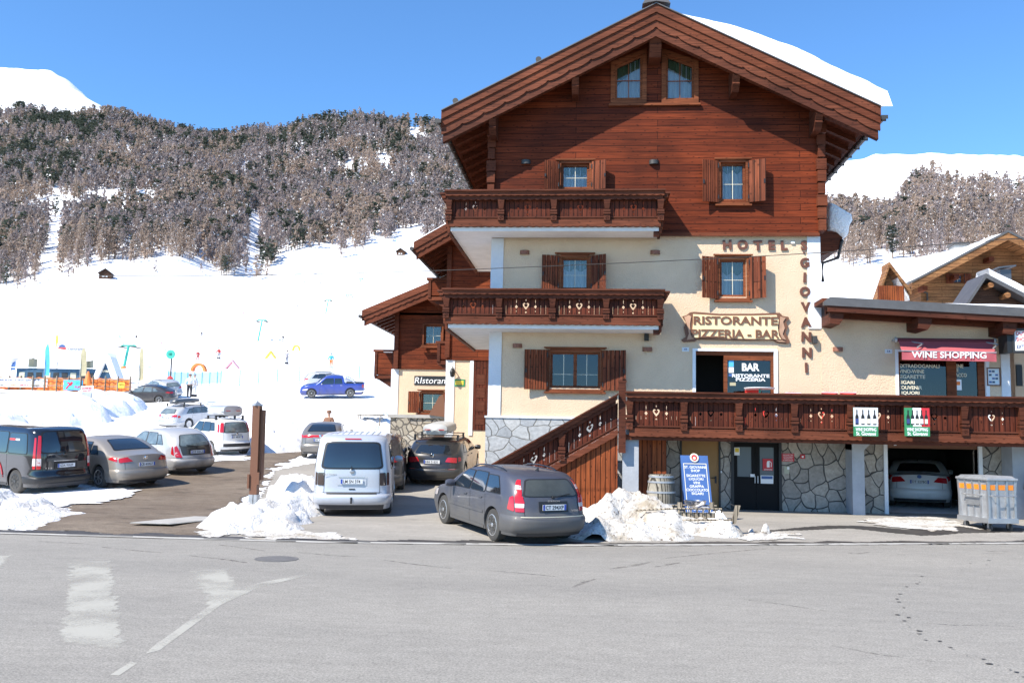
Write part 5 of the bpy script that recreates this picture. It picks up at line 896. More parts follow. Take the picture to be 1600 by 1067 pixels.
m_ = MB(); q = P(640, 655, Y=37.6); q2 = P(668, 708, Y=36.9); m_.prism([(q.x-.5, q.z), (q.x-.05, q.z+.05), (q2.x+.1, q2.z-.5), (q.x-.3, q2.z-.5)], 37.3, 37.5); tag(m_.build('stone_ramp_wall', 'rubble', loc=(q.x, 37.4, 1.2)), 'short sloping stone wall between the dark suv and dark estate car', 'wall')

# side roof and hanging snow behind the right corner
sa_, sb_, sc_ = P(1281, 366, Y=30), P(1313, 368, Y=30), P(1308, 392, Y=30)
sr = MB(); sr.prism([(6.5, sa_.z), (sb_.x, sb_.z+.05), (sc_.x, sc_.z), (sc_.x-.25, sc_.z-.12), (6.5, sc_.z-.45)], 29.6, 34); sr = sr.build('side_roof', 'beam', hotel)
m_ = MB(); q1, q2, q3 = P(1314, 378, Y=29.7), P(1308, 404, Y=29.7), P(1284, 412, Y=29.7); m_.tube([(q1.x, 29.6, q1.z), (q2.x, 29.6, q2.z), (q3.x, 29.6, q3.z), (q3.x, 29.6, q3.z-.6)], .05, 8); m_.tube([(q1.x, 29.6, q1.z), (q1.x, 34, q1.z)], .07, 8); m_.build('downpipe', 'dark_metal', sr, sm=40)
pf = [P(x_, y_, Y=29.9) for x_, y_ in ((1290, 318), (1299, 321), (1312, 329), (1327, 338), (1329, 348), (1324, 356), (1322, 370), (1313, 377), (1303, 368), (1290, 364))]
m_ = MB(); yy_ = [29.5, 29.55, 29.8, 33, 33.6, 33.9]; cz_ = sum(v.z for v in pf)/len(pf); cx_ = sum(v.x for v in pf)/len(pf); kk = [.72, .9, 1, 1, .9, .6]
vs = [(cx_+(v.x-cx_)*k2, y_, cz_+(v.z-cz_)*k2) for y_, k2 in zip(yy_, kk) for v in pf]; n9 = len(pf)
m_.add(vs, [(i*n9+j, i*n9+(j+1) % n9, (i+1)*n9+(j+1) % n9, (i+1)*n9+j) for i in range(5) for j in range(n9)]+[tuple(range(n9))[::-1], tuple(range(5*n9, 6*n9))]); m_.build('overhanging_snow', 'snow', sr, sm=70)
# ------------------------------------------------------------------ cars
def interp(pts, x): return float(np.interp(x, [p_[0] for p_ in pts], [p_[1] for p_ in pts]))
def spl(pts, k=8):                                # smooth a profile by Catmull-Rom sampling
    P_ = [np.array(p_, float) for p_ in pts]; out = []
    for i in range(len(P_)-1):
        a, b_, c_, d_ = P_[max(i-1, 0)], P_[i], P_[i+1], P_[min(i+2, len(P_)-1)]
        for j in range(k):
            t_ = j/k; q = .5*((2*b_)+(-a+c_)*t_+(2*a-5*b_+4*c_-d_)*t_**2+(-a+3*b_-3*c_+d_)*t_**3); out.append((q[0], q[1]))
    out.append(tuple(P_[-1])); return sorted(out)
class Car:
    def __init__(s, S):
        s.S = S; s.L, s.W, s.H = S['dim']; s.top = spl(S['top']); s.rear = spl(S['rear']); s.front = spl(S.get('front', [(.2, .12), (.45, .0), (.7, .06), (1, .2)])); s.belt = S.get('belt', .92); s.th = S.get('th', .15); s.crown = S.get('crown', .05); s.zb = .2
    def T(s, X): return interp(s.top, X)
    def hw(s, X, z, zt):
        d = X; e = s.L-X; p_ = 1-.115*max(0, 1-d/.55)**2.4-.02*max(0, 1-d/1.4)-.16*max(0, 1-e/.8)**2-.03*max(0, 1-e/1.8)
        if z < .45: v = .955+.045*min(1, (z-s.zb)/.25)**.7
        elif z < s.belt: v = 1-.012*((z-.45)/(s.belt-.45))**2
        else: v = .988-s.th*((z-s.belt)/(s.H-s.belt))**1.15
        r_ = .09; t_ = max(0, 1-(zt-z)/r_); v *= 1-.065*t_*t_
        return s.W/2*p_*v
    def pos(s, u, q, v, off=0):
        X = u*s.L; zt = s.T(X)-s.crown*abs(q)**3; z = s.zb+(zt-s.zb)*v; x = X+interp(s.rear, z)*(1-u)**4-interp(s.front, z)*u**4
        bul = (1-q*q); x += -s.S.get('bulge', .07)*bul*(1-u)**8+.12*bul*u**8-.03*0
        x += .10*(1-u)**10*abs(q)**6
        return Vector((x, -q*s.hw(X, z, zt), z))
    def vz(s, u, q, z): zt = s.T(u*s.L)-s.crown*abs(q)**3; return min(1, max(0, (z-s.zb)/(zt-s.zb)))
    def rp(s, q, z, off=.006): p_ = s.pos(0, q, s.vz(0, q, z)); return (p_.x-off, p_.y*(1+off*.4), p_.z)
    def sp(s, X, z, sg, off=.006): u = X/s.L; p_ = s.pos(u, sg, s.vz(u, 1, z)); return (p_.x, p_.y-sg*off, p_.z+off*.2)
    def tp(s, X, q, off=.006): p_ = s.pos(X/s.L, q, 1); return (p_.x, p_.y*1.0, p_.z+off)
def quadpatch(fn, c, nu=8, nv=6):                 # c: four corners of the patch in the surface's two parameters
    m_ = MB()
    def f(u, v):
        a = (c[0][0]+(c[1][0]-c[0][0])*u, c[0][1]+(c[1][1]-c[0][1])*u); b_ = (c[3][0]+(c[2][0]-c[3][0])*u, c[3][1]+(c[2][1]-c[3][1])*u)
        return fn(a[0]+(b_[0]-a[0])*v, a[1]+(b_[1]-a[1])*v)
    return m_.grid(f, nu, nv)
def roundpatch(fn, c, r_=.12, n=4, seg=10):       # patch with rounded corners
    pts = []
    for k in range(4):
        p_, a, b_ = np.array(c[k], float), np.array(c[k-1], float), np.array(c[(k+1) % 4], float)
        s0 = p_+(a-p_)*r_; s1 = p_+(b_-p_)*r_
        for j in range(n+1): t_ = j/n; pts.append((1-t_)**2*s0+2*t_*(1-t_)*p_+t_*t_*s1)
        nxt = b_+(p_-b_)*r_
        for j in range(1, seg): t_ = j/seg; pts.append(s1+(nxt-s1)*t_)
    cen = sum(pts)/len(pts); m_ = MB(); R_ = 5; n_ = len(pts); vs = [fn(*cen)]
    for i in range(1, R_+1): vs += [fn(*(cen+(p_-cen)*i/R_)) for p_ in pts]
    fs = [(0, 1+j, 1+(j+1) % n_) for j in range(n_)]+[(1+(i-1)*n_+j, 1+i*n_+j, 1+i*n_+(j+1) % n_, 1+(i-1)*n_+(j+1) % n_) for i in range(1, R_) for j in range(n_)]
    return m_.add(vs, fs)
def wheel(root, x, y, r_, w_, sg, rim='rim', spokes=7, style=0):
    m_ = MB(); pr = [(r_*.62, -w_/2), (r_*.9, -w_/2), (r_*.975, -w_*.42), (r_, -w_*.25), (r_, w_*.25), (r_*.975, w_*.42), (r_*.9, w_/2), (r_*.62, w_/2)]
    m_.lathe(pr, 32, (x, y, r_), 'y'); t_ = m_.build('wheel', 'tyre', root, False, sm=35)
    m_ = MB(); yo = y+sg*(w_/2+.004); R_ = r_*.66
    m_.lathe([(R_*1.0, -.01), (R_, .0), (R_*.93, .004), (R_*.9, -.02)], 32, (x, yo, r_), 'y')
    for k in range(spokes):
        a = 2*math.pi*k/spokes; sw = .16 if spokes > 6 else .26
        for e_ in ((0,) if style == 0 else (-.16, .16)):
            a1 = a+e_; d = Vector((math.cos(a1), 0, math.sin(a1))); t2 = Vector((-math.sin(a1), 0, math.cos(a1))); c_ = Vector((x, yo, r_)); w0, w1 = R_*.09, R_*sw*(.6 if style else .8)
            q = [c_+d*R_*.12-t2*w0, c_+d*R_*.12+t2*w0, c_+d*R_*.95+t2*w1, c_+d*R_*.95-t2*w1]; m_.add([v+Vector((0, -sg*.004, 0)) for v in q]+[v-Vector((0, sg*.03, 0)) for v in q], [(0, 1, 2, 3), (7, 6, 5, 4), (0, 4, 5, 1), (1, 5, 6, 2), (2, 6, 7, 3), (3, 7, 4, 0)])
    m_.lathe([(R_*.2, -.03), (R_*.2, 0), (R_*.12, .006)], 12, (x, yo, r_), 'y'); m_.build('rim', rim, t_, False, sm='fix')
    m_ = MB(); m_.lathe([(R_*.98, 0), (.01, .002)], 24, (x, yo-sg*.035, r_), 'y'); m_.build('brake_disc', 'dark_metal', t_, False)
def build_car(name, S, loc, head, label, cat, group='cars parked in the snowy car park', roll=None):
    c = Car(S); L, W, H_ = c.L, c.W, c.H; paint = S['paint']; root = thing(name, loc, label, cat, 0, group)
    f = Vector((math.sin(head), math.cos(head), 0)); wb = S['wb']; rw = S.get('rear_axle', .95); fwx = rw+wb; mid = (rw+fwx)/2
    # pitch to follow the ground
    rr_ = Vector((math.cos(head), -math.sin(head), 0)); g = lambda dx, dy: hterr(loc[0]+f.x*dx+rr_.x*dy, loc[1]+f.y*dx+rr_.y*dy, False)
    pitch = math.atan2(g(wb/2, 0)-g(-wb/2, 0), wb); lean = math.atan2(g(0, .8)-g(0, -.8), 1.6)
    root.rotation_mode = 'XYZ'
    mat = Matrix.Rotation(math.pi/2-head, 3, 'Z') @ Matrix.Rotation(-pitch, 3, 'Y') @ Matrix.Rotation(-lean, 3, 'X'); root.rotation_euler = mat.to_euler()
    root.location = (loc[0], loc[1], (g(wb/2, 0)+g(-wb/2, 0))/2+.012)
    sh = lambda m_: m_.mp(lambda v: Vector((v.x-mid, v.y, v.z)))
    def B_(m_, nm, mt, par=None, sm=50, bevel=0): return sh(m_).build(nm, mt, par or root, False, sm, bevel)
    # body shell, wheel arches cut out
    nu, nq, nv = 64, 14, 22; m_ = MB(); us = [i/nu for i in range(nu+1)]
    for q in (-1, 1): m_.grid(lambda u, v, q=q: tuple(c.pos(u, q, v)), nu, nv)
    m_.grid(lambda u, v: tuple(c.pos(u, 2*v-1, 1)), nu, nq); m_.grid(lambda u, v: tuple(c.pos(u, 2*v-1, 0)), nu, nq)
    m_.grid(lambda u, v: tuple(c.pos(0, 2*u-1, v)), nq, nv); m_.grid(lambda u, v: tuple(c.pos(1, 2*u-1, v)), nq, nv)
    me = sh(m_).mesh('body', paint); bm = bmesh.new(); bm.from_mesh(me); bmesh.ops.remove_doubles(bm, verts=bm.verts, dist=2e-4); bmesh.ops.recalc_face_normals(bm, faces=bm.faces); bm.to_mesh(me); bm.free(); me.materials.append(M['plastic'])
    r_ = S.get('r', .32); tmp = bpy.data.objects.new('tmp', me); C.objects.link(tmp); m2 = MB()
    for wx in (rw, fwx):
        for sg in (-1, 1): m2.lathe([(r_*1.19, -.2), (r_*1.19, .25)], 28, (wx-mid, sg*W*.47, r_*.98), 'y')
    cm = m2.mesh('cut', 'plastic', 'fix'); cut = bpy.data.objects.new('cut', cm); C.objects.link(cut); md = tmp.modifiers.new('b', 'BOOLEAN'); md.object = cut; md.operation = 'DIFFERENCE'; md.solver = 'EXACT'
    d = bpy.context.evaluated_depsgraph_get(); d.update(); body = bpy.data.meshes.new_from_object(tmp.evaluated_get(d)); bpy.data.objects.remove(tmp); bpy.data.objects.remove(cut)
    body.name = 'body'; body.materials.clear(); body.materials.append(M[paint]); smooth_angle(body, 38); bd = bpy.data.objects.new('body', body); C.objects.link(bd); bd.parent = root
    # wheels with dark liners
    for wx in (rw, fwx):
        for sg in (-1, 1): wheel(root, wx-mid, sg*(W/2-.125), r_, .205, sg, S.get('rim', 'rim'), S.get('spokes', 7), S.get('style', 0))
    arch = MB()
    for wx in (rw, fwx):
        for sg in (-1, 1): arch.lathe([(r_*1.185, -.19), (r_*1.185, .02)], 28, (wx, sg*(W*.47-.0), r_*.98), 'y')
    gl = S.get('glass', 'car_glass')
    # side windows
    for w_ in S['win']:
        for sg in (-1, 1): B_(roundpatch(lambda X, z, sg=sg: c.sp(X, z, sg, .004), [(w_[0]-.03, w_[4]-.02), (w_[1]+.03, w_[4]-.02), (w_[2]+.03, w_[5]+.02), (w_[3]-.03, w_[5]+.02)] if len(w_) > 5 else w_, .10), 'window_frame', 'black'); B_(roundpatch(lambda X, z, sg=sg: c.sp(X, z, sg, .009), [(w_[0], w_[4]), (w_[1], w_[4]), (w_[2], w_[5]), (w_[3], w_[5])], .10), 'side_window', S.get('side_glass', gl))
    fnr = (lambda a, b_: c.rp(a, b_, .009)) if S['rw'][0] == 'r' else (lambda a, b_: c.tp(b_, a, .009))
    fnr0 = (lambda a, b_: c.rp(a, b_, .005)) if S['rw'][0] == 'r' else (lambda a, b_: c.tp(b_, a, .005))
    q = S['rw'][1]; cx_ = sum(p_[0] for p_ in q)/4; cz_ = sum(p_[1] for p_ in q)/4; big = [(cx_+(p_[0]-cx_)*1.07, cz_+(p_[1]-cz_)*1.12) for p_ in q]
    B_(roundpatch(fnr0, big, .12), 'window_frame', 'black'); rwn = B_(roundpatch(fnr, q, .12), 'rear_window', gl)
    if S.get('wiper', 1):
        zb_ = min(p_[1] for p_ in q) if S['rw'][0] == 'r' else None
        if zb_: m_ = MB(); a = Vector(c.rp(0, zb_-.02, .03)); b_ = Vector(c.rp(S.get('wdir', -.5), zb_+.04, .03)); m_.tube([a, b_], .009, 6); m_.lathe([(.03, -.02), (.03, .02)], 10, tuple(a), 'x'); B_(m_, 'wiper', 'black')
    if S.get('ws', 1): X0, X1 = S['wsx']; B_(quadpatch(lambda a, b_: c.tp(b_, a, .006), [(-.82, X1), (.82, X1), (.74, X0), (-.74, X0)], 12, 8), 'windscreen', gl)
    for pl in S['lights']:
        for sg in (-1, 1): B_(roundpatch(lambda a, b_, sg=sg: c.rp(a*sg, b_, .014), pl[0], .12), 'tail_light', pl[1])
    for pl in S.get('slights', []):
        for sg in (-1, 1): B_(roundpatch(lambda a, b_, sg=sg: c.sp(a, b_, sg, .010), pl[0], .15), 'tail_light', pl[1])
    for sg in (-1, 1): B_(roundpatch(lambda a, b_, sg=sg: c.sp(a, b_, sg, .012), [(L-.55, .62), (L-.12, .6), (L-.16, .72), (L-.6, .78)], .2), 'headlight', 'clear_light')
    for st_ in S.get('strips', []): B_(quadpatch(lambda a, b_: c.rp(a, b_, st_[2]), st_[0], 14, 3), st_[3] if len(st_) > 3 else 'trim_strip', st_[1])
    # bumper bulging out round the tail
    bz0, bz1, bm_ = S.get('bumper', (.30, .56, None)); bmt = bm_ or paint
    m_ = MB(); prof = [(0, .0), (.12, .03), (.35, .045), (.8, .045), (1, .0)]
    def bf(u, v):
        off = float(np.interp(v, [p_[0] for p_ in prof], [p_[1] for p_ in prof])); z = bz0+(bz1-bz0)*v; k = u*2-1
        if abs(k) < .62: return c.rp(k/.62, z, off+.002)
        X = (abs(k)-.62)/.38*(rw-r_*1.22); e = (1-(abs(k)-.62)/.38*.6); p_ = c.sp(X, z, 1 if k > 0 else -1, off*e*.7+.002); return (p_[0]-off*max(0, 1-X*6), p_[1], p_[2])
    m_.grid(bf, 60, 8); B_(m_, 'bumper', bmt)
    B_(quadpatch(lambda a, b_: c.rp(a, b_, .012), [(-.95, .205), (.95, .205), (.95, bz0+.01), (-.95, bz0+.01)], 14, 3), 'bumper_skirt', 'plastic')
    for sg in (-1, 1): B_(quadpatch(lambda a, b_, sg=sg: c.rp(a*sg, b_, .004), [(.795, .58), (.805, .58), (.805, c.belt+.03), (.795, c.belt+.03)], 1, 8), 'tailgate_gap', 'black')
    B_(quadpatch(lambda a, b_: c.rp(a, b_, .0045), [(-.8, .575), (.8, .575), (.8, .583), (-.8, .583)], 14, 1), 'tailgate_gap', 'black')
    # sills, door gaps, handles, mirrors
    for sg in (-1, 1):
        B_(quadpatch(lambda a, b_, sg=sg: c.sp(a, b_, sg, .010), [(rw+r_*1.25, .205), (fwx-r_*1.25, .205), (fwx-r_*1.25, .27), (rw+r_*1.25, .27)], 16, 2), 'sill', S.get('sill', 'plastic'))
        for gx in S.get('gaps', []): B_(quadpatch(lambda a, b_, sg=sg: c.sp(a, b_, sg, .0025), [(gx-.005, .27), (gx+.005, .27), (gx+.005, c.belt-.02), (gx-.005, c.belt-.02)], 1, 8), 'door_gap', 'black')
        for hx in S.get('handles', []): m_ = MB(); p_ = c.sp(hx, c.belt-.10, sg, .0); m_.box(p_[0]-.09, p_[0]+.09, p_[1]-.0-.025*(sg > 0), p_[1]+.025*(sg < 0), p_[2]-.014, p_[2]+.014); B_(m_, 'door_handle', S.get('handle_mat', paint), bevel=.006)
        if S.get('moulding'): B_(quadpatch(lambda a, b_, sg=sg: c.sp(a, b_, sg, .012), [(rw+r_*1.3, .52), (fwx-r_*1.3, .52), (fwx-r_*1.3, .58), (rw+r_*1.3, .58)], 16, 2), 'side_moulding', S['moulding'])
        mx = S['mirror']; p_ = c.sp(mx, c.belt+.06, sg, 0); m_ = MB(); m_.lathe([(.02, -.11), (.07, -.10), (.085, -.03), (.085, .04), (.06, .10), (.01, .11)], 12, (0, 0, 0), 'y'); m_.mp(lambda v: Vector((v.x*.8+p_[0], v.y+p_[1]-sg*.13, v.z*.95+p_[2]))); B_(m_, 'mirror', S.get('mirror_mat', paint))
    # plate with blue ends
    if S.get('plate'):
        tx, pz, st2 = S['plate'][:3]; pw = .26; o0 = c.rp(0, pz, .03)[0]; dq = pw/(W/2*.88)
        if len(S['plate']) > 3: B_(quadpatch(lambda a, b_: c.rp(a, b_, .013), [(-.42, pz-.09), (.42, pz-.09), (.42, pz+.11), (-.42, pz+.11)], 8, 2), 'plate_recess', S['plate'][3])
        m_ = MB(); m_.box(o0-.012, o0, -pw, pw, pz-.055, pz+.055); pl = B_(m_, 'number_plate', 'plate_white')
        m_ = MB(); m_.box(o0-.0135, o0-.0121, pw-.045, pw-.002, pz-.053, pz+.053); 
        B_(m_, 'plate_band', 'plate_blue', pl)
        if st2: m_ = MB(); m_.box(o0-.0135, o0-.0121, -pw+.002, -pw+.045, pz-.053, pz+.053); B_(m_, 'plate_band', 'plate_blue', pl)
        m_ = MB(); text(m_, tx, 0, pz, 0, .40, .075, .002, .015); m_.mp(lambda v: Vector((o0-.0125+v.y, -v.x, v.z))); B_(m_, 'plate_lettering', 'black', pl, None)
    if S.get('badge'): bz = S['badge']; m_ = MB(); m_.lathe([(.055, 0), (.06, .006), (.05, .012)], 20, (0, 0, 0), 'x'); o0 = c.rp(0, bz, .02)[0]; m_.mp(lambda v: Vector((o0-v.x, v.y, v.z+bz))); B_(m_, 'badge', S.get('badge_mat', 'chrome'))
    if S.get('script'):
        for tx, qy, tz, tw in S['script']: m_ = MB(); text(m_, tx, 0, tz, 0, tw, .035, .003, .01); o0 = c.rp(qy, tz, .018)[0]; yy = -qy*W/2*.88; m_.mp(lambda v: Vector((o0+v.y, yy-v.x, v.z))); B_(m_, 'lettering', 'chrome', None, None)
    if S.get('rails'):
        for sg in (-1, 1):
            xa, xb = S['rails']; m_ = MB(); n_ = 10; pts = []
            for i in range(n_+1):
                X = xa+(xb-xa)*i/n_; p_ = c.pos(X/L, sg*.86, 1); e = math.sin(math.pi*i/n_)**.35 if 0 < i < n_ else 0; pts.append((p_.x, p_.y, p_.z+.045*e))
            m_.tube(pts, .017, 8); B_(m_, 'roof_rail', S.get('rail_mat', 'black_gloss'))
    if S.get('exhaust'): 
        for ex in S['exhaust']: m_ = MB(); m_.lathe([(.035, -.06), (.038, .0), (.03, 0), (.028, -.05)], 14, (.03, ex, .27), 'x'); m_.mp(lambda v: Vector((-v.x+.08, v.y, v.z))); B_(m_, 'exhaust', 'chrome')
    if S.get('towbar'): m_ = MB(); m_.tube([(.1, 0, .34), (-.1, 0, .36), (-.1, 0, .46)], .02, 8); m_.lathe([(.005, 0), (.03, .02), (.03, .04), (.005, .06)], 10, (-.1, 0, .44)); B_(m_, 'tow_ball', 'black')
    if S.get('antenna'): m_ = MB(); p_ = c.pos(S['antenna']/L, 0, 1); m_.prism([(p_.x-.08, p_.z), (p_.x+.06, p_.z), (p_.x-.06, p_.z+.07)], -.012, .012); B_(m_, 'antenna', 'black')
    if S.get('box'):
        bx0, bx1, bh, bw_, bmt2, sty = S['box']; zt_ = c.T((bx0+bx1)/2)+.13; m_ = MB()
        def bxp(u, v):
            a = 2*math.pi*v; ca, sa = math.cos(a), math.sin(a); sq = lambda t_: math.copysign(abs(t_)**.5, t_); e = (1-(abs(2*u-1))**6)**.5*.25+.75 if sty == 0 else (min(1, u/.07)**.5)*(1-.0*u)*(1-max(0, (u-.45)/.55)**2*.55)
            hgt = (1-max(0, (u-.5)/.5)**2*.5) if sty else 1
            z = zt_+bh*.42+(bh*.58*sq(sa)*hgt if sa > 0 else bh*.42*sq(sa))*(1 if 0 < u < 1 else 0); y = bw_/2*sq(ca)*e*(1 if 0 < u < 1 else 0)*(1-.18*max(0, sa)**2)
            return (bx0+(bx1-bx0)*u, y, z)
        m_.grid(bxp, 26, 40); bx = B_(m_, 'roof_box', bmt2, sm=60)
        m_ = MB(); m_.box(bx0+.06, bx1-.12, bw_/2*-.985, bw_/2*.985, zt_+bh*.36, zt_+bh*.40); B_(m_, 'box_seam', 'black', bx)
        for cxr in (bx0+.35, bx1-.5): m_ = MB(); m_.box(cxr-.025, cxr+.025, -W*.40, W*.40, zt_-.04, zt_-.01); [m_.box(cxr-.04, cxr+.04, s_*W*.38-.03, s_*W*.38+.03, c.T(cxr)-.06, zt_-.03) for s_ in (-1, 1)]; B_(m_, 'roof_bar', 'black')
        if sty == 0:
            for s_ in (-.22, .24): m_ = MB(); m_.box(bx0-.004, bx0+.03, s_-.09, s_+.09, zt_+bh*.45, zt_+bh*.52); m_.mp(lambda v: Vector((v.x-.0, v.y, v.z))); B_(m_, 'box_reflector', 'red_light', bx)
    if S.get('extra'): S['extra'](c, root, B_)
    return root
def at(px, py, Y, S, head, side='L'):              # centre of the car from the ground point of one rear wheel
    a = P(px, py, Y=Y); f = Vector((math.sin(head), math.cos(head), 0)); r_ = Vector((math.cos(head), -math.sin(head), 0)); W = S['dim'][1]/2-.12
    q = a+f*(S['wb']/2)+(r_*W if side == 'L' else -r_*W); return (q.x, q.y, hterr(q.x, q.y, False))
def D(**k): return k
volvo = D(dim=(4.52, 1.77, 1.45), wb=2.64, rear_axle=.93, r=.325, paint='paint_blue', belt=.93, th=.19, bulge=.10,
    top=[(0, 1.33), (.25, 1.40), (.9, 1.44), (1.8, 1.45), (2.4, 1.41), (2.9, 1.25), (3.35, 1.03), (3.5, .98), (4.1, .88), (4.4, .76), (4.52, .62)], rear=[(.2, .10), (.35, .02), (.6, 0), (.68, .03), (.9, .08), (1.1, .17), (1.33, .36), (1.45, .5)],
    win=[(.52, 1.22, 1.22, .72, .98, 1.30), (1.30, 2.02, 1.95, 1.30, .96, 1.33), (2.10, 3.02, 2.45, 2.03, .95, 1.32)], rw=('r', [(-.78, .98), (.78, .98), (.70, 1.28), (-.70, 1.28)]), glass='car_glass_dusty', side_glass='car_glass', wsx=(2.45, 3.3),
    lights=[([(.84, .98), (.99, .98), (.97, 1.28), (.86, 1.28)], 'red_light'), ([(.78, .84), (.995, .84), (.995, .98), (.82, .98)], 'red_light'), ([(.80, .76), (.995, .76), (.995, .84), (.79, .84)], 'clear_light'), ([(.80, .68), (.995, .68), (.995, .76), (.80, .76)], 'red_light'), ([(.85, 1.10), (.99, 1.10), (.985, 1.18), (.86, 1.18)], 'clear_light')],
    slights=[([(-.0, .68), (.22, .72), (.12, .95), (.0, .98)], 'red_light')], plate=('CT 294XP', .77, 1, 'black'), script=[('V50', .62, .70, .16), ('STATION', 0, .89, .26)], rails=(.7, 2.6), gaps=[1.27, 2.05, 3.15], handles=[1.50, 2.30], mirror=2.95, mirror_mat='paint_blue', bumper=(.26, .60, 'paint_blue'), antenna=.45, wdir=.55, moulding='paint_blue', spokes=10, sill='paint_blue',
    strips=[([(-.9, .585), (.9, .585), (.9, .60), (-.9, .60)], 'cream_text', .05)])
van = D(dim=(4.89, 1.90, 1.97), wb=3.0, rear_axle=.99, r=.335, paint='paint_van', belt=1.12, th=.13, crown=.04, bulge=.04,
    top=[(0, 1.88), (.25, 1.95), (1, 1.97), (2.5, 1.97), (3.3, 1.93), (3.7, 1.78), (4.2, 1.25), (4.35, 1.13), (4.75, .95), (4.89, .7)], rear=[(.2, .06), (.35, 0), (.55, .0), (.62, .05), (1.1, .07), (1.5, .13), (1.88, .24), (2, .3)],
    win=[(.35, 1.35, 1.35, .42, 1.14, 1.70), (1.45, 2.5, 2.5, 1.45, 1.14, 1.72), (2.65, 3.75, 3.35, 2.65, 1.12, 1.72)], rw=('r', [(-.86, 1.18), (.86, 1.18), (.83, 1.76), (-.83, 1.76)]), wsx=(3.5, 4.2),
    lights=[([(.80, .76), (.99, .76), (.99, 1.06), (.80, 1.06)], 'smoked_light'), ([(.55, .40), (.75, .40), (.75, .43), (.55, .43)], 'red_light')], slights=[([(.0, .76), (.12, .76), (.12, 1.06), (.0, 1.06)], 'smoked_light')],
    plate=('LM SN 374', .86, 0, 'paint_van'), badge=1.10, badge_mat='steel', script=[('MULTIVAN', -.62, 1.02, .3)], gaps=[1.42, 2.6, 3.75], handles=[2.75], mirror=3.85, bumper=(.30, .56, 'paint_van'), towbar=1, spokes=6, wdir=-.02,
    strips=[([(-.86, .60), (.86, .60), (.86, .607), (-.86, .607)], 'black', .008, 'tailgate_gap'), ([(-.72, .56), (.72, .56), (.72, .60), (-.72, .60)], 'plastic', .012), ([(-.28, 1.85), (.28, 1.85), (.28, 1.875), (-.28, 1.875)], 'red_light', .016, 'brake_light'), ([(-.38, .945), (.38, .945), (.38, .965), (-.38, .965)], 'chrome', .025), ([(-.08, .66), (.10, .66), (.10, .69), (-.08, .69)], 'black', .012, 'handle_recess')])
def van_extra(c, root, B_):
    for k in range(-4, 5): B_(quadpatch(lambda a, b_: c.tp(b_, a, .008), [(k*.19-.012, .3), (k*.19+.012, .3), (k*.19+.012, 3.2), (k*.19-.012, 3.2)], 1, 8), 'roof_rib', 'steel')
    for i in range(0): B_(quadpatch(lambda a, b_: c.rp(a, b_, .052), [(-.70+i*.06, .50), (-.665+i*.06, .50), (-.665+i*.06, .56), (-.70+i*.06, .56)], 1, 1), 'step_rib', 'steel') if i % 2 == 0 else None
van['extra'] = van_extra
vito = dict(van); vito.update(paint='paint_black', dim=(5.0, 1.90, 1.90), plate=('GDA WA29', .80, 0, 'black'), badge=None, script=[('112', -.60, .74, .2)], towbar=0, extra=None, bumper=(.30, .50, 'black'), rim='rim_dark', spokes=9,
    top=[(0, 1.80), (.25, 1.87), (1, 1.90), (2.5, 1.90), (3.3, 1.86), (3.7, 1.72), (4.3, 1.2), (4.45, 1.1), (4.85, .9), (5.0, .68)],
    lights=[([(.86, .72), (.99, .72), (.97, 1.66), (.88, 1.66)], 'red_light'), ([(.855, .80), (.995, .80), (.99, 1.02), (.86, 1.02)], 'clear_light'), ([(.80, .40), (.98, .40), (.98, .44), (.8, .44)], 'red_light')], slights=[([(.0, .72), (.10, .72), (.07, 1.6), (.0, 1.6)], 'red_light'), ([(.0, .80), (.11, .80), (.10, 1.02), (.0, 1.02)], 'clear_light')],
    strips=[([(-.86, .60), (.86, .60), (.86, .607), (-.86, .607)], 'plastic', .008, 'tailgate_gap'), ([(-.45, 1.80), (.45, 1.80), (.45, 1.82), (-.45, 1.82)], 'red_light', .016, 'brake_light'), ([(-.45, .93), (.45, .93), (.45, .945), (-.45, .945)], 'chrome', .02), ([(.42, .70), (.80, .70), (.80, .90), (.42, .90)], 'dark_metal', .012, 'sticker')])
def vito_extra(c, root, B_):
    m_ = MB(); pts = [c.sp(.9+t_*2.2, .55+.5*math.sin(t_*2.6)**2+.45*t_*(1-t_), 1, .012) for t_ in [i/24 for i in range(25)]]
    for s_ in (1, -1): m_ = MB(); m_.tube([c.sp(1.6+1.5*(1-math.cos(i/24*math.pi))/2, .42+.62*math.sin(i/24*math.pi), s_, .012) for i in range(25)], .014, 5); B_(m_, 'painted_line', 'red')
    for s_ in (1, -1): B_(quadpatch(lambda a, b_, s_=s_: c.sp(a, b_, s_, .014), [(1.05, 1.50), (1.35, 1.50), (1.35, 1.55), (1.05, 1.55)], 4, 1), 'painted_mark', 'red_bright'); B_(quadpatch(lambda a, b_, s_=s_: c.sp(a, b_, s_, .014), [(.80, 1.50), (1.02, 1.50), (1.02, 1.55), (.80, 1.55)], 4, 1), 'painted_mark', 'white')
vito['extra'] = vito_extra
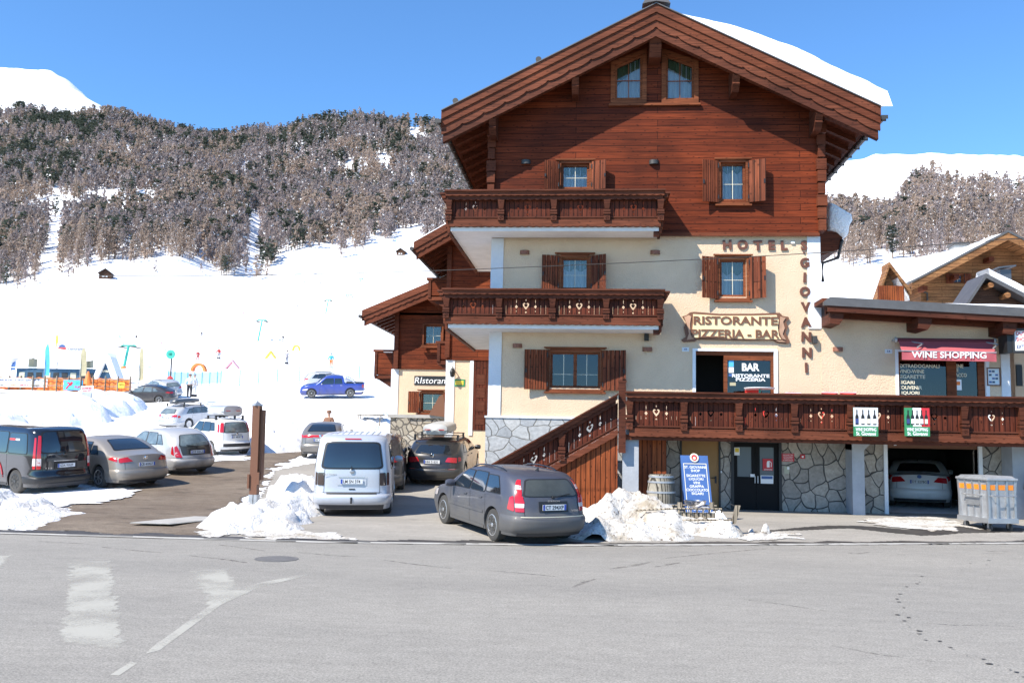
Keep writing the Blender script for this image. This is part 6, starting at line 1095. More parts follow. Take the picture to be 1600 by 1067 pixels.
wag = D(dim=(4.9, 1.86, 1.47), wb=2.97, rear_axle=1.02, r=.335, paint='paint_dark', belt=.96, th=.20, bulge=.12,
    top=[(0, 1.34), (.25, 1.42), (1.0, 1.47), (1.9, 1.47), (2.5, 1.42), (3.0, 1.26), (3.5, 1.06), (3.65, 1.0), (4.4, .88), (4.75, .76), (4.9, .62)], rear=[(.2, .12), (.35, .02), (.6, 0), (.72, .06), (.95, .12), (1.1, .22), (1.34, .50), (1.47, .62)],
    win=[(.75, 1.25, 1.25, 1.0, 1.02, 1.28), (1.33, 2.10, 2.02, 1.33, 1.0, 1.34), (2.18, 3.15, 2.55, 2.10, .99, 1.33)], rw=('r', [(-.76, 1.02), (.76, 1.02), (.66, 1.29), (-.66, 1.29)]), wsx=(2.55, 3.4),
    lights=[([(.52, .78), (.96, .74), (.97, .90), (.62, .92)], 'red_light'), ([(.66, .53), (.94, .53), (.94, .565), (.66, .565)], 'red_light')], slights=[([(.0, .76), (.22, .80), (.16, .90), (.0, .92)], 'red_light')], plate=('HH S 631', .78, 0), badge=.97, rails=(.8, 2.8), gaps=[1.3, 2.14, 3.3], handles=[1.55, 2.4], mirror=3.1,
    strips=[([(-.6, 1.36), (.6, 1.36), (.6, 1.385), (-.6, 1.385)], 'red_light', -.02, 'brake_light'), ([(-.9, .56), (.9, .56), (.9, .57), (-.9, .57)], 'chrome', .03)], exhaust=[.62, .54], bumper=(.28, .56, None), spokes=10)
bmw = dict(wag); bmw.update(box=(.35, 2.35, .34, .86, 'box_grey', 0))
passat = dict(wag); passat.update(paint='paint_silver', dim=(4.78, 1.82, 1.5), box=(.45, 2.75, .27, .72, 'box_dark', 1), plate=('HH S 631', .80, 0), exhaust=None, glass='car_glass_light', lights=[([(.50, .84), (.96, .82), (.97, .96), (.72, .98)], 'red_light')], strips=[([(-.9, .56), (.9, .56), (.9, .565), (-.9, .565)], 'black', .03)])
suv = dict(wag); suv.update(dim=(4.5, 1.84, 1.66), wb=2.69, paint='paint_charcoal', belt=1.05, top=[(0, 1.5), (.25, 1.6), (1.0, 1.66), (1.9, 1.66), (2.4, 1.6), (2.9, 1.4), (3.3, 1.17), (3.45, 1.12), (4.1, 1.0), (4.4, .85), (4.5, .7)], rear=[(.2, .12), (.4, .0), (.7, 0), (.8, .04), (1.05, .08), (1.2, .2), (1.5, .45), (1.66, .6)],
    win=[(.65, 1.15, 1.15, .85, 1.12, 1.45), (1.22, 1.95, 1.88, 1.22, 1.09, 1.5), (2.02, 2.95, 2.40, 1.95, 1.08, 1.5)], rw=('r', [(-.76, 1.12), (.76, 1.12), (.68, 1.45), (-.68, 1.45)]), wsx=(2.4, 3.2), lights=[([(.62, .88), (.97, .95), (.98, 1.10), (.80, 1.05)], 'red_light'), ([(.6, .50), (.9, .50), (.9, .54), (.6, .54)], 'red_light')], slights=[([(.0, .95), (.32, 1.02), (.2, 1.12), (.0, 1.10)], 'red_light')], rails=(.6, 2.5), gaps=[1.18, 1.98, 3.0], handles=[1.4, 2.2], mirror=2.9, exhaust=None, box=None, plate=('WX 5521', .82, 0))
mondeo = D(dim=(4.78, 1.88, 1.5), wb=2.85, rear_axle=1.0, r=.33, paint='paint_beige', belt=.94, th=.22, bulge=.10, crown=.05,
    top=[(0, 1.02), (.35, 1.08), (.55, 1.12), (1.0, 1.31), (1.5, 1.45), (2.1, 1.5), (2.6, 1.45), (3.1, 1.25), (3.5, 1.05), (3.65, 1.0), (4.3, .88), (4.65, .76), (4.78, .62)], rear=[(.2, .12), (.35, .02), (.6, 0), (.8, .04), (1.02, .12)],
    win=[(1.0, 1.45, 1.45, 1.25, 1.0, 1.24), (1.52, 2.22, 2.10, 1.55, .98, 1.34), (2.3, 3.2, 2.62, 2.2, .97, 1.35)], rw=('t', [(-.74, .62), (.74, .62), (.64, 1.32), (-.64, 1.32)]), wsx=(2.6, 3.4),
    lights=[([(.50, .84), (.97, .80), (.97, .93), (.70, .97)], 'red_light'), ([(.70, .42), (.9, .42), (.9, .45), (.70, .45)], 'red_light')], slights=[([(.0, .82), (.40, .90), (.2, .97), (.0, .95)], 'red_light')], plate=('CB 410GT', .74, 1), badge=.93, gaps=[1.5, 2.26, 3.35], handles=[1.7, 2.5], mirror=3.15, bumper=(.28, .60, None), spokes=7)
sedan = dict(mondeo); sedan.update(dim=(4.53, 1.82, 1.42), wb=2.76, paint='paint_white', top=[(0, 1.0), (.3, 1.04), (.65, 1.06), (1.1, 1.24), (1.6, 1.38), (2.1, 1.42), (2.6, 1.38), (3.0, 1.2), (3.35, 1.02), (3.5, .97), (4.1, .86), (4.4, .74), (4.53, .6)], plate=('DT 527BG', .80, 1, 'paint_white'), badge=.95, badge_mat='blue_sign', rw=('t', [(-.74, .74), (.74, .74), (.66, 1.3), (-.66, 1.3)]),
    win=[(1.15, 1.45, 1.45, 1.35, 1.0, 1.2), (1.5, 2.15, 2.05, 1.55, .98, 1.27), (2.22, 3.0, 2.55, 2.12, .97, 1.27)], lights=[([(.48, .80), (.97, .76), (.97, .92), (.66, .94)], 'red_light')], antenna=1.6)
civic = dict(mondeo); civic.update(dim=(4.25, 1.76, 1.46), wb=2.63, paint='paint_brown', rear_axle=.85, top=[(0, 1.0), (.15, 1.06), (.35, 1.14), (.8, 1.34), (1.3, 1.44), (1.8, 1.46), (2.3, 1.4), (2.8, 1.2), (3.2, 1.0), (3.9, .85), (4.15, .72), (4.25, .6)], rw=('t', [(-.76, .30), (.76, .30), (.66, .95), (-.66, .95)]), win=[(.95, 1.85, 1.75, 1.2, 1.0, 1.30), (1.93, 2.75, 2.25, 1.85, .98, 1.30)], wsx=(2.3, 3.0), gaps=[1.9, 2.9], handles=[2.1], mirror=2.75,
    lights=[([(.38, .88), (.98, .86), (.98, .98), (.38, .98)], 'red_light')], strips=[([(-.4, .885), (.4, .885), (.4, .975), (-.4, .975)], 'red_light', .010, 'light_bar')], plate=('DK 318EX', .78, 0, 'paint_brown'))
liana = D(dim=(4.25, 1.72, 1.55), wb=2.48, rear_axle=.85, r=.31, paint='paint_silver2', belt=.98, th=.20, bulge=.14, crown=.06,
    top=[(0, 1.38), (.2, 1.46), (.8, 1.54), (1.5, 1.55), (2.1, 1.5), (2.6, 1.32), (3.05, 1.08), (3.2, 1.02), (3.8, .88), (4.1, .75), (4.25, .6)], rear=[(.2, .1), (.35, .02), (.6, 0), (.75, .06), (1.0, .15), (1.2, .28), (1.38, .46), (1.55, .6)],
    win=[(.62, 1.0, 1.0, .78, 1.04, 1.34), (1.06, 1.75, 1.68, 1.06, 1.02, 1.40), (1.83, 2.75, 2.2, 1.76, 1.01, 1.40)], rw=('r', [(-.76, 1.0), (.76, 1.0), (.66, 1.36), (-.66, 1.36)]), glass='car_glass_light', wsx=(2.2, 2.95),
    lights=[([(.74, .62), (.99, .64), (.97, .98), (.88, 1.02)], 'red_light'), ([(.86, .70), (.97, .70), (.96, .80), (.88, .80)], 'clear_light')], slights=[([(.0, .68), (.14, .74), (.05, 1.0), (.0, 1.0)], 'red_light')], plate=('CZ 535CS', .80, 1, 'black'), gaps=[1.03, 1.80, 2.85], handles=[1.25, 2.0], mirror=2.7, bumper=(.26, .58, None), spokes=5, exhaust=[-.5],
    strips=[([(-.72, .70), (.72, .70), (.78, 1.0), (-.78, 1.0)], 'car_glass_dusty', .008, 'tailgate_panel')])
panda = D(dim=(3.65, 1.64, 1.55), wb=2.3, rear_axle=.68, r=.30, paint='paint_white', belt=1.0, th=.14, bulge=.08, crown=.05,
    top=[(0, 1.46), (.2, 1.52), (.8, 1.55), (1.5, 1.55), (2.0, 1.48), (2.4, 1.28), (2.75, 1.08), (2.9, 1.03), (3.4, .9), (3.58, .75), (3.65, .6)], rear=[(.2, .1), (.35, .0), (.55, 0), (.65, .05), (1.0, .08), (1.25, .14), (1.46, .24), (1.55, .3)],
    win=[(.35, .72, .72, .42, 1.06, 1.38), (.78, 1.45, 1.38, .78, 1.03, 1.40), (1.52, 2.4, 1.92, 1.46, 1.02, 1.40)], rw=('r', [(-.74, 1.0), (.74, 1.0), (.70, 1.40), (-.70, 1.40)]), glass='car_glass_light', side_glass='car_glass', wsx=(1.95, 2.65), lights=[([(.80, 1.0), (.985, 1.0), (.975, 1.40), (.80, 1.40)], 'red_light'), ([(.62, .42), (.8, .42), (.8, .48), (.62, .48)], 'red_light')], slights=[([(.0, 1.0), (.12, 1.0), (.12, 1.4), (.0, 1.4)], 'red_light')],
    plate=('EY 482RT', .80, 1, 'paint_white'), badge=.95, gaps=[.75, 1.5, 2.5], handles=[.95, 1.7], mirror=2.35, bumper=(.28, .62, None), strips=[([(-.86, .40), (.86, .40), (.86, .54), (-.86, .54)], 'plastic', .05), ([(-.35, .88), (.35, .88), (.35, .905), (-.35, .905)], 'black', .02)], box=(.3, 1.85, .42, .95, 'paint_silver', 0), rails=(.4, 1.8), rail_mat='black', sill='paint_white')
mazda = dict(mondeo); mazda.update(dim=(4.72, 1.79, 1.45), wb=2.68, paint='paint_charcoal', top=[(0, 1.0), (.2, 1.06), (.4, 1.12), (.9, 1.32), (1.4, 1.42), (2.0, 1.45), (2.6, 1.4), (3.1, 1.2), (3.5, 1.02), (4.3, .86), (4.6, .74), (4.72, .6)], glass='car_glass', side_glass='car_glass_light', style=0, spokes=5, plate=('BW 210KF', .8, 0))
audi = dict(passat); audi.update(paint='paint_silver', box=None, dim=(4.6, 1.78, 1.43))
xsuv = dict(suv); xsuv.update(paint='paint_silver', dim=(4.7, 1.84, 1.75), side_glass='car_glass', glass='car_glass_light')
cars = [('estate_car', volvo, (775, 849, 18.95), -31, 'dusty blue estate car parked in front of the staircase', 'L'),
        ('silver_van', van, (499, 808, 22.8), -11, 'silver passenger van with tinted rear glass beside the snow pile', 'L'),
        ('black_van', vito, (27, 781, 25.6), -62, 'shiny black van at the left edge with red painted line', 'L'),
        ('dark_suv', suv, (627, 742, 28.6), -9, 'dark brown suv hidden behind the silver van', 'R'),
        ('estate_car', bmw, (722, 741, 30.6), 1, 'black estate car with pale grey roof box near the stone base', 'R'),
        ('hatchback', civic, (476, 705, 38.5), -9, 'bronze grey hatchback with full width red light bar', 'L'),
        ('sedan', sedan, (1480, 801, 29.8), 17, 'white sedan parked inside the open garage', 'R'),
        ('hatchback', mondeo, (158, 762, 27.3), -58, 'beige hatchback with sloping rear glass next to the black van', 'L'),
        ('compact_car', liana, (254, 741, 31.0), -56, 'dirty silver compact car with black tailgate glass panel', 'L'),
        ('compact_car', panda, (332.5, 714, 38.2), -50, 'small white car with silver grey roof box', 'L'),
        ('estate_car', passat, (293, 669, 57.0), 20, 'silver estate car with slim black roof box', 'R'),
        ('hatchback', mazda, (249, 628, 71.5), -97, 'charcoal hatchback parked side on before the orange fence', 'L'),
        ('estate_car', audi, (277, 621, 76.0), -52, 'silver estate car half hidden behind the charcoal hatchback', 'R')]
for nm, S, (px, py, Y), hd, lb, sd_ in cars:
    hd = R(hd); build_car(nm, S, at(px, py, Y, S, hd, sd_), hd, lb, {'silver_van': 'van', 'black_van': 'van'}.get(nm, 'car'))
# silver off-roader behind the pickup
g = P(500, 611, Y=84.5); build_car('off_roader', xsuv, (g.x+1.0, 84.5, 0), R(78), 'silver off-roader parked behind the blue pickup', 'car')
# blue pickup, seen from its left side
pk = D(dim=(5.35, 1.85, 1.82), wb=3.22, rear_axle=1.2, r=.38, paint='paint_cobalt', belt=1.12, th=.20, bulge=.03, crown=.03,
    top=[(0, 1.14), (1.55, 1.16), (1.58, 1.17), (1.75, 1.66), (1.95, 1.76), (2.5, 1.82), (3.1, 1.78), (3.4, 1.68), (4.05, 1.2), (4.2, 1.15), (4.9, 1.05), (5.2, .95), (5.35, .8)], rear=[(.2, .2), (.5, .05), (1.14, .0), (1.2, 0)],
    win=[(1.85, 2.5, 2.45, 1.95, 1.16, 1.58), (2.6, 3.75, 3.2, 2.6, 1.15, 1.6)], rw=('r', [(-.3, .96), (.3, .96), (.3, 1.0), (-.3, 1.0)]), glass='black', side_glass='car_glass', wsx=(3.3, 3.95), wiper=0, lights=[([(.84, .78), (.98, .78), (.98, 1.05), (.84, 1.05)], 'red_light')], slights=[([(.0, .78), (.12, .78), (.12, 1.05), (.0, 1.05)], 'red_light')], plate=('EK 716BL', .6, 0), gaps=[2.55, 3.75], handles=[1.95, 2.75], handle_mat='chrome', mirror=3.6, mirror_mat='chrome', bumper=(.42, .6, 'chrome'), spokes=6, sill='plastic')
def pk_extra(c, root, B_):
    B_(quadpatch(lambda a, b_: c.tp(b_, a, .012), [(-.86, .12), (.86, .12), (.86, 1.5), (-.86, 1.5)], 6, 6), 'load_cover', 'black')
    for sg in (-1, 1): m_ = MB(); m_.tube([(1.55, sg*.62, 1.62), (1.25, sg*.74, 1.5), (.75, sg*.82, 1.15)], .035, 8); B_(m_, 'styling_bar', 'chrome')
    m_ = MB(); m_.tube([(1.55, -.62, 1.62), (1.5, 0, 1.66), (1.55, .62, 1.62)], .035, 8); B_(m_, 'styling_bar', 'chrome')
pk['extra'] = pk_extra
build_car('pickup_truck', pk, at(547.5, 613, 77.5, pk, R(-104), 'L'), R(-104), 'cobalt blue double cab pickup on the snow', 'pickup')
# ------------------------------------------------------------------ forest
def tree_geo(kind, lod, rs):
    r_ = random.Random(rs); V_ = []; F_ = []; MI = []; nt_ = 5
    def tri(a, b_, c_, m_): k = len(V_); V_.extend([a, b_, c_]); F_.append((k, k+1, k+2)); MI.append(m_)
    lean = r_.uniform(-.02, .02)
    for k in range(nt_):                          # tapered trunk
        a0, a1 = 2*math.pi*k/nt_, 2*math.pi*(k+1)/nt_; q = .013 if kind != 'pine' else .018
        b0, b1 = (q*math.cos(a0), q*math.sin(a0), 0), (q*math.cos(a1), q*math.sin(a1), 0); t0, t1 = (.002*math.cos(a0)+lean, .002*math.sin(a0), .99), (.002*math.cos(a1)+lean, .002*math.sin(a1), .99)
        tri(b0, b1, t1, 0); tri(b0, t1, t0, 0)
    ntr = len(F_); nb = {'hi': 150, 'lo': 34}[lod]; ns = {'hi': 6, 'lo': 3}[lod]; fat = {'hi': 1, 'lo': 1.9}[lod]
    for i in range(nb):
        t_ = r_.random()**.85; h = (.14 if kind != 'pine' else .18)+(.84 if kind != 'pine' else .80)*t_; a = r_.uniform(0, 2*math.pi)
        if kind == 'pine': L_ = .20*math.sin(math.pi*min(1, .18+.80*(1-t_)))**.7*r_.uniform(.6, 1.1)
        else: L_ = (.045+.21*(1-t_)**.7*(1 if t_ > .12 else .6))*r_.uniform(.55, 1.15)
        dx, dy = math.cos(a), math.sin(a); droop = (-.25 if kind != 'pine' else .15)*L_; x0 = lean*h; end = (x0+dx*L_, dy*L_, h+droop)
        if lod == 'hi': w_ = .003; tri((x0, 0, h-w_), (x0, 0, h+w_), end, 0)
        for j in range(ns):
            s_ = r_.uniform(.15, 1); c_ = (x0+dx*L_*s_, dy*L_*s_, h+droop*s_); l2 = (.055 if kind != 'pine' else .06)*r_.uniform(.5, 1.2)*fat; w2 = (.009 if kind != 'pine' else .024)*fat*r_.uniform(.6, 1.3)
            a2 = r_.uniform(0, 6.28); ux, uy = math.cos(a2), math.sin(a2); zz = (-.8 if kind != 'pine' else .5)*l2*r_.uniform(.3, 1.2); up_ = l2*.25 if kind != 'pine' else 0
            m_ = 1; 
            if r_.random() < .03: m_ = 2
            tri((c_[0]-ux*w2, c_[1]-uy*w2, c_[2]+up_), (c_[0]+ux*w2, c_[1]+uy*w2, c_[2]+up_), (c_[0]+uy*l2*.5, c_[1]-ux*l2*.5, c_[2]+zz), m_)
            if lod == 'lo' or kind == 'pine': tri((c_[0]-uy*l2*.5, c_[1]+ux*l2*.5, c_[2]), (c_[0]+uy*l2*.4, c_[1]-ux*l2*.4, c_[2]+up_), (c_[0]+ux*w2, c_[1]+uy*w2, c_[2]+zz*1.0), m_)
    return np.array(V_, float), np.array(F_), np.array(MI), ntr
LTL = [(-1000, 450), (0, 450), (130, 470), (250, 480), (345, 500), (400, 550), (470, 590), (540, 598), (640, 620), (800, 620)]
def prj(p_): d = Vector(p_)-Vector((0, 0, CH)); w_ = d.dot(fw); return 800+FOC*d.dot(rt)/w_, 533.5-FOC*d.dot(up)/w_
trees = []; fr_ = random.Random(11)
def try_tree(px, Y, kinds, hs):
    a = P(px, 678, Y=Y); z = hterr(a.x, Y); trees.append((a.x, Y, z-.3, kinds, hs))
n_ = 0
while n_ < 12000:
    px = fr_.uniform(-70, 860); Y = math.sqrt(fr_.uniform(440**2, 1175**2)); tl = np.interp(px, [q[0] for q in LTL], [q[1] for q in LTL]); n_ += 1
    if Y < tl+8*math.sin(px*.09): continue
    X = P(px, 678, Y=Y).x; den = mnoise.noise(Vector((X*.011, Y*.008, 2)))+.5*mnoise.noise(Vector((X*.03, Y*.02, 4)))
    if den < -.44 or (46 < px+6*math.sin(Y*.03) < 72 and Y < 640) or (372 < px < 392 and Y < 720) or (abs(px-212) < 26 and abs(Y-720) < 16) or (((px-360)/12)**2+((Y-920)/45)**2 < .8+.9*mnoise.noise(Vector((px*.1, Y*.03, 0)))): continue
    if px < 125 and Y > 1120+((px % 37)-18): continue
    f_ = .20+.3*(Y > 980)+.25*(den > .35)+(.25 if px < 120 and Y > 800 else 0); kind = 'pine' if fr_.random() < f_ and mnoise.noise(Vector((X*.02, Y*.02, 9))) > -.15 else ('warm' if mnoise.noise(Vector((X*.02, Y*.015, 6)))+.3*fr_.random() > .25 else 'larch')
    try_tree(px, Y, kind, (12 if kind != 'pine' else 10)+fr_.random()*8)
for px, Y, k_, h_ in [(522, 560, 'larch', 19), (228, 440, 'larch', 7), (362, 520, 'larch', 14), (372, 512, 'larch', 16), (388, 505, 'warm', 15), (354, 500, 'larch', 13), (396, 520, 'pine', 13), (405, 515, 'warm', 12), (545, 575, 'larch', 9), (557, 580, 'larch', 7), (300, 470, 'larch', 6), (10, 440, 'warm', 17), (22, 435, 'larch', 14), (36, 445, 'warm', 16), (90, 448, 'larch', 15), (98, 452, 'warm', 13), (118, 455, 'larch', 12)]: try_tree(px, Y, k_, h_)
n_ = 0
while n_ < 2600:
    px = fr_.uniform(1285, 1760); Y = math.sqrt(fr_.uniform(400**2, 900**2)); n_ += 1
    top = np.interp(px, [1285, 1300, 1340, 1400, 1440, 1480, 1520, 1600, 1760], [690, 690, 680, 640, 840, 870, 780, 800, 800])
    if Y > top or Y < 415+10*math.sin(px*.05): continue
    X = P(px, 678, Y=Y).x; den = mnoise.noise(Vector((X*.012, Y*.01, 7)))+.5*mnoise.noise(Vector((X*.04, Y*.03, 4)))
    if den < -.34 or (px > 1470 and Y > 640 and fr_.random() < .62) or (Y < 480 and fr_.random() < .35): continue
    try_tree(px, Y, 'warm' if fr_.random() < .55 else ('larch' if fr_.random() < .95 else 'pine'), 13+fr_.random()*6)
trees.sort(key=lambda q: -q[4]/q[1])
KM = {'larch': 'larch_twig', 'warm': 'larch_twig_warm', 'pine': 'pine_needle'}
protos = {}
for kind in KM:
    for k in range(3):
        V_, F_, MI, ntr = tree_geo(kind, 'hi', 100+k*7+len(kind)); t_ = MB().add(V_.tolist(), F_[:ntr].tolist()).mesh('trunk', 'bark')
        cr = bpy.data.meshes.new('crown'); cr.from_pydata(V_.tolist(), [], F_[ntr:].tolist()); setmats(cr, ['bark', KM[kind], 'snow_far']); cr.polygons.foreach_set('material_index', MI[ntr:].astype(np.int32)); cr.update(); protos[(kind, k)] = (t_, cr)
for i, (x, y, z, kind, h_) in enumerate(trees[:300]):
    lft = x < 0; nm = 'pine_tree' if kind == 'pine' else 'larch_tree'
    lb = {'larch': 'bare grey larch at the lower edge of the wood on the %s hillside', 'warm': 'bare reddish brown larch at the lower edge of the wood on the %s hillside', 'pine': 'dark green pine among the bare larches on the %s hillside'}[kind] % ('left' if lft else 'right')
    r_ = thing(nm, (x, y, z), lb, 'tree', fr_.uniform(0, 6.28), 'trees on the %s hillside' % ('left' if lft else 'right')); wd = fr_.uniform(.85, 1.25)*(1.25 if kind == 'pine' else 1); r_.scale = (h_*wd, h_*wd, h_)
    for nm2, me in zip(('trunk', 'crown'), protos[(kind, i % 3)]): o = bpy.data.objects.new(nm2, me); C.objects.link(o); o.parent = r_
def merge(sel, name):
    lo = {(kind, k): tree_geo(kind, 'lo', 300+k*5+len(kind)) for kind in KM for k in range(6)}; mi_ = {'larch': 1, 'warm': 2, 'pine': 3}; VV, FF, MM = [], [], []; base = 0
    for i, (x, y, z, kind, h_) in enumerate(sel):
        V_, F_, MI, ntr = lo[(kind, i % 6)]; a = fr_.uniform(0, 6.28); wd = fr_.uniform(.9, 1.35)*(1.2 if kind == 'pine' else 1); ca, sa = math.cos(a), math.sin(a)
        v = np.empty_like(V_); v[:, 0] = (V_[:, 0]*ca-V_[:, 1]*sa)*h_*wd+x; v[:, 1] = (V_[:, 0]*sa+V_[:, 1]*ca)*h_*wd+y; v[:, 2] = V_[:, 2]*h_+z
        VV.append(v); FF.append(F_+base); MM.append(np.where(MI == 1, mi_[kind], np.where(MI == 2, 4, 0))); base += len(V_)
    V_ = np.concatenate(VV); F_ = np.concatenate(FF); MI = np.concatenate(MM).astype(np.int32); me = bpy.data.meshes.new(name); me.vertices.add(len(V_)); me.vertices.foreach_set('co', V_.astype(np.float32).ravel())
    me.loops.add(F_.size); me.loops.foreach_set('vertex_index', F_.astype(np.int32).ravel()); me.polygons.add(len(F_)); me.polygons.foreach_set('loop_start', np.arange(0, F_.size, 3, dtype=np.int32)); me.polygons.foreach_set('loop_total', np.full(len(F_), 3, dtype=np.int32)); me.polygons.foreach_set('material_index', MI)
    me.update(calc_edges=True); setmats(me, ['bark', 'larch_twig', 'larch_twig_warm', 'pine_needle', 'snow_far']); return link(name, me)
tag(merge(trees[300:], 'mountain_forest'), 'dense wood of bare larches and dark pines on the snowy mountainside', 'forest', kind='stuff')
# ------------------------------------------------------------------ houses far off
def hut(name, pl, pr, base, Y, hz, label, mat='hut_wood', roofsnow=.5, deep=7, rotz=.35):
    a, b_ = P(pl, base, Y=Y), P(pr, base, Y=Y); w_ = (b_.x-a.x); r_ = thing(name, ((a.x+b_.x)/2, Y, hterr((a.x+b_.x)/2, Y)-.3), label, 'hut', rotz); h_ = w_*hz; hw_ = w_/2
    def Lc(m_, nm, mt, par=None, **k): return m_.build(nm, mt, par or r_, False, **k)
    m_ = MB(); m_.prism([(-hw_, 0), (hw_, 0), (hw_, h_*.62), (0, h_), (-hw_, h_*.62)], 0, deep); Lc(m_, 'wall', mat)
    m_ = MB(); s_ = h_*.38/hw_; e = hw_*1.2
    for sg in (-1, 1): m_.prism([(0, h_+.02), (sg*e, h_-s_*e+.02), (sg*e, h_-s_*e+.2), (0, h_+.2)], -.6, deep+.6)
    rf = Lc(m_, 'roof', 'hut_wood'); m_ = MB()
    for sg in (-1, 1): m_.prism([(0, h_+.2), (sg*e, h_-s_*e+.2), (sg*e*.98, h_-s_*e+.2+roofsnow), (0, h_+.2+roofsnow*1.1)], -.5, deep+.5)
    Lc(m_, 'snow_cover', 'snow_far', rf); m_ = MB(); m_.box(-hw_*.5, -hw_*.1, -.03, 0, h_*.25, h_*.35); m_.box(hw_*.1, hw_*.4, -.03, 0, h_*.25, h_*.35); Lc(m_, 'window', 'white'); return r_
hut('wooden_hut', 157, 174, 411, 400, .95, 'dark brown wooden hut at the wood edge above the left slope')
hut('wooden_hut', 619, 632, 404, 560, .9, 'tiny dark hut high on the slope beside the small lift pylon', rotz=0)
hut('ski_hut', 540, 528, 380, 560, .6, 'weathered little shed beside the lone larch') if 0 else None
# chalet on the right
YC = 60.0; ch = thing('chalet', (25, 60, 9), 'light brown timber chalet with snowy roof behind the shop wing', 'house')
sC = lambda px, py, Y=YC: P(px, py, Y=Y)
rp_, e1 = sC(1553, 377), sC(1408, 453); slc = (rp_.z-e1.z)/(rp_.x-e1.x); wl_ = sC(1440, 500).x; zc0 = sC(1440, 560).z; zz = lambda x: rp_.z-abs(x-rp_.x)*slc
m_ = MB(); plate(m_, [[(wl_, zc0), (rp_.x*2-wl_, zc0), (rp_.x*2-wl_, zz(rp_.x*2-wl_)-.1), (rp_.x, rp_.z-.1), (wl_, zz(wl_)-.1)], rect(sC(1490, 440).x, sC(1504, 440).x, sC(1490, 442).z, sC(1490, 429).z)], YC, YC+.3); m_.box(wl_, wl_+.3, YC+.3, YC+12, zc0, zz(wl_)-.1); m_.box(wl_+.3, rp_.x*2-wl_, YC+.3, YC+.6, zc0, zz(wl_)-.6); m_.build('wall', 'planks_light', ch)
rf = MB()
for sg in (-1, 1): xe = rp_.x+sg*(rp_.x-e1.x); rf.prism([(rp_.x, rp_.z-.1), (xe, zz(xe)-.1), (xe, zz(xe)+.1), (rp_.x, rp_.z+.1)], YC-1.8, YC+14)
rf = rf.build('roof', 'planks_light', ch); m_ = MB()
for sg in (-1, 1):
    xe = rp_.x+sg*(rp_.x-e1.x); m_ = MB(); m_.prism([(rp_.x, rp_.z-.35), (xe, zz(xe)-.35), (xe, zz(xe)+.12), (rp_.x, rp_.z+.12)], YC-2.0, YC-1.85); m_.build('verge_board', 'planks_light', rf); m_ = MB(); m_.prism([(rp_.x, rp_.z+.12), (xe, zz(xe)+.12), (xe, zz(xe)+.26), (rp_.x, rp_.z+.26)], YC-2.05, YC+14); m_.build('roof_edge', 'roof_metal', rf)
    snowcap(rp_.x+sg*.3, xe, lambda u: .15+.55*u if u < .55 else .45, YC-1.7, YC+13.8, .2, parent=rf, zf=lambda x: zz(x)+.27, seed=31, nu=24, nv=12)
for px, py in ((1555, 400), (1500, 428), (1450, 446)): q = sC(px, py, YC-1.4); m_ = MB(); m_.box(q.x-.15, q.x+.15, YC-.9, YC, q.z-.22, q.z+.06); m_.build('purlin', 'beam', rf)
q0, q1 = sC(1490, 442), sC(1504, 429); window(ch, q0.x, q1.x, q0.z, q1.z, YC, (4, 4, .42), 1, curtain=False, lintel=False, sill=False, glass='dark_glass'); BW('dark_backing', 'interior_shade', (q0.x-.1, q1.x+.1, YC+.32, YC+.5, q0.z-.1, q1.z+.1), parent=ch)  # thin black box behind the opening stands for interior shade
q0, q1 = sC(1538, 442), sC(1556, 423); BW('window', 'frame_wood', (q0.x, q1.x, YC-.08, YC-.002, q0.z, q1.z), parent=ch); BW('balcony', 'boards_red', (q0.x-.2, q1.x+3, YC-1.2, YC-1.0, q0.z-1.6, q0.z-.4), parent=ch)
q = sC(1497, 385, YC+6); m_ = MB(); m_.box(q.x-.45, q.x+.45, YC+5.5, YC+6.5, q.z-2.2, q.z+.0); cm_ = m_.build('chimney', 'concrete', rf); BW('chimney_cap', 'roof_metal', (q.x-.55, q.x+.55, YC+5.4, YC+6.6, q.z, q.z+.18), parent=cm_); m_ = MB(); m_.tube([(wl_+.0, YC-.1, sC(1430, 452).z), (wl_+.1, YC-.1, sC(1430, 456).z), (wl_+.35, YC-.1, sC(1436, 458).z), (wl_+.35, YC-.1, sC(1436, 470).z)], .06, 6); m_.build('downpipe', 'dark_metal', ch)
m_ = MB(); pf = [sC(x_, y_, 63) for x_, y_ in ((1389, 414), (1430, 403), (1500, 388), (1553, 373), (1556, 385), (1410, 458), (1398, 445))]; m_.prism([(v.x, v.z) for v in pf], 63, 66); m_.build('rear_roof_snow', 'snow_far', rf)
# left dormer end of the chalet
q0, q1, q2 = sC(1366, 470, 57), sC(1385, 412, 57), sC(1408, 456, 57); m_ = MB(); m_.prism([(q1.x, q1.z), (q2.x+.4, q2.z), (q2.x+.4, q2.z-.28), (q1.x, q1.z-.3)], 56.4, 58); m_.prism([(q1.x, q1.z), (q0.x-.1, q0.z-.2), (q0.x-.1, q0.z-.5), (q1.x, q1.z-.3)], 56.4, 57.4); m_.build('side_roof', 'planks_light', ch)
m_ = MB(); m_.prism([(q1.x, q1.z-.3), (q2.x, q2.z-.3), (q2.x, q0.z-2), (q0.x+.3, q0.z-2), (q0.x+.3, q0.z-.3)], 57.2, 57.9); m_.build('side_wall', 'planks_light', ch)
q = sC(1400, 460, 56); BW('balcony', 'boards_red', (sC(1372, 460, 56).x, sC(1412, 460, 56).x, 55.9, 56.1, q.z-1.2, q.z+.5), parent=ch)
snowcap(q1.x+.2, q2.x+.3, lambda u: .12+.2*u, 56.5, 57.9, 0, parent=ch, zf=lambda x: q1.z+(x-q1.x)*(q2.z-q1.z)/(q2.x-q1.x)+.02, seed=41, nu=10, nv=10)
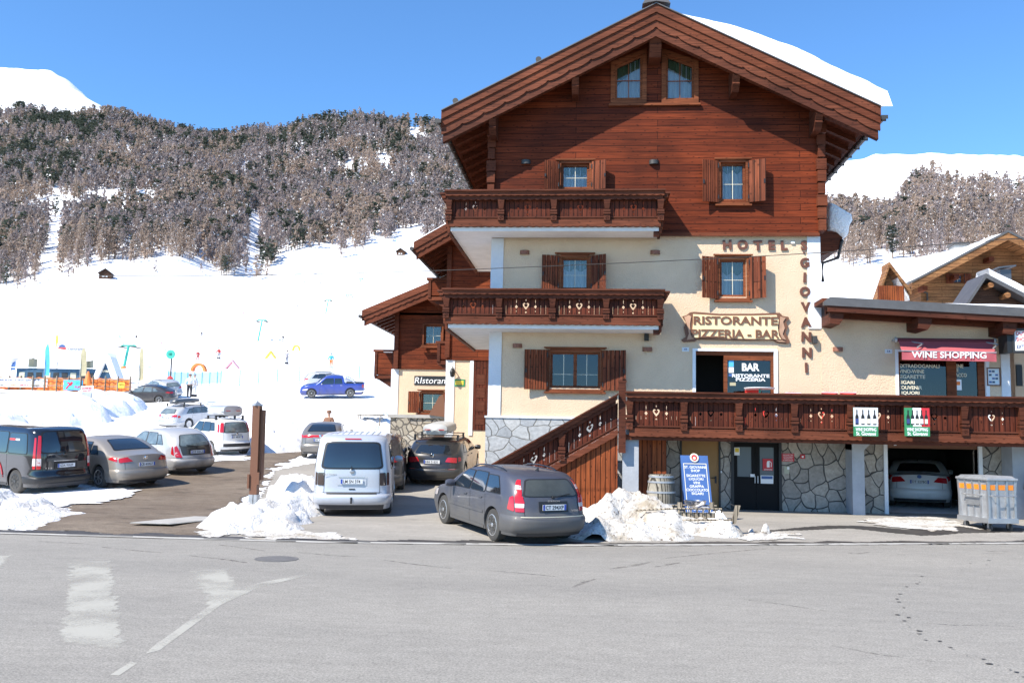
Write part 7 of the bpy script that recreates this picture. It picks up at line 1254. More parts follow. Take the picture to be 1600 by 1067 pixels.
# small dark roofed barn at right edge
YD = 46.0; q1, q0, q2 = P(1541, 427, Y=YD), P(1510, 474, Y=YD), P(1640, 478, Y=YD); bn = thing('barn', (q1.x, YD, q1.z-3), 'low barn with grey metal roof and steel flue in front of the chalet', 'barn')
zz2 = lambda x: q1.z-abs(x-q1.x)*((q1.z-q0.z)/(q1.x-q0.x)) if x < q1.x else q1.z-(x-q1.x)*.55
m_ = MB(); m_.prism([(q1.x, q1.z-.25), (q0.x+.4, zz2(q0.x+.4)-.25), (q0.x+.4, q0.z-3), (q2.x-.4, q0.z-3), (q2.x-.4, zz2(q2.x-.4)-.25)], YD+.8, YD+2); m_.build('wall', 'hut_wood', bn)
for xe in (q0.x, q2.x): m_ = MB(); m_.prism([(q1.x, q1.z-.22), (xe, zz2(xe)-.22), (xe, zz2(xe)), (q1.x, q1.z)], YD, YD+2.3); rb = m_.build('roof', 'roof_metal', bn)
for px, py in ((1546, 446), (1572, 462)): q = P(px, py, Y=YD+.3); m_ = MB(); m_.tube([(q.x, YD+.1, q.z), (q.x, YD+1, q.z)], .14, 8); m_.build('log_purlin', 'planks_light', bn, sm=40)
snowcap(q1.x+.3, q2.x, lambda u: .5, YD+.3, YD+2.2, 0, parent=rb, zf=lambda x: zz2(x)+.01, seed=51, nu=12, nv=8)
q = P(1569, 433, Y=YD+1.6); m_ = MB(); m_.box(q.x-.26, q.x+.26, YD+1.4, YD+1.9, q.z-1.0, q.z+.35); fl = m_.build('flue', 'lead', bn); m_ = MB(); m_.prism([(q.x-.42, q.z+.38), (q.x+.42, q.z+.48), (q.x+.42, q.z+.55), (q.x-.42, q.z+.45)], YD+1.2, YD+2.1); m_.build('flue_cap', 'lead', fl)
# neighbour beyond the annex
q = P(1592, 600, Y=33); nb_ = thing('neighbour_house', (q.x, 33, .2), 'sliver of pale yellow neighbouring house at the right edge', 'house'); BW('wall', 'stucco', (P(1586, 600, Y=33).x, 18, 33, 38, .2, P(1590, 535, Y=33).z), parent=nb_); BW('eave', 'planks_far', (P(1586, 540, Y=33).x, 18, 32.4, 38, P(1590, 538, Y=33).z, P(1590, 530, Y=33).z), parent=nb_); w0, w1 = P(1588, 603, Y=33), P(1596, 570, Y=33); BW('window', 'black', (w0.x, w1.x, 32.95, 33, w0.z, w1.z), parent=nb_)
# ------------------------------------------------------------------ ski slope
def pylon(px, base, top, arm, Y, label, tilt=.16):
    b_ = P(px, base, Y=Y); h_ = P(px, top, Y=Y).z-b_.z; s_ = arm/1450*Y; r_ = thing('lift_pylon', (b_.x, Y, b_.z-.3), label, 'lift pylon', group='green drag lift pylons on the slope')
    def Lc(m_, nm, mt, par=None): return m_.build(nm, mt, par or r_, False)
    rr = max(.18, h_*.03); m_ = MB(); m_.tube([(0, 0, 0), (tilt*h_, 0, h_)], [rr*1.1, rr], 8); Lc(m_, 'mast', 'teal'); m_ = MB(); t_ = tilt*h_
    m_.tube([(t_-s_/2, 0, h_*.97), (t_-s_/2*.8, 0, h_*1.01), (t_+s_/2*.8, 0, h_*1.01), (t_+s_/2, 0, h_*.97)], rr*.9, 6); Lc(m_, 'cross_arm', 'teal')
    for sg in (-1, 1): m_ = MB(); m_.box(t_+sg*s_/2*.9-rr*1.6, t_+sg*s_/2*.9+rr*1.6, -1.2, 1.2, h_*.93, h_*.96); Lc(m_, 'wheel_bank', 'dark_metal'); m_ = MB(); m_.tube([(t_+sg*s_/2*.7, 0, h_), (t_+sg*s_/2*.7, 0, h_*1.14)], rr*.4, 5); Lc(m_, 'upright', 'steel')
    m_ = MB(); m_.tube([(t_-s_*.36, 0, h_*1.14), (t_+s_*.36, 0, h_*1.14)], rr*.35, 5); Lc(m_, 'top_bar', 'steel'); m_ = MB(); m_.lathe([(rr*2, 0), (rr*2.1, h_*.12), (rr*1.6, h_*.16)], 10); Lc(m_, 'mast_padding', 'orange')
for a_ in ((193, 575, 537, 25, 125, 'nearest green drag lift pylon with red padding behind the hut'), (402, 537, 499, 16, 270, 'green drag lift pylon in the middle of the slope'), (508, 494, 468, 11, 390, 'distant green pylon, third up the slope'), (542, 476, 460, 10, 440, 'distant green pylon, fourth up the slope'), (560, 455, 435, 8, 480, 'distant green pylon, fifth up the slope'), (600, 406, 393, 6, 570, 'faint pylon beside the tiny hut high on the slope'), (616, 386, 373, 9, 600, 'small green pylon at the top of the slope above the tiny hut')): pylon(*a_)
def cloth_arch(px0, px1, base, top, Y, mat, label, rnd=False):
    a, b_, t_ = P(px0, base, Y=Y), P(px1, base, Y=Y), P((px0+px1)/2, top, Y=Y); W_ = b_.x-a.x; H_ = t_.z-a.z; n_ = 14 if rnd else 2
    o_ = []; i_ = []
    for k in range(n_+1):
        u = k/n_; ang_ = math.pi*u; x = -math.cos(ang_) if rnd else (-1+2*u); z = math.sin(ang_) if rnd else 1-abs(x)
        o_.append((a.x+W_/2+x*W_/2, a.z+z*H_)); i_.append((a.x+W_/2+x*W_/2*.70, a.z+z*H_*.74))
    m_ = MB(); plate(m_, [o_+i_[::-1]], Y-.35, Y+.35); tag(m_.build('slope_arch', mat, loc=(a.x+W_/2, Y, a.z)), label, 'ski gate')
cloth_arch(350, 375, 576.5, 562, 118, 'pink', 'pink triangular slope gate for beginners'); cloth_arch(414, 432, 560, 548, 145, 'yellow', 'yellow triangular slope gate left of the round yellow arch'); cloth_arch(457, 469, 548, 539, 165, 'yellow', 'small rounded yellow arch on the slope', True); cloth_arch(299, 322, 580, 567.5, 112, 'orange', 'orange rounded arch on the slope near the net', True); cloth_arch(350-1, 351, 577, 561.5, 119, 'pink', '') if 0 else None
def net(pts, Y0_, Y1_, h_, name, label, mat='pale_blue_net', posts=True):
    n_ = 30; L_ = []
    for i in range(n_+1):
        f = i/n_*(len(pts)-1); k = min(len(pts)-2, int(f)); px = pts[k][0]+(pts[k+1][0]-pts[k][0])*(f-k); py = pts[k][1]+(pts[k+1][1]-pts[k][1])*(f-k); Y = Y0_+(Y1_-Y0_)*i/n_; q = P(px, py, Y=Y); L_.append(q)
    r_ = thing(name, L_[0], label, 'net fence'); m_ = MB(); hs = np.linspace(.15, h_, max(4, int(h_/.14)))
    for z in hs:
        for i in range(n_): a, b_ = L_[i], L_[i+1]; m_.add([(a.x, a.y, a.z+z-.02), (b_.x, b_.y, b_.z+z-.02), (b_.x, b_.y, b_.z+z+.02), (a.x, a.y, a.z+z+.02)], [(0, 1, 2, 3)])
    for i in range(0, n_*8): f = i/8; k = int(f); a = L_[k].lerp(L_[k+1], f-k); m_.add([(a.x-.015, a.y, a.z+.1), (a.x+.015, a.y, a.z+.1), (a.x+.015, a.y, a.z+h_), (a.x-.015, a.y, a.z+h_)], [(0, 1, 2, 3)])
    m_.build('mesh', mat, r_)
    if posts:
        for i in range(0, n_+1, 4): a = L_[i]; m_ = MB(); m_.tube([(a.x, a.y, a.z-.3), (a.x, a.y, a.z+h_+.12)], .035, 6); m_.build('post', 'blue_sign' if 0 else 'light_blue', r_)
net([(345, 600), (400, 599), (455, 596), (550, 593), (606, 590)], 88, 90, 1.25, 'net_fence', 'pale blue safety net along the foot of the slope behind the pickup'); net([(262, 600), (300, 602), (345, 600)], 86, 88, 1.2, 'net_fence', 'short run of pale net beside the standing skiers')
for pts, ya, yb, h_, lb in (([(268, 510), (295, 512), (345, 498)], 290, 310, 2.2, 'long pale blue net low on the left slope'), ([(370, 488), (395, 470), (425, 458)], 330, 400, 2.4, 'pale blue net in the middle of the slope'), ([(452, 442), (488, 416)], 450, 520, 2.6, 'pale blue net high on the slope'), ([(0, 541), (95, 536), (190, 533)], 210, 215, 1.6, 'pale net across the slope behind the ski pass building')): net(pts, ya, yb, h_, 'slope_net', lb, posts=False)
for i, (px, py, c_, Y) in enumerate([(251, 536, 'red', 210), (257, 547, 'blue_sign', 180), (310, 509, 'red', 300), (350, 513, 'red', 290), (330, 524, 'blue_sign', 250), (371, 526, 'blue_sign', 245), (379, 489, 'red', 350), (430, 465, 'red', 410), (443, 502, 'blue_sign', 340), (460, 466, 'red', 420), (464, 478, 'dark_metal', 400), (494, 479, 'blue_sign', 395), (500, 442, 'dark_metal', 480), (525, 452, 'dark_metal', 470), (475, 441, 'dark_metal', 480), (531, 408, 'khaki', 560), (543, 408, 'khaki', 560), (228, 546, 'blue_sign', 170), (246, 541, 'khaki', 190), (316, 518, 'khaki', 270)]):
    q = P(px, py, Y=Y); m_ = MB(); m_.tube([(q.x, Y, q.z-1.2), (q.x, Y, q.z+.2)], .05, 5); r_ = m_.build('slalom_flag', 'white', loc=(q.x, Y, q.z-1.2)); tag(r_, 'tiny %s marker flag on the ski slope' % {'red': 'red', 'blue_sign': 'blue', 'dark_metal': 'dark', 'khaki': 'greenish'}[c_], 'flag', 'marker flags on the ski slope'); s_ = Y/1450*1.8; m_ = MB(); m_.box(q.x, q.x+s_*1.2, Y-.02, Y+.02, q.z-s_*.4, q.z+s_*.5); m_.build('flag_cloth', c_, r_)
# fence of orange cloth with banners, at the edge of the piste
YF = 79.0; fa_, fb_ = P(-20, 607, Y=YF), P(205, 611, Y=YF-2); fe = thing('orange_fence', (fa_.x, YF, fa_.z), 'wooden rail fence hung with orange cloth at the edge of the piste', 'fence')
m_ = MB(); m_.grid(lambda u, v: (fa_.x+(fb_.x-fa_.x)*u, YF-2*u+.05*math.sin(u*150), fa_.z+(fb_.z-fa_.z)*u-.1+1.15*v+.03*math.sin(u*90)), 200, 4); m_.build('cloth', 'orange', fe, sm=60)
for z in (.35, .95): m_ = MB(); m_.tube([(fa_.x, YF-.2, fa_.z+z), (fb_.x, YF-2.2, fb_.z+z)], .05, 6); m_.build('rail', 'old_wood', fe)
for i in range(13): u = i/12; x = fa_.x+(fb_.x-fa_.x)*u; m_ = MB(); m_.tube([(x, YF-2*u-.25, fa_.z-.6), (x, YF-2*u-.25, fa_.z+1.15)], .07, 6); m_.build('post', 'old_wood', fe)
wb0, wb1 = P(-25, 617, Y=77), P(112, 620, Y=76); m_ = MB(); m_.box(wb0.x, wb1.x, 76.2, 77.0, wb1.z-1.5, wb0.z+.25); tag(m_.build('low_wall', 'concrete', loc=(wb0.x, 76.5, wb1.z)), 'low grey concrete wall below the orange fence', 'wall')
def board(name, x0, y0, x1, y1, Y, mat, label, cat, texts=(), tilt=0, frame=None):
    a, b_ = P(x0, y1, Y=Y), P(x1, y0, Y=Y); cx, cz = (a.x+b_.x)/2, (a.z+b_.z)/2; T_ = lambda v: Vector((cx+(v.x-cx)*math.cos(tilt)-(v.z-cz)*math.sin(tilt), v.y, cz+(v.x-cx)*math.sin(tilt)+(v.z-cz)*math.cos(tilt)))
    m_ = MB(); m_.box(a.x, b_.x, Y-.05, Y, a.z, b_.z); m_.mp(T_); o = m_.build(name, mat, loc=(cx, Y, cz)); tag(o, label, cat)
    for s_, u, v, w_, h_, mt in texts: m_ = MB(); text(m_, s_, a.x+(b_.x-a.x)*u, a.z+(b_.z-a.z)*v, Y-.055, (b_.x-a.x)*w_, (b_.z-a.z)*h_, .01, .02); m_.mp(T_); m_.build('lettering', mt, o)
    return o, a, b_
board('shop_banner', -6, 591.5, 75, 604, 78.2, 'white', 'long white sports shop banner on the orange fence', 'banner', [('BRANCONI SPORT', .45, .78, .80, .24, 'navy'), ('noleggio sci snowboard', .45, .52, .62, .10, 'dark_metal'), ('SKI', .12, .2, .08, .2, 'dark_metal'), ('RENT', .36, .2, .12, .2, 'orange'), ('SERVICE', .55, .2, .16, .22, 'red'), ('SHOP', .78, .2, .12, .2, 'dark_metal')])
o, a, b_ = board('ski_banner', 99, 594, 130, 609, 77.5, 'light_blue', 'light blue banner with a red skier picture on the orange fence', 'banner', [('SKI', .72, .7, .2, .25, 'teal'), ('FUN', .75, .3, .3, .25, 'red')]); m_ = MB(); w_, h_ = b_.x-a.x, b_.z-a.z; plate(m_, [[(a.x+w_*x, a.z+h_*z) for x, z in [(.12, .15), (.2, .1), (.3, .4), (.42, .45), (.5, .75), (.42, .85), (.34, .7), (.22, .8), (.18, .7), (.3, .58)]]], 77.43, 77.45); m_.build('skier_picture', 'red', o)
board('yellow_sign', 185, 597.5, 195, 606, 76.4, 'yellow', 'small yellow sign on the orange fence near the charcoal hatchback', 'sign', [('SCI', .5, .6, .7, .3, 'black')])
o, a, b_ = board('notice_board', 126, 603, 147, 628, 62, 'white', 'tilted snow-bank notice board with red lettering and a grey picture', 'sign', [('SNOWMOBILE', .5, .85, .8, .12, 'red'), ('QUAD RENT', .5, .70, .7, .1, 'red')], .06); BW('picture', 'galv', (a.x+.1, b_.x-.1, 61.9, 61.94, a.z+.15, a.z+(b_.z-a.z)*.6), parent=o)
m_ = MB(); m_.tube([(a.x+.4, 62.05, a.z-1.5), (a.x+.4, 62.05, a.z+.3)], .04, 6); m_.build('post', 'red', o)
# ski pass building, tent and flags
YS = 90.0; a, b_ = P(25, 592, Y=YS), P(150, 592, Y=YS); sk = thing('ski_pass_office', ((a.x+b_.x)/2, YS, a.z-1), 'low dark blue ticket building with thick snow on its flat roof', 'building'); BW('wall', 'dark_blue', (a.x, b_.x, YS, YS+2, a.z-1, a.z+1.1), parent=sk)
m_ = MB(); m_.grid(lambda u, v: (a.x-.8+(b_.x-a.x+1.6)*u, YS-.8+3.2*v, a.z+1.15+(.75+.25*math.sin(u*7))*min(1, min(u, 1-u)*14)**.5*(1-.1*v)+1.4*v), 40, 10); m_.grid(lambda u, v: (a.x-.8+(b_.x-a.x+1.6)*u, YS-.8, a.z+1.1+.06*v), 40, 1); m_.build('roof_snow', 'snow_far', sk, sm=60)
for i in range(9): x = a.x+.6+i*(b_.x-a.x-1.2)/8; BW('window', 'black' if i % 3 else 'tan_wall', (x-.3, x+.3, YS-.03, YS-.002, a.z-.2, a.z+.7), parent=sk)
for px in (51, 139): q = P(px, 572, Y=92); q2 = P(px, 557, Y=92); tag(MB().box(q.x-.3, q.x+.3, 91.7, 92.3, q.z-.8, q2.z-.25).box(q.x-.5, q.x+.5, 91.5, 92.5, q2.z-.1, q2.z+.02).box(q.x-.06, q.x+.06, 91.9, 92.1, q2.z-.26, q2.z-.1).build('roof_chimney', 'tan_wall', sk), None)
a, b_, t_ = P(147, 592, Y=86), P(184, 592, Y=86), P(167, 563, Y=86); tn = thing('apres_ski_tent', (t_.x, 86, a.z), 'pointed dark blue tent hut covered by snow', 'tent'); m_ = MB(); plate(m_, [[(a.x+.3, a.z-.4), (b_.x-.3, a.z-.4), (t_.x+.15, t_.z), (t_.x-.15, t_.z)]], 86, 86.9); m_.build('front', 'dark_blue', tn)
m_ = MB(); plate(m_, [[(a.x-.1, a.z-.4), (a.x+.3, a.z-.4), (t_.x-.1, t_.z-.3), (t_.x+.1, t_.z-.3), (b_.x-.3, a.z-.4), (b_.x+.35, a.z-.4), (t_.x+.45, t_.z+.35), (t_.x, t_.z+.75), (t_.x-.45, t_.z+.35)]], 85.7, 87.0); m_.build('roof_snow', 'snow_far', tn)
q = P(169, 580, Y=85.9); m_ = MB(); text(m_, 'APRES SKI', q.x, q.z, 85.95, 1.3, .22, .02, .01); m_.build('lettering', 'cream_text', tn)
o, a, b_ = board('skipass_sign', 88, 537, 134, 557.5, 95, 'white', 'large white ski pass sign with round red and blue emblem', 'sign', [('centrale', .66, .62, .52, .24, 'cloth_grey'), ('SKIPASS', .5, .13, .9, .13, 'blue_sign')])
m_ = MB(); w_, h_ = b_.x-a.x, b_.z-a.z; cx, cz, r_ = a.x+w_*.19, a.z+h_*.62, h_*.30; 
for (z0_, z1_, mt) in ((.35, 1, 'blue_sign'), (-.25, .25, 'red_bright'), (-1, -.35, 'teal')):
    pts = [(cx+r_*math.cos(t), cz+r_*math.sin(t)) for t in [math.asin(z0_)+(math.asin(z1_)-math.asin(z0_))*k/8 for k in range(9)]]+[(cx-r_*math.cos(t), cz+r_*math.sin(t)) for t in [math.asin(z1_)+(math.asin(z0_)-math.asin(z1_))*k/8 for k in range(9)]]; m_ = MB(); plate(m_, [pts], 94.92, 94.945); m_.build('emblem', mt, o)
for px in (90, 132): q = P(px, 557, Y=95.1); m_ = MB(); m_.tube([(q.x, 95.1, q.z-2.5), (q.x, 95.1, q.z+.2)], .07, 6); m_.build('post', 'steel', o)
def flag(px, base, top, wpx, Y, mat, label, curve=.5):
    b_ = P(px, base, Y=Y); h_ = P(px, top, Y=Y).z-b_.z; w_ = wpx/1450*Y; r_ = thing('feather_flag', (b_.x, Y, b_.z-.4), label, 'flag'); m_ = MB(); m_.tube([(0, .03, 0), (0, .03, h_*.8), (w_*.3, .03, h_*.98), (w_*.6, .03, h_+.4)], .03, 6); m_.build('pole', 'steel', r_, False)
    n_ = 12; L_ = [(w_*(.02+.55*max(0, (k/n_-.75)/.25)**2), h_*(.1+.9*k/n_)+.4) for k in range(n_+1)]; Rr = [(w_*(1-.42*max(0, (k/n_-.7)/.3)**3), h_*(.1+.88*k/n_)+.4) for k in range(n_, -1, -1)]; m_ = MB(); plate(m_, [L_+Rr], -.012, .012); m_.mp(lambda v: Vector((v.x, v.y+.12*math.sin(v.z*1.3), v.z))); m_.build('flag_cloth', mat, r_, False, sm=60)
for a_ in ((68, 592, 537, 8, 82, 'light_blue', 'tall light blue feather flag in front of the ticket building'), (124, 592, 543, 10, 82, 'khaki', 'olive feather flag right of the ski pass sign'), (216, 600, 542, 7, 78, 'khaki', 'tall brownish feather flag beside the charcoal hatchback'), (17, 580, 540, 9, 100, 'white', 'white feather flag at the far left'), (16.5, 580, 561, 7, 99, 'blue_sign', 'short dark blue flag at the far left'), (86, 545, 522, 4, 150, 'yellow', 'small yellow green flag above the ski pass sign')): flag(*a_)
q = P(137, 600, Y=76.5); q2 = P(139, 580, Y=76.5); m_ = MB(); m_.lathe([(.35, q.z), (.3, q.z+.3), (.06, q2.z)], 10, (q.x, 76.5, 0)); tag(m_.build('rolled_flag', 'orange', loc=(q.x, 76.5, q.z)), 'furled orange flag cone standing at the fence', 'flag')
q, q2 = P(266, 598, Y=83), P(267, 557, Y=83); r_ = thing('round_sign', (q.x, 83, q.z), 'round white sign with green rim numbered 10 on a pole', 'sign'); m_ = MB(); m_.tube([(q.x, 83, q.z-.3), (q.x, 83, q2.z)], .07, 8); m_.build('pole', 'dark_metal', r_); m_ = MB(); m_.lathe([(.28, 82.93), (.26, 82.9), (.01, 82.9)], 24, (0, 0, 0), 'y'); m_.mp(lambda v: Vector((v.x+q2.x, v.y, v.z+q2.z+.2))); m_.build('face', 'white', r_); m_ = MB(); m_.lathe([(.26, 82.88), (.42, 82.88), (.42, 82.98), (.26, 82.98)], 24, (0, 0, 0), 'y'); m_.mp(lambda v: Vector((v.x+q2.x, v.y, v.z+q2.z+.2))); m_.build('rim', 'teal', r_); m_ = MB(); text(m_, '10', q2.x, q2.z+.2, 82.89, .3, .25, .01, .03); m_.build('lettering', 'black', r_)
m_ = MB(); m_.lathe([(.3, q.z-.1), (.25, q.z+.5), (.1, q.z+.6)], 10, (q.x, 82.9, 0)); m_.build('pole_padding', 'red_bright', r_)
# ------------------------------------------------------------------ people
def skin_mesh(chain, mat, name, sub=1, root=0):
    """chain: dict of named points (x, y, z, radius) and edges between them, grown to one smooth surface"""
    pts, eds = chain; ks = list(pts); me = bpy.data.meshes.new(name); me.from_pydata([pts[k][:3] for k in ks], [(ks.index(a), ks.index(b_)) for a, b_ in eds], [])
    o = bpy.data.objects.new('tmp', me); C.objects.link(o); o.modifiers.new('s', 'SKIN'); 
    for i, k in enumerate(ks): r_ = pts[k][3]; me.skin_vertices[0].data[i].radius = (r_, r_ if len(pts[k]) < 5 else pts[k][4]); me.skin_vertices[0].data[i].use_root = (i == 0)
    s_ = o.modifiers.new('u', 'SUBSURF'); s_.levels = sub; s_.render_levels = sub
    d = bpy.context.evaluated_depsgraph_get(); d.update(); m2 = bpy.data.meshes.new_from_object(o.evaluated_get(d)); bpy.data.objects.remove(o); m2.name = name; m2.materials.clear(); m2.materials.append(M[mat]); m2.polygons.foreach_set('use_smooth', [True]*len(m2.polygons)); return m2
def person(px, py, Y, label, jacket, legs, head='cloth_grey', face=0, pose='stand', skis=False, helmet=True, hgt=1.75, group=None, zoff=0):
    g = P(px, py, Y=Y); r_ = thing('person', (g.x, Y, g.z+zoff), label, 'person', face, group); s_ = hgt/1.75; b_ = .12 if pose == 'ski' else 0; kn = .48-b_*.3; hp = .93-b_*.7; fwd = .10 if pose == 'ski' else 0   # facing local +y
    arm = {'stand': ((.30, .02, 1.12), (.30, .12, .90)), 'ski': ((.34, .10, 1.05), (.36, .36, .95)), 'out': ((.45, .02, 1.25), (.68, .05, 1.30)), 'pocket': ((.33, -.04, 1.12), (.24, .12, .98))}[pose]
    st = .11 if not skis else .16
    pt = {'pel': (0, -b_*.6, hp, .15, .11), 'waist': (0, 0+fwd*.3, hp+.18, .135, .10), 'chest': (0, fwd, hp+.38, .17, .12), 'neck0': (0, fwd*1.4, hp+.53, .09), 'neck': (0, fwd*1.6, hp+.60, .05), 'head0': (0, fwd*1.7+.01, hp+.68, .075, .085), 'head1': (0, fwd*1.7, hp+.77, .08, .095), 'head2': (0, fwd*1.7, hp+.83, .05)}
    ed = [('pel', 'waist'), ('waist', 'chest'), ('chest', 'neck0'), ('neck0', 'neck'), ('neck', 'head0'), ('head0', 'head1'), ('head1', 'head2')]
    pt['nose'] = (0, fwd*1.7+.115, hp+.74, .014); ed.append(('head1', 'nose'))
    for sg, n_ in ((-1, 'l'), (1, 'r')):
        dz = hp-.93; e_, h_ = arm; pt['ear'+n_] = (sg*.088, fwd*1.7, hp+.745, .013); ed.append(('head1', 'ear'+n_))
        pt['sh'+n_] = (sg*.19, fwd, hp+.47, .065); pt['el'+n_] = (sg*e_[0], e_[1]+fwd, e_[2]+dz, .048); pt['wr'+n_] = (sg*h_[0], h_[1]+fwd, h_[2]+dz, .03); d = Vector((sg*h_[0]-sg*e_[0], h_[1]-e_[1], h_[2]-e_[2])).normalized(); w_ = Vector(pt['wr'+n_][:3]); pa = w_+d*.07; pt['pa'+n_] = (*pa, .036, .02)
        ed += [('chest', 'sh'+n_), ('sh'+n_, 'el'+n_), ('el'+n_, 'wr'+n_), ('wr'+n_, 'pa'+n_)]; ax_ = d.cross(Vector((0, 1, 0))).normalized(); ax_ = Vector((0, 1, 0)) if ax_.length < .5 else ax_.cross(d).normalized()
        for k, (of, ln) in enumerate(((-.030, .065), (-.010, .078), (.010, .072), (.030, .055))): f1 = pa+ax_*of+d*ln*.55; f2 = f1+d*ln*.4+Vector((-sg*.02, 0, 0)); pt['f%d%s' % (k, n_)] = (*f1, .010); pt['g%d%s' % (k, n_)] = (*f2, .008); ed += [('pa'+n_, 'f%d%s' % (k, n_)), ('f%d%s' % (k, n_), 'g%d%s' % (k, n_))]
        th = w_+d*.03-ax_*.05; pt['th'+n_] = (*th, .011); ed.append(('wr'+n_, 'th'+n_))
        pt['hip'+n_] = (sg*.10, -b_*.6, hp-.06, .10); pt['kn'+n_] = (sg*(st+.01), .02+b_*.6, kn, .065); pt['an'+n_] = (sg*st, -.03, .10, .045); pt['toe'+n_] = (sg*st, .16, .035, .04); ed += [('pel', 'hip'+n_), ('hip'+n_, 'kn'+n_), ('kn'+n_, 'an'+n_), ('an'+n_, 'toe'+n_)]
    pt = {k: tuple(q*s_ for q in v) for k, v in pt.items()}
    me = skin_mesh((pt, ed), 'skin', 'body'); o = bpy.data.objects.new('body', me); C.objects.link(o); o.parent = r_
    def cloth(keys, es, gr, mat, nm):
        p2 = {k: tuple(pt[k][:3])+tuple(q+gr for q in pt[k][3:]) for k in keys}; me2 = skin_mesh((p2, es), mat, nm); o2 = bpy.data.objects.new(nm, me2); C.objects.link(o2); o2.parent = o
    cloth(['pel', 'waist', 'chest', 'neck0', 'shl', 'ell', 'wrl', 'shr', 'elr', 'wrr'], [('pel', 'waist'), ('waist', 'chest'), ('chest', 'neck0'), ('chest', 'shl'), ('shl', 'ell'), ('ell', 'wrl'), ('chest', 'shr'), ('shr', 'elr'), ('elr', 'wrr')], .028, jacket, 'jacket')
    cloth(['pel', 'hipl', 'knl', 'anl', 'hipr', 'knr', 'anr'], [('pel', 'hipl'), ('hipl', 'knl'), ('knl', 'anl'), ('pel', 'hipr'), ('hipr', 'knr'), ('knr', 'anr')], .024, legs, 'trousers')
    def par(m_, nm, mt): m_.build(nm, mt, o, False, sm=50)
    hc = Vector(pt['head1'][:3]); m_ = MB(); m_.lathe([(.118*s_, -.01), (.122*s_, .03), (.105*s_, .08), (.06*s_, .115), (.01, .125)], 14, tuple(hc)); par(m_, 'helmet' if helmet else 'hair', head)
    for sg in (-1, 1):
        m_ = MB(); x = sg*st*s_; m_.box(x-.055, x+.055, -.13, .20, .0, .20*s_); me_ = m_.mesh('boot', 'cloth_black', None, .03); ob = bpy.data.objects.new('boot', me_); C.objects.link(ob); ob.parent = o
        if skis: m_ = MB(); m_.box(x-.045, x+.045, -.75, .85, -.02, .0); m_.prism([(x-.045, 0), (x+.045, 0), (x+.045, -.02), (x-.045, -.02)], .85, .86); par(m_, 'ski', 'cloth_black')
    m_ = MB(); q = hc+Vector((0, .088*s_, .02)); m_.box(q.x-.065, q.x+.065, q.y-.01, q.y+.02, q.z-.02, q.z+.03); par(m_, 'goggles', 'black_gloss')
    return r_
person(295.5, 620.5, 70, 'person in a white jacket with black shoulders beside the parked cars', 'jacket_white', 'cloth_black', 'cloth_brown', R(20), 'pocket')
person(302.5, 620, 71, 'person in pale blue and white ski clothes beside the parked cars', 'paint_silver', 'jacket_white', 'cloth_grey', R(-30), 'stand')
person(512, 701, 43, 'person whose head shows behind the bronze hatchback', 'cloth_brown', 'cloth_black', 'cloth_brown', R(160), 'stand', helmet=False)
person(309, 563.5, 150, 'skier dressed all in red on the slope', 'cloth_red', 'cloth_red', 'cloth_grey', R(190), 'ski', True)
person(342, 560.5, 135, 'skier in black and red above the pink gate', 'cloth_red', 'cloth_grey', 'cloth_blue', R(170), 'ski', True)
person(442, 533, 250, 'small skier in dark clothes high above the yellow gates', 'cloth_black', 'cloth_grey', 'cloth_black', R(180), 'ski', True, hgt=1.8)
person(448, 568.5, 120, 'skier in pale jacket with one arm stretched out', 'cloth_grey', 'cloth_grey', 'cloth_black', R(150), 'out', True)
person(517, 575, 108, 'person in turquoise jacket and orange trousers behind the blue pickup', 'cloth_blue', 'orange', 'cloth_blue', R(10), 'pocket')
for px, py, Y, l_ in ((165, 532, 230, 'tiny dark skier behind the ski pass sign'), (187, 533, 225, 'tiny dark skier left of the nearest pylon'), (213, 533, 225, 'tiny dark skier right of the nearest pylon'), (315, 527, 260, 'tiny skier in grey on the middle slope')): person(px, py, Y, l_, 'cloth_black', 'cloth_grey', 'cloth_black', R(170), 'ski', True)
# ------------------------------------------------------------------ near things
# brown twin post
b_ = P(398, 798, Y=22.8); h_ = P(403, 634, Y=22.8).z; po = thing('signal_post', (b_.x, 22.8, b_.z), 'tall twin board brown post on a steel foot standing in the snow pile', 'post')
xa, xb = P(396.5, 640, Y=22.8).x, P(412, 640, Y=22.8).x; dx = P(391.5, 772, Y=22.8).x-xa
lean = lambda v: Vector((v.x+dx*(h_-v.z)/(h_-.5)*1.0, v.y, v.z)); zb_ = P(395, 772, Y=22.8).z
m_ = MB(); m_.box(xa, xa+.185, 22.7, 22.9, zb_, h_); m_.mp(lean); p1 = m_.build('board', 'sign_brown', po); m_ = MB(); m_.box(xa+.195, xa+.255, 22.78, 22.98, zb_+.35, h_-.1); m_.mp(lean); m_.build('board', 'sign_brown', po)
m_ = MB(); m_.box(xa-.01, xa+.10, 22.68, 22.92, -.1, zb_-.002); m_.box(xa+.12, xa+.20, 22.68, 22.92, -.1, zb_-.002); m_.mp(lean); m_.build('steel_foot', 'galv', po)
m_ = MB(); m_.lathe([(.15, h_), (.15, h_+.02), (.03, h_+.10), (.01, h_+.13)], 4, (xa+.09, 22.8, 0)); m_.build('cap', 'steel', po); m_ = MB(); m_.tube([(xa-.06, 22.8, h_-.05), (xa-.02, 22.8, h_+.10), (xa+.28, 22.8, h_+.17), (xa+.5, 22.8, h_-.1)], .006, 5); m_.build('wire', 'dark_metal', po)
m_ = MB(); m_.box(xa-.05, xa, 22.66, 22.7, zb_+.15, zb_+.5); m_.box(xa+.19, xa+.25, 22.66, 22.7, zb_+.25, zb_+.55); m_.mp(lean); m_.build('bracket', 'sign_brown', po)
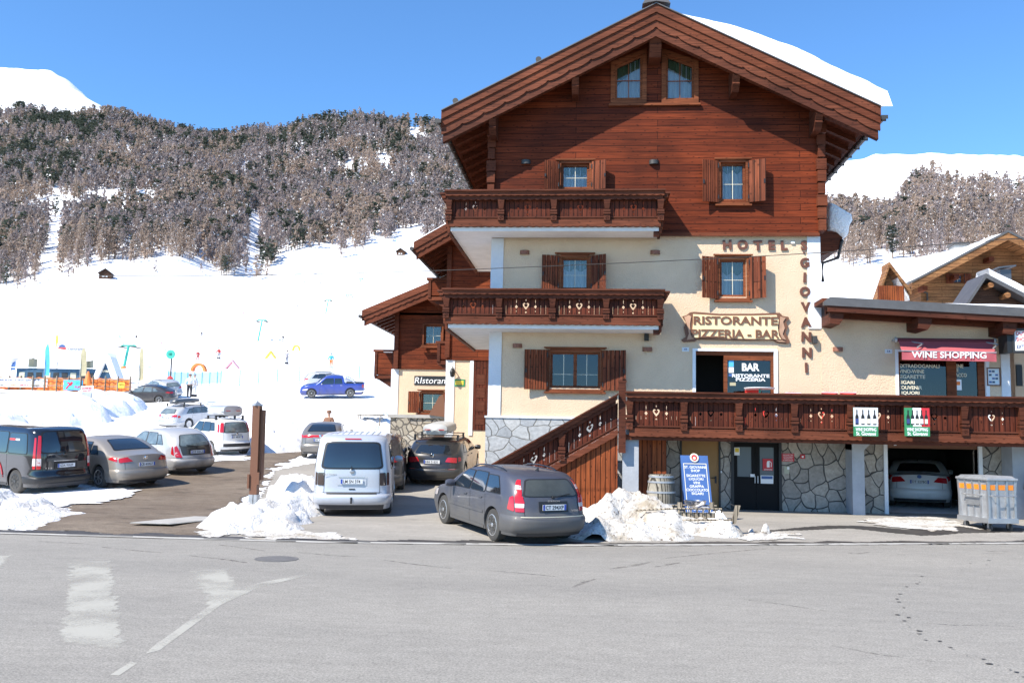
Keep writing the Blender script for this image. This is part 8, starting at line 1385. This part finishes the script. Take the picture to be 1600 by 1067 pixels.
# barrel
q = P(1033, 797, Y=23.3); zb0 = hterr(q.x, 23.3)+.02; R0 = .345; br = thing('barrel', (q.x, 23.3, zb0), 'weathered grey oak barrel with steel hoops beside the blue board', 'barrel'); H_ = P(1033, 741, Y=23.3).z-zb0
prof = [(R0*.80, .0)]+[(R0*(.83+.17*math.sin(math.pi*k/12)), H_*k/12) for k in range(13)]+[(R0*.77, H_), (R0*.77, H_-.04), (.01, H_-.04)]
m_ = MB(); m_.lathe(prof, 40, (q.x, 23.3, zb0)); m_.build('staves', 'barrel_wood', br, sm=45)
for f in (.03, .14, .36, .62, .84, .955): rr = R0*(.83+.17*math.sin(math.pi*f)); m_ = MB(); m_.lathe([(rr-.002, -.022), (rr+.012, -.022), (rr+.012, .022), (rr-.002, .022)], 40, (q.x, 23.3, zb0+H_*f)); m_.build('hoop', 'galv', br, sm=40)
# blue board
a, b_, t_ = P(1067, 789, Y=23.1), P(1112, 787, Y=23.1), P(1062, 711, Y=23.3); zb0 = hterr(a.x, 23)+.02; W_ = .66; Hb = t_.z-zb0; ab = thing('a_board', ((a.x+b_.x)/2, 23.2, zb0), 'blue A-board listing cigarettes, liquors and wine', 'sign'); cx = (P(1062, 711, Y=23.3).x+P(1106, 711, Y=23.3).x)/2
def AB(v): return Vector((cx+v.x+(Hb-v.z)*.075, 23.0+v.y+v.z*.16, zb0+v.z))
m_ = MB(); m_.box(-W_/2, W_/2, 0, .03, 0, Hb); m_.mp(AB); fc = m_.build('front_panel', 'blue_sign', ab); m_ = MB(); m_.box(-W_/2, W_/2, 0, .03, 0, Hb); m_.mp(lambda v: Vector((cx+v.x+(Hb-v.z)*.075, 23.0+Hb*.32+.06-v.z*.16+v.y, zb0+v.z))); m_.build('rear_panel', 'blue_sign', ab)
m_ = MB(); plate(m_, [rect(-W_/2+.05, W_/2-.05, .10, Hb-.19), rect(-W_/2+.065, W_/2-.065, .115, Hb-.205)], -.006, -.001); plate(m_, [rect(-W_/2+.10, W_/2-.10, .15, .37), rect(-W_/2+.11, W_/2-.11, .16, .36)], -.006, -.001); m_.mp(AB); m_.build('border', 'cream_text', fc)
m_ = MB(); m_.lathe([(.105, -.03), (.105, -.001), (.01, 0)], 24, (0, 0, 0), 'y'); m_.mp(lambda v: AB(Vector((v.x, v.y, v.z+Hb-.05)))); bd = m_.build('round_emblem', 'cream_text', fc); m_ = MB(); m_.lathe([(.07, -.036), (.07, -.031), (.01, -.031)], 24, (0, 0, 0), 'y'); m_.mp(lambda v: AB(Vector((v.x, v.y, v.z+Hb-.05)))); m_.build('emblem_centre', 'red', bd); m_ = MB(); m_.lathe([(.035, -.041), (.035, -.037), (.01, -.037)], 12, (0, 0, 0), 'y'); m_.mp(lambda v: AB(Vector((v.x, v.y, v.z+Hb-.06)))); m_.build('emblem_mark', 'cream_text', bd)
z = Hb-.28
for s_, w_, st_ in (('ST. GIOVANNI', .48, .085), ('SHOP', .20, .12), ('SIGARETTE', .42, .085), ('LIQUORI', .32, .085), ('VINI', .15, .085), ('GRAPPA', .32, .085), ('CIOCCOLATO', .48, .085), ('SIGARI', .26, .085)): m_ = MB(); text(m_, s_, 0, z, -.001, w_*1.08, .062, .004, .012); m_.mp(AB); m_.build('lettering', 'white', fc); z -= st_
for s_, w_, z in (('ORARIO', .27, .31), ('CONTINUATO', .42, .215)): m_ = MB(); text(m_, s_, 0, z, -.001, w_, .055, .004, .012); m_.mp(AB); m_.build('lettering', 'white', fc)
# old sledge
sl = thing('sledge', (P(1075, 812, Y=21.4).x, 21.4, .3), 'old wooden sledge bench half buried in the dirty snow pile', 'sledge')
def Q(px, py, Y=21.4): return P(px, py, Y=Y)
for nm, pts, rr in (('rail', [(994, 797, 21.3), (1060, 794, 21.3), (1128, 795, 21.3)], .022), ('rail', [(1010, 790, 22.1), (1070, 789, 22.1), (1120, 790, 22.1)], .02), ('runner', [(1055, 813, 21.2), (1100, 812, 21.2), (1146, 812, 21.2)], .024)): m_ = MB(); m_.tube([Q(*q_) for q_ in pts], rr, 6); m_.build(nm, 'old_wood', sl)
a, b_ = Q(1053, 809), Q(1117, 801); m_ = MB(); m_.box(a.x, b_.x, 21.35, 21.42, a.z+.02, b_.z); m_.build('side_board', 'old_wood', sl)
for i in range(8): a = Q(1060+i*9.5, 796); m_ = MB(); m_.box(a.x-.015, a.x+.015, 21.3, 21.34, a.z-.07, a.z+.02); m_.build('slat', 'old_wood', sl)
a = Q(1147, 806); m_ = MB(); m_.box(a.x-.06, a.x+.04, 21.15, 21.25, a.z-.15, a.z+.25); m_.mp(lambda v: Vector((v.x+(v.z-a.z)*.25, v.y, v.z))); m_.build('curved_end', 'old_wood', sl); m_ = MB(); m_.tube([Q(1141, 787), Q(1149, 791), Q(1151, 797)], .012, 6); m_.build('iron_hook', 'dark_metal', sl)
for px in (1062, 1112): a = Q(px, 790); m_ = MB(); m_.box(a.x-.05, a.x+.04, 21.3, 21.4, a.z-.08, a.z+.08); m_.build('upright', 'old_wood', sl)
q = P(1086, 789, Y=22.0); m_ = MB(); m_.lathe([(.04, .0), (.16, .03), (.24, .10), (.26, .17), (.25, .17), (.2, .1)], 28, (q.x, 22.0, q.z-.06)); tag(m_.build('metal_pot', 'chrome', sm=50, loc=(q.x, 22.0, q.z)), 'shiny metal pot standing behind the sledge', 'pot')
q = P(1128, 818, Y=21.2); m_ = MB(); m_.lathe([(.20, -.14), (.23, .06), (.21, .06), (.18, -.12)], 24, (q.x, 21.2, q.z)); tag(m_.build('white_bucket', 'white', sm=50, loc=(q.x, 21.2, q.z)), 'white bucket under the end of the sledge', 'bucket')
heap('snow_lump', [(P(1120, 800, Y=21.9).x, 21.9, .45, .42), (P(1132, 806, Y=21.7).x, 21.7, .35, .3)], 'snow', 'clean snow resting behind the sledge end', 14, .05, .2, 3, 'snow lump')
# wheeled refuse container
q = P(1549, 826, Y=23.0); du = thing('dumpster', (q.x+.22, 23.75, hterr(q.x, 23.4)), 'grey wheeled refuse container with orange reflective band', 'dumpster', R(-76))
def DB(m_, nm, mt, par=None, **k): return m_.build(nm, mt, par or du, False, **k)
Lx, Ly = 1.10, .72                                 # local x long side; y short
z0_, z1_ = .32, 1.20
m_ = MB(); m_.add([(-Lx/2*.92, -Ly/2*.9, z0_), (Lx/2*.92, -Ly/2*.9, z0_), (Lx/2*.92, Ly/2*.9, z0_), (-Lx/2*.92, Ly/2*.9, z0_), (-Lx/2, -Ly/2, z1_), (Lx/2, -Ly/2, z1_), (Lx/2, Ly/2, z1_), (-Lx/2, Ly/2, z1_)], [(3, 2, 1, 0), (4, 5, 6, 7), (0, 1, 5, 4), (1, 2, 6, 5), (2, 3, 7, 6), (3, 0, 4, 7)]); bo = DB(m_, 'bin_body', 'galv')
k_ = lambda z: .92+.08*(z-z0_)/(z1_-z0_)
for i in range(5):
    x = -Lx/2+Lx*i/4
    for sg in (-1, 1): m_ = MB(); ky = lambda z: sg*Ly/2*(.9+.1*(z-z0_)/(z1_-z0_)); m_.add([(x*k_(z0_)-.025, ky(z0_), z0_), (x*k_(z0_)+.025, ky(z0_), z0_), (x+.025, ky(z1_), z1_), (x-.025, ky(z1_), z1_), (x*k_(z0_)-.025, ky(z0_)+sg*.03, z0_), (x*k_(z0_)+.025, ky(z0_)+sg*.03, z0_), (x+.025, ky(z1_)+sg*.03, z1_), (x-.025, ky(z1_)+sg*.03, z1_)], [(0, 1, 2, 3), (4, 7, 6, 5), (0, 3, 7, 4), (1, 5, 6, 2), (0, 4, 5, 1), (3, 2, 6, 7)]); DB(m_, 'rib', 'steel', bo)
for sg in (-1, 1):
    for y in (-Ly/2*.95, -.13, .13, Ly/2*.95): m_ = MB(); m_.box(sg*Lx/2*.965-.02, sg*Lx/2*.965+.035*1, y-.025, y+.025, z0_, z1_) if sg > 0 else m_.box(sg*Lx/2*.965-.035, sg*Lx/2*.965+.02, y-.025, y+.025, z0_, z1_); DB(m_, 'rib', 'steel', bo)
e_ = .006; zz0, zz1 = .98, 1.10
for sg in (-1, 1):
    m_ = MB(); y0_, y1_ = sg*(Ly/2*(.9+.1*(zz0-z0_)/.88)+e_), sg*(Ly/2*(.9+.1*(zz1-z0_)/.88)+e_)
    for i in range(4): xa_, xb_ = -Lx/2+Lx*i/4+.04, -Lx/2+Lx*(i+1)/4-.04; m_ = MB(); m_.add([(xa_, y0_, zz0), (xb_, y0_, zz0), (xb_, y1_, zz1), (xa_, y1_, zz1)], [(0, 1, 2, 3)]); DB(m_, 'reflective_band', 'orange_reflect', bo)
    x0_, x1_ = sg*(Lx/2*k_(zz0)+e_), sg*(Lx/2*k_(zz1)+e_)
    for (ya, yb) in ((-Ly/2+.05, -.17), (-.09, .09), (.17, Ly/2-.05)): m_ = MB(); m_.add([(x0_, ya, zz0), (x0_, yb, zz0), (x1_, yb, zz1), (x1_, ya, zz1)], [(0, 1, 2, 3)]); DB(m_, 'reflective_band', 'orange_reflect', bo)
m_ = MB(); m_.box(-Lx/2-.05, Lx/2+.05, -Ly/2-.05, Ly/2+.05, z1_+.005, z1_+.06); lid = DB(m_, 'lid', 'galv', bevel=.015); m_ = MB(); m_.prism([(-Lx/2-.02, z1_+.06), (Lx/2+.02, z1_+.06), (Lx/2-.1, z1_+.11), (-Lx/2+.1, z1_+.11)], -Ly/2, Ly/2); DB(m_, 'lid_top', 'galv', lid)
m_ = MB(); m_.box(-Lx/2-.04, Lx/2+.04, -Ly/2-.04, Ly/2+.04, z0_-.12, z0_); DB(m_, 'base_frame', 'steel', bevel=.01)
m_ = MB(); m_.tube([(Lx/2+.0, -.3, .85), (Lx/2+.12, -.3, .85), (Lx/2+.12, .3, .85), (Lx/2+.0, .3, .85)], .015, 6); DB(m_, 'handle', 'steel'); m_ = MB(); m_.tube([(0-.3, -Ly/2, .85), (-.3, -Ly/2-.1, .85), (.3, -Ly/2-.1, .85), (.3, -Ly/2, .85)], .015, 6); DB(m_, 'handle', 'steel')
m_ = MB(); m_.prism([(-.22, .60), (.22, .60), (.27, .80), (-.27, .80)], -Ly/2-.02, -Ly/2+.02); DB(m_, 'side_flap', 'steel')
for sx in (-1, 1):
    for sy in (-1, 1): m_ = MB(); x, y = sx*(Lx/2-.12), sy*(Ly/2-.10); m_.lathe([(.05, -.025), (.095, -.022), (.1, 0), (.095, .022), (.05, .025)], 20, (x, y, .10), 'y'); wv = DB(m_, 'wheel', 'tyre', sm=40); m_ = MB(); m_.box(x-.03, x+.03, y-.04, y-.03, .08, .21); m_.box(x-.03, x+.03, y+.03, y+.04, .08, .21); DB(m_, 'castor_fork', 'steel', wv)
# boulder and snow bench behind
g = P(1592, 812, Y=27.2); m_ = MB()
def bl(u, v): a = u*2*math.pi; p_ = math.pi*v; d = Vector((math.cos(a)*math.sin(p_), math.sin(a)*math.sin(p_), math.cos(p_))); r_ = .75*(1+.28*mnoise.noise(d*1.6+Vector((3, 0, 0)))+.06*mnoise.noise(d*6)); return (12.15+d.x*r_*.8, 26.0+d.y*r_*.7, .75+d.z*r_*1.1)
m_.grid(bl, 40, 24); tag(m_.build('boulder', 'rubble', sm=60, loc=(12.15, 26, .1)), 'rough boulder behind the refuse container at the right edge', 'rock')
g = G(578, 672); bn = thing('picnic_bench', (g.x, g.y, g.z), 'snow covered wooden bench table behind the bronze hatchback', 'bench'); m_ = MB(); m_.box(-.9, .9, -.35, .35, .95, 1.0); tb = m_.build('table_top', 'old_wood', bn, False); m_ = MB(); m_.box(-.88, .88, -.33, .33, 1.0, 1.16); me = m_.mesh('snow_cover', 'snow', None, .05); o = bpy.data.objects.new('snow_cover', me); C.objects.link(o); o.parent = tb
for sx in (-1, 1):
    for sy in (-1, 1): m_ = MB(); m_.tube([(sx*.7, sy*.25, .95), (sx*.7, sy*.45, 0)], .035, 6); m_.build('leg', 'old_wood', bn, False)
# overhead cable
pts = []
for i in range(81):
    px = -60+1740*i/80; py = float(np.interp(px, [-60, 150, 300, 450, 640, 800, 900, 1040, 1170, 1310, 1450, 1680], [430, 431.2, 431, 429.5, 424.8, 418.6, 414.2, 408.2, 401.6, 393.6, 384, 366])); pts.append(P(px, py, Y=21.5))
k = np.array([tuple(p_) for p_ in pts]); ks = k.copy()
for _ in range(30): ks[1:-1] = (ks[:-2]+ks[1:-1]*2+ks[2:])/4
m_ = MB(); m_.tube([Vector(p_) for p_ in ks], .009, 6); tag(m_.build('overhead_cable', 'dark_metal', sm=60, loc=tuple(ks[0])), 'thin grey overhead cable crossing in front of the hotel', 'cable')
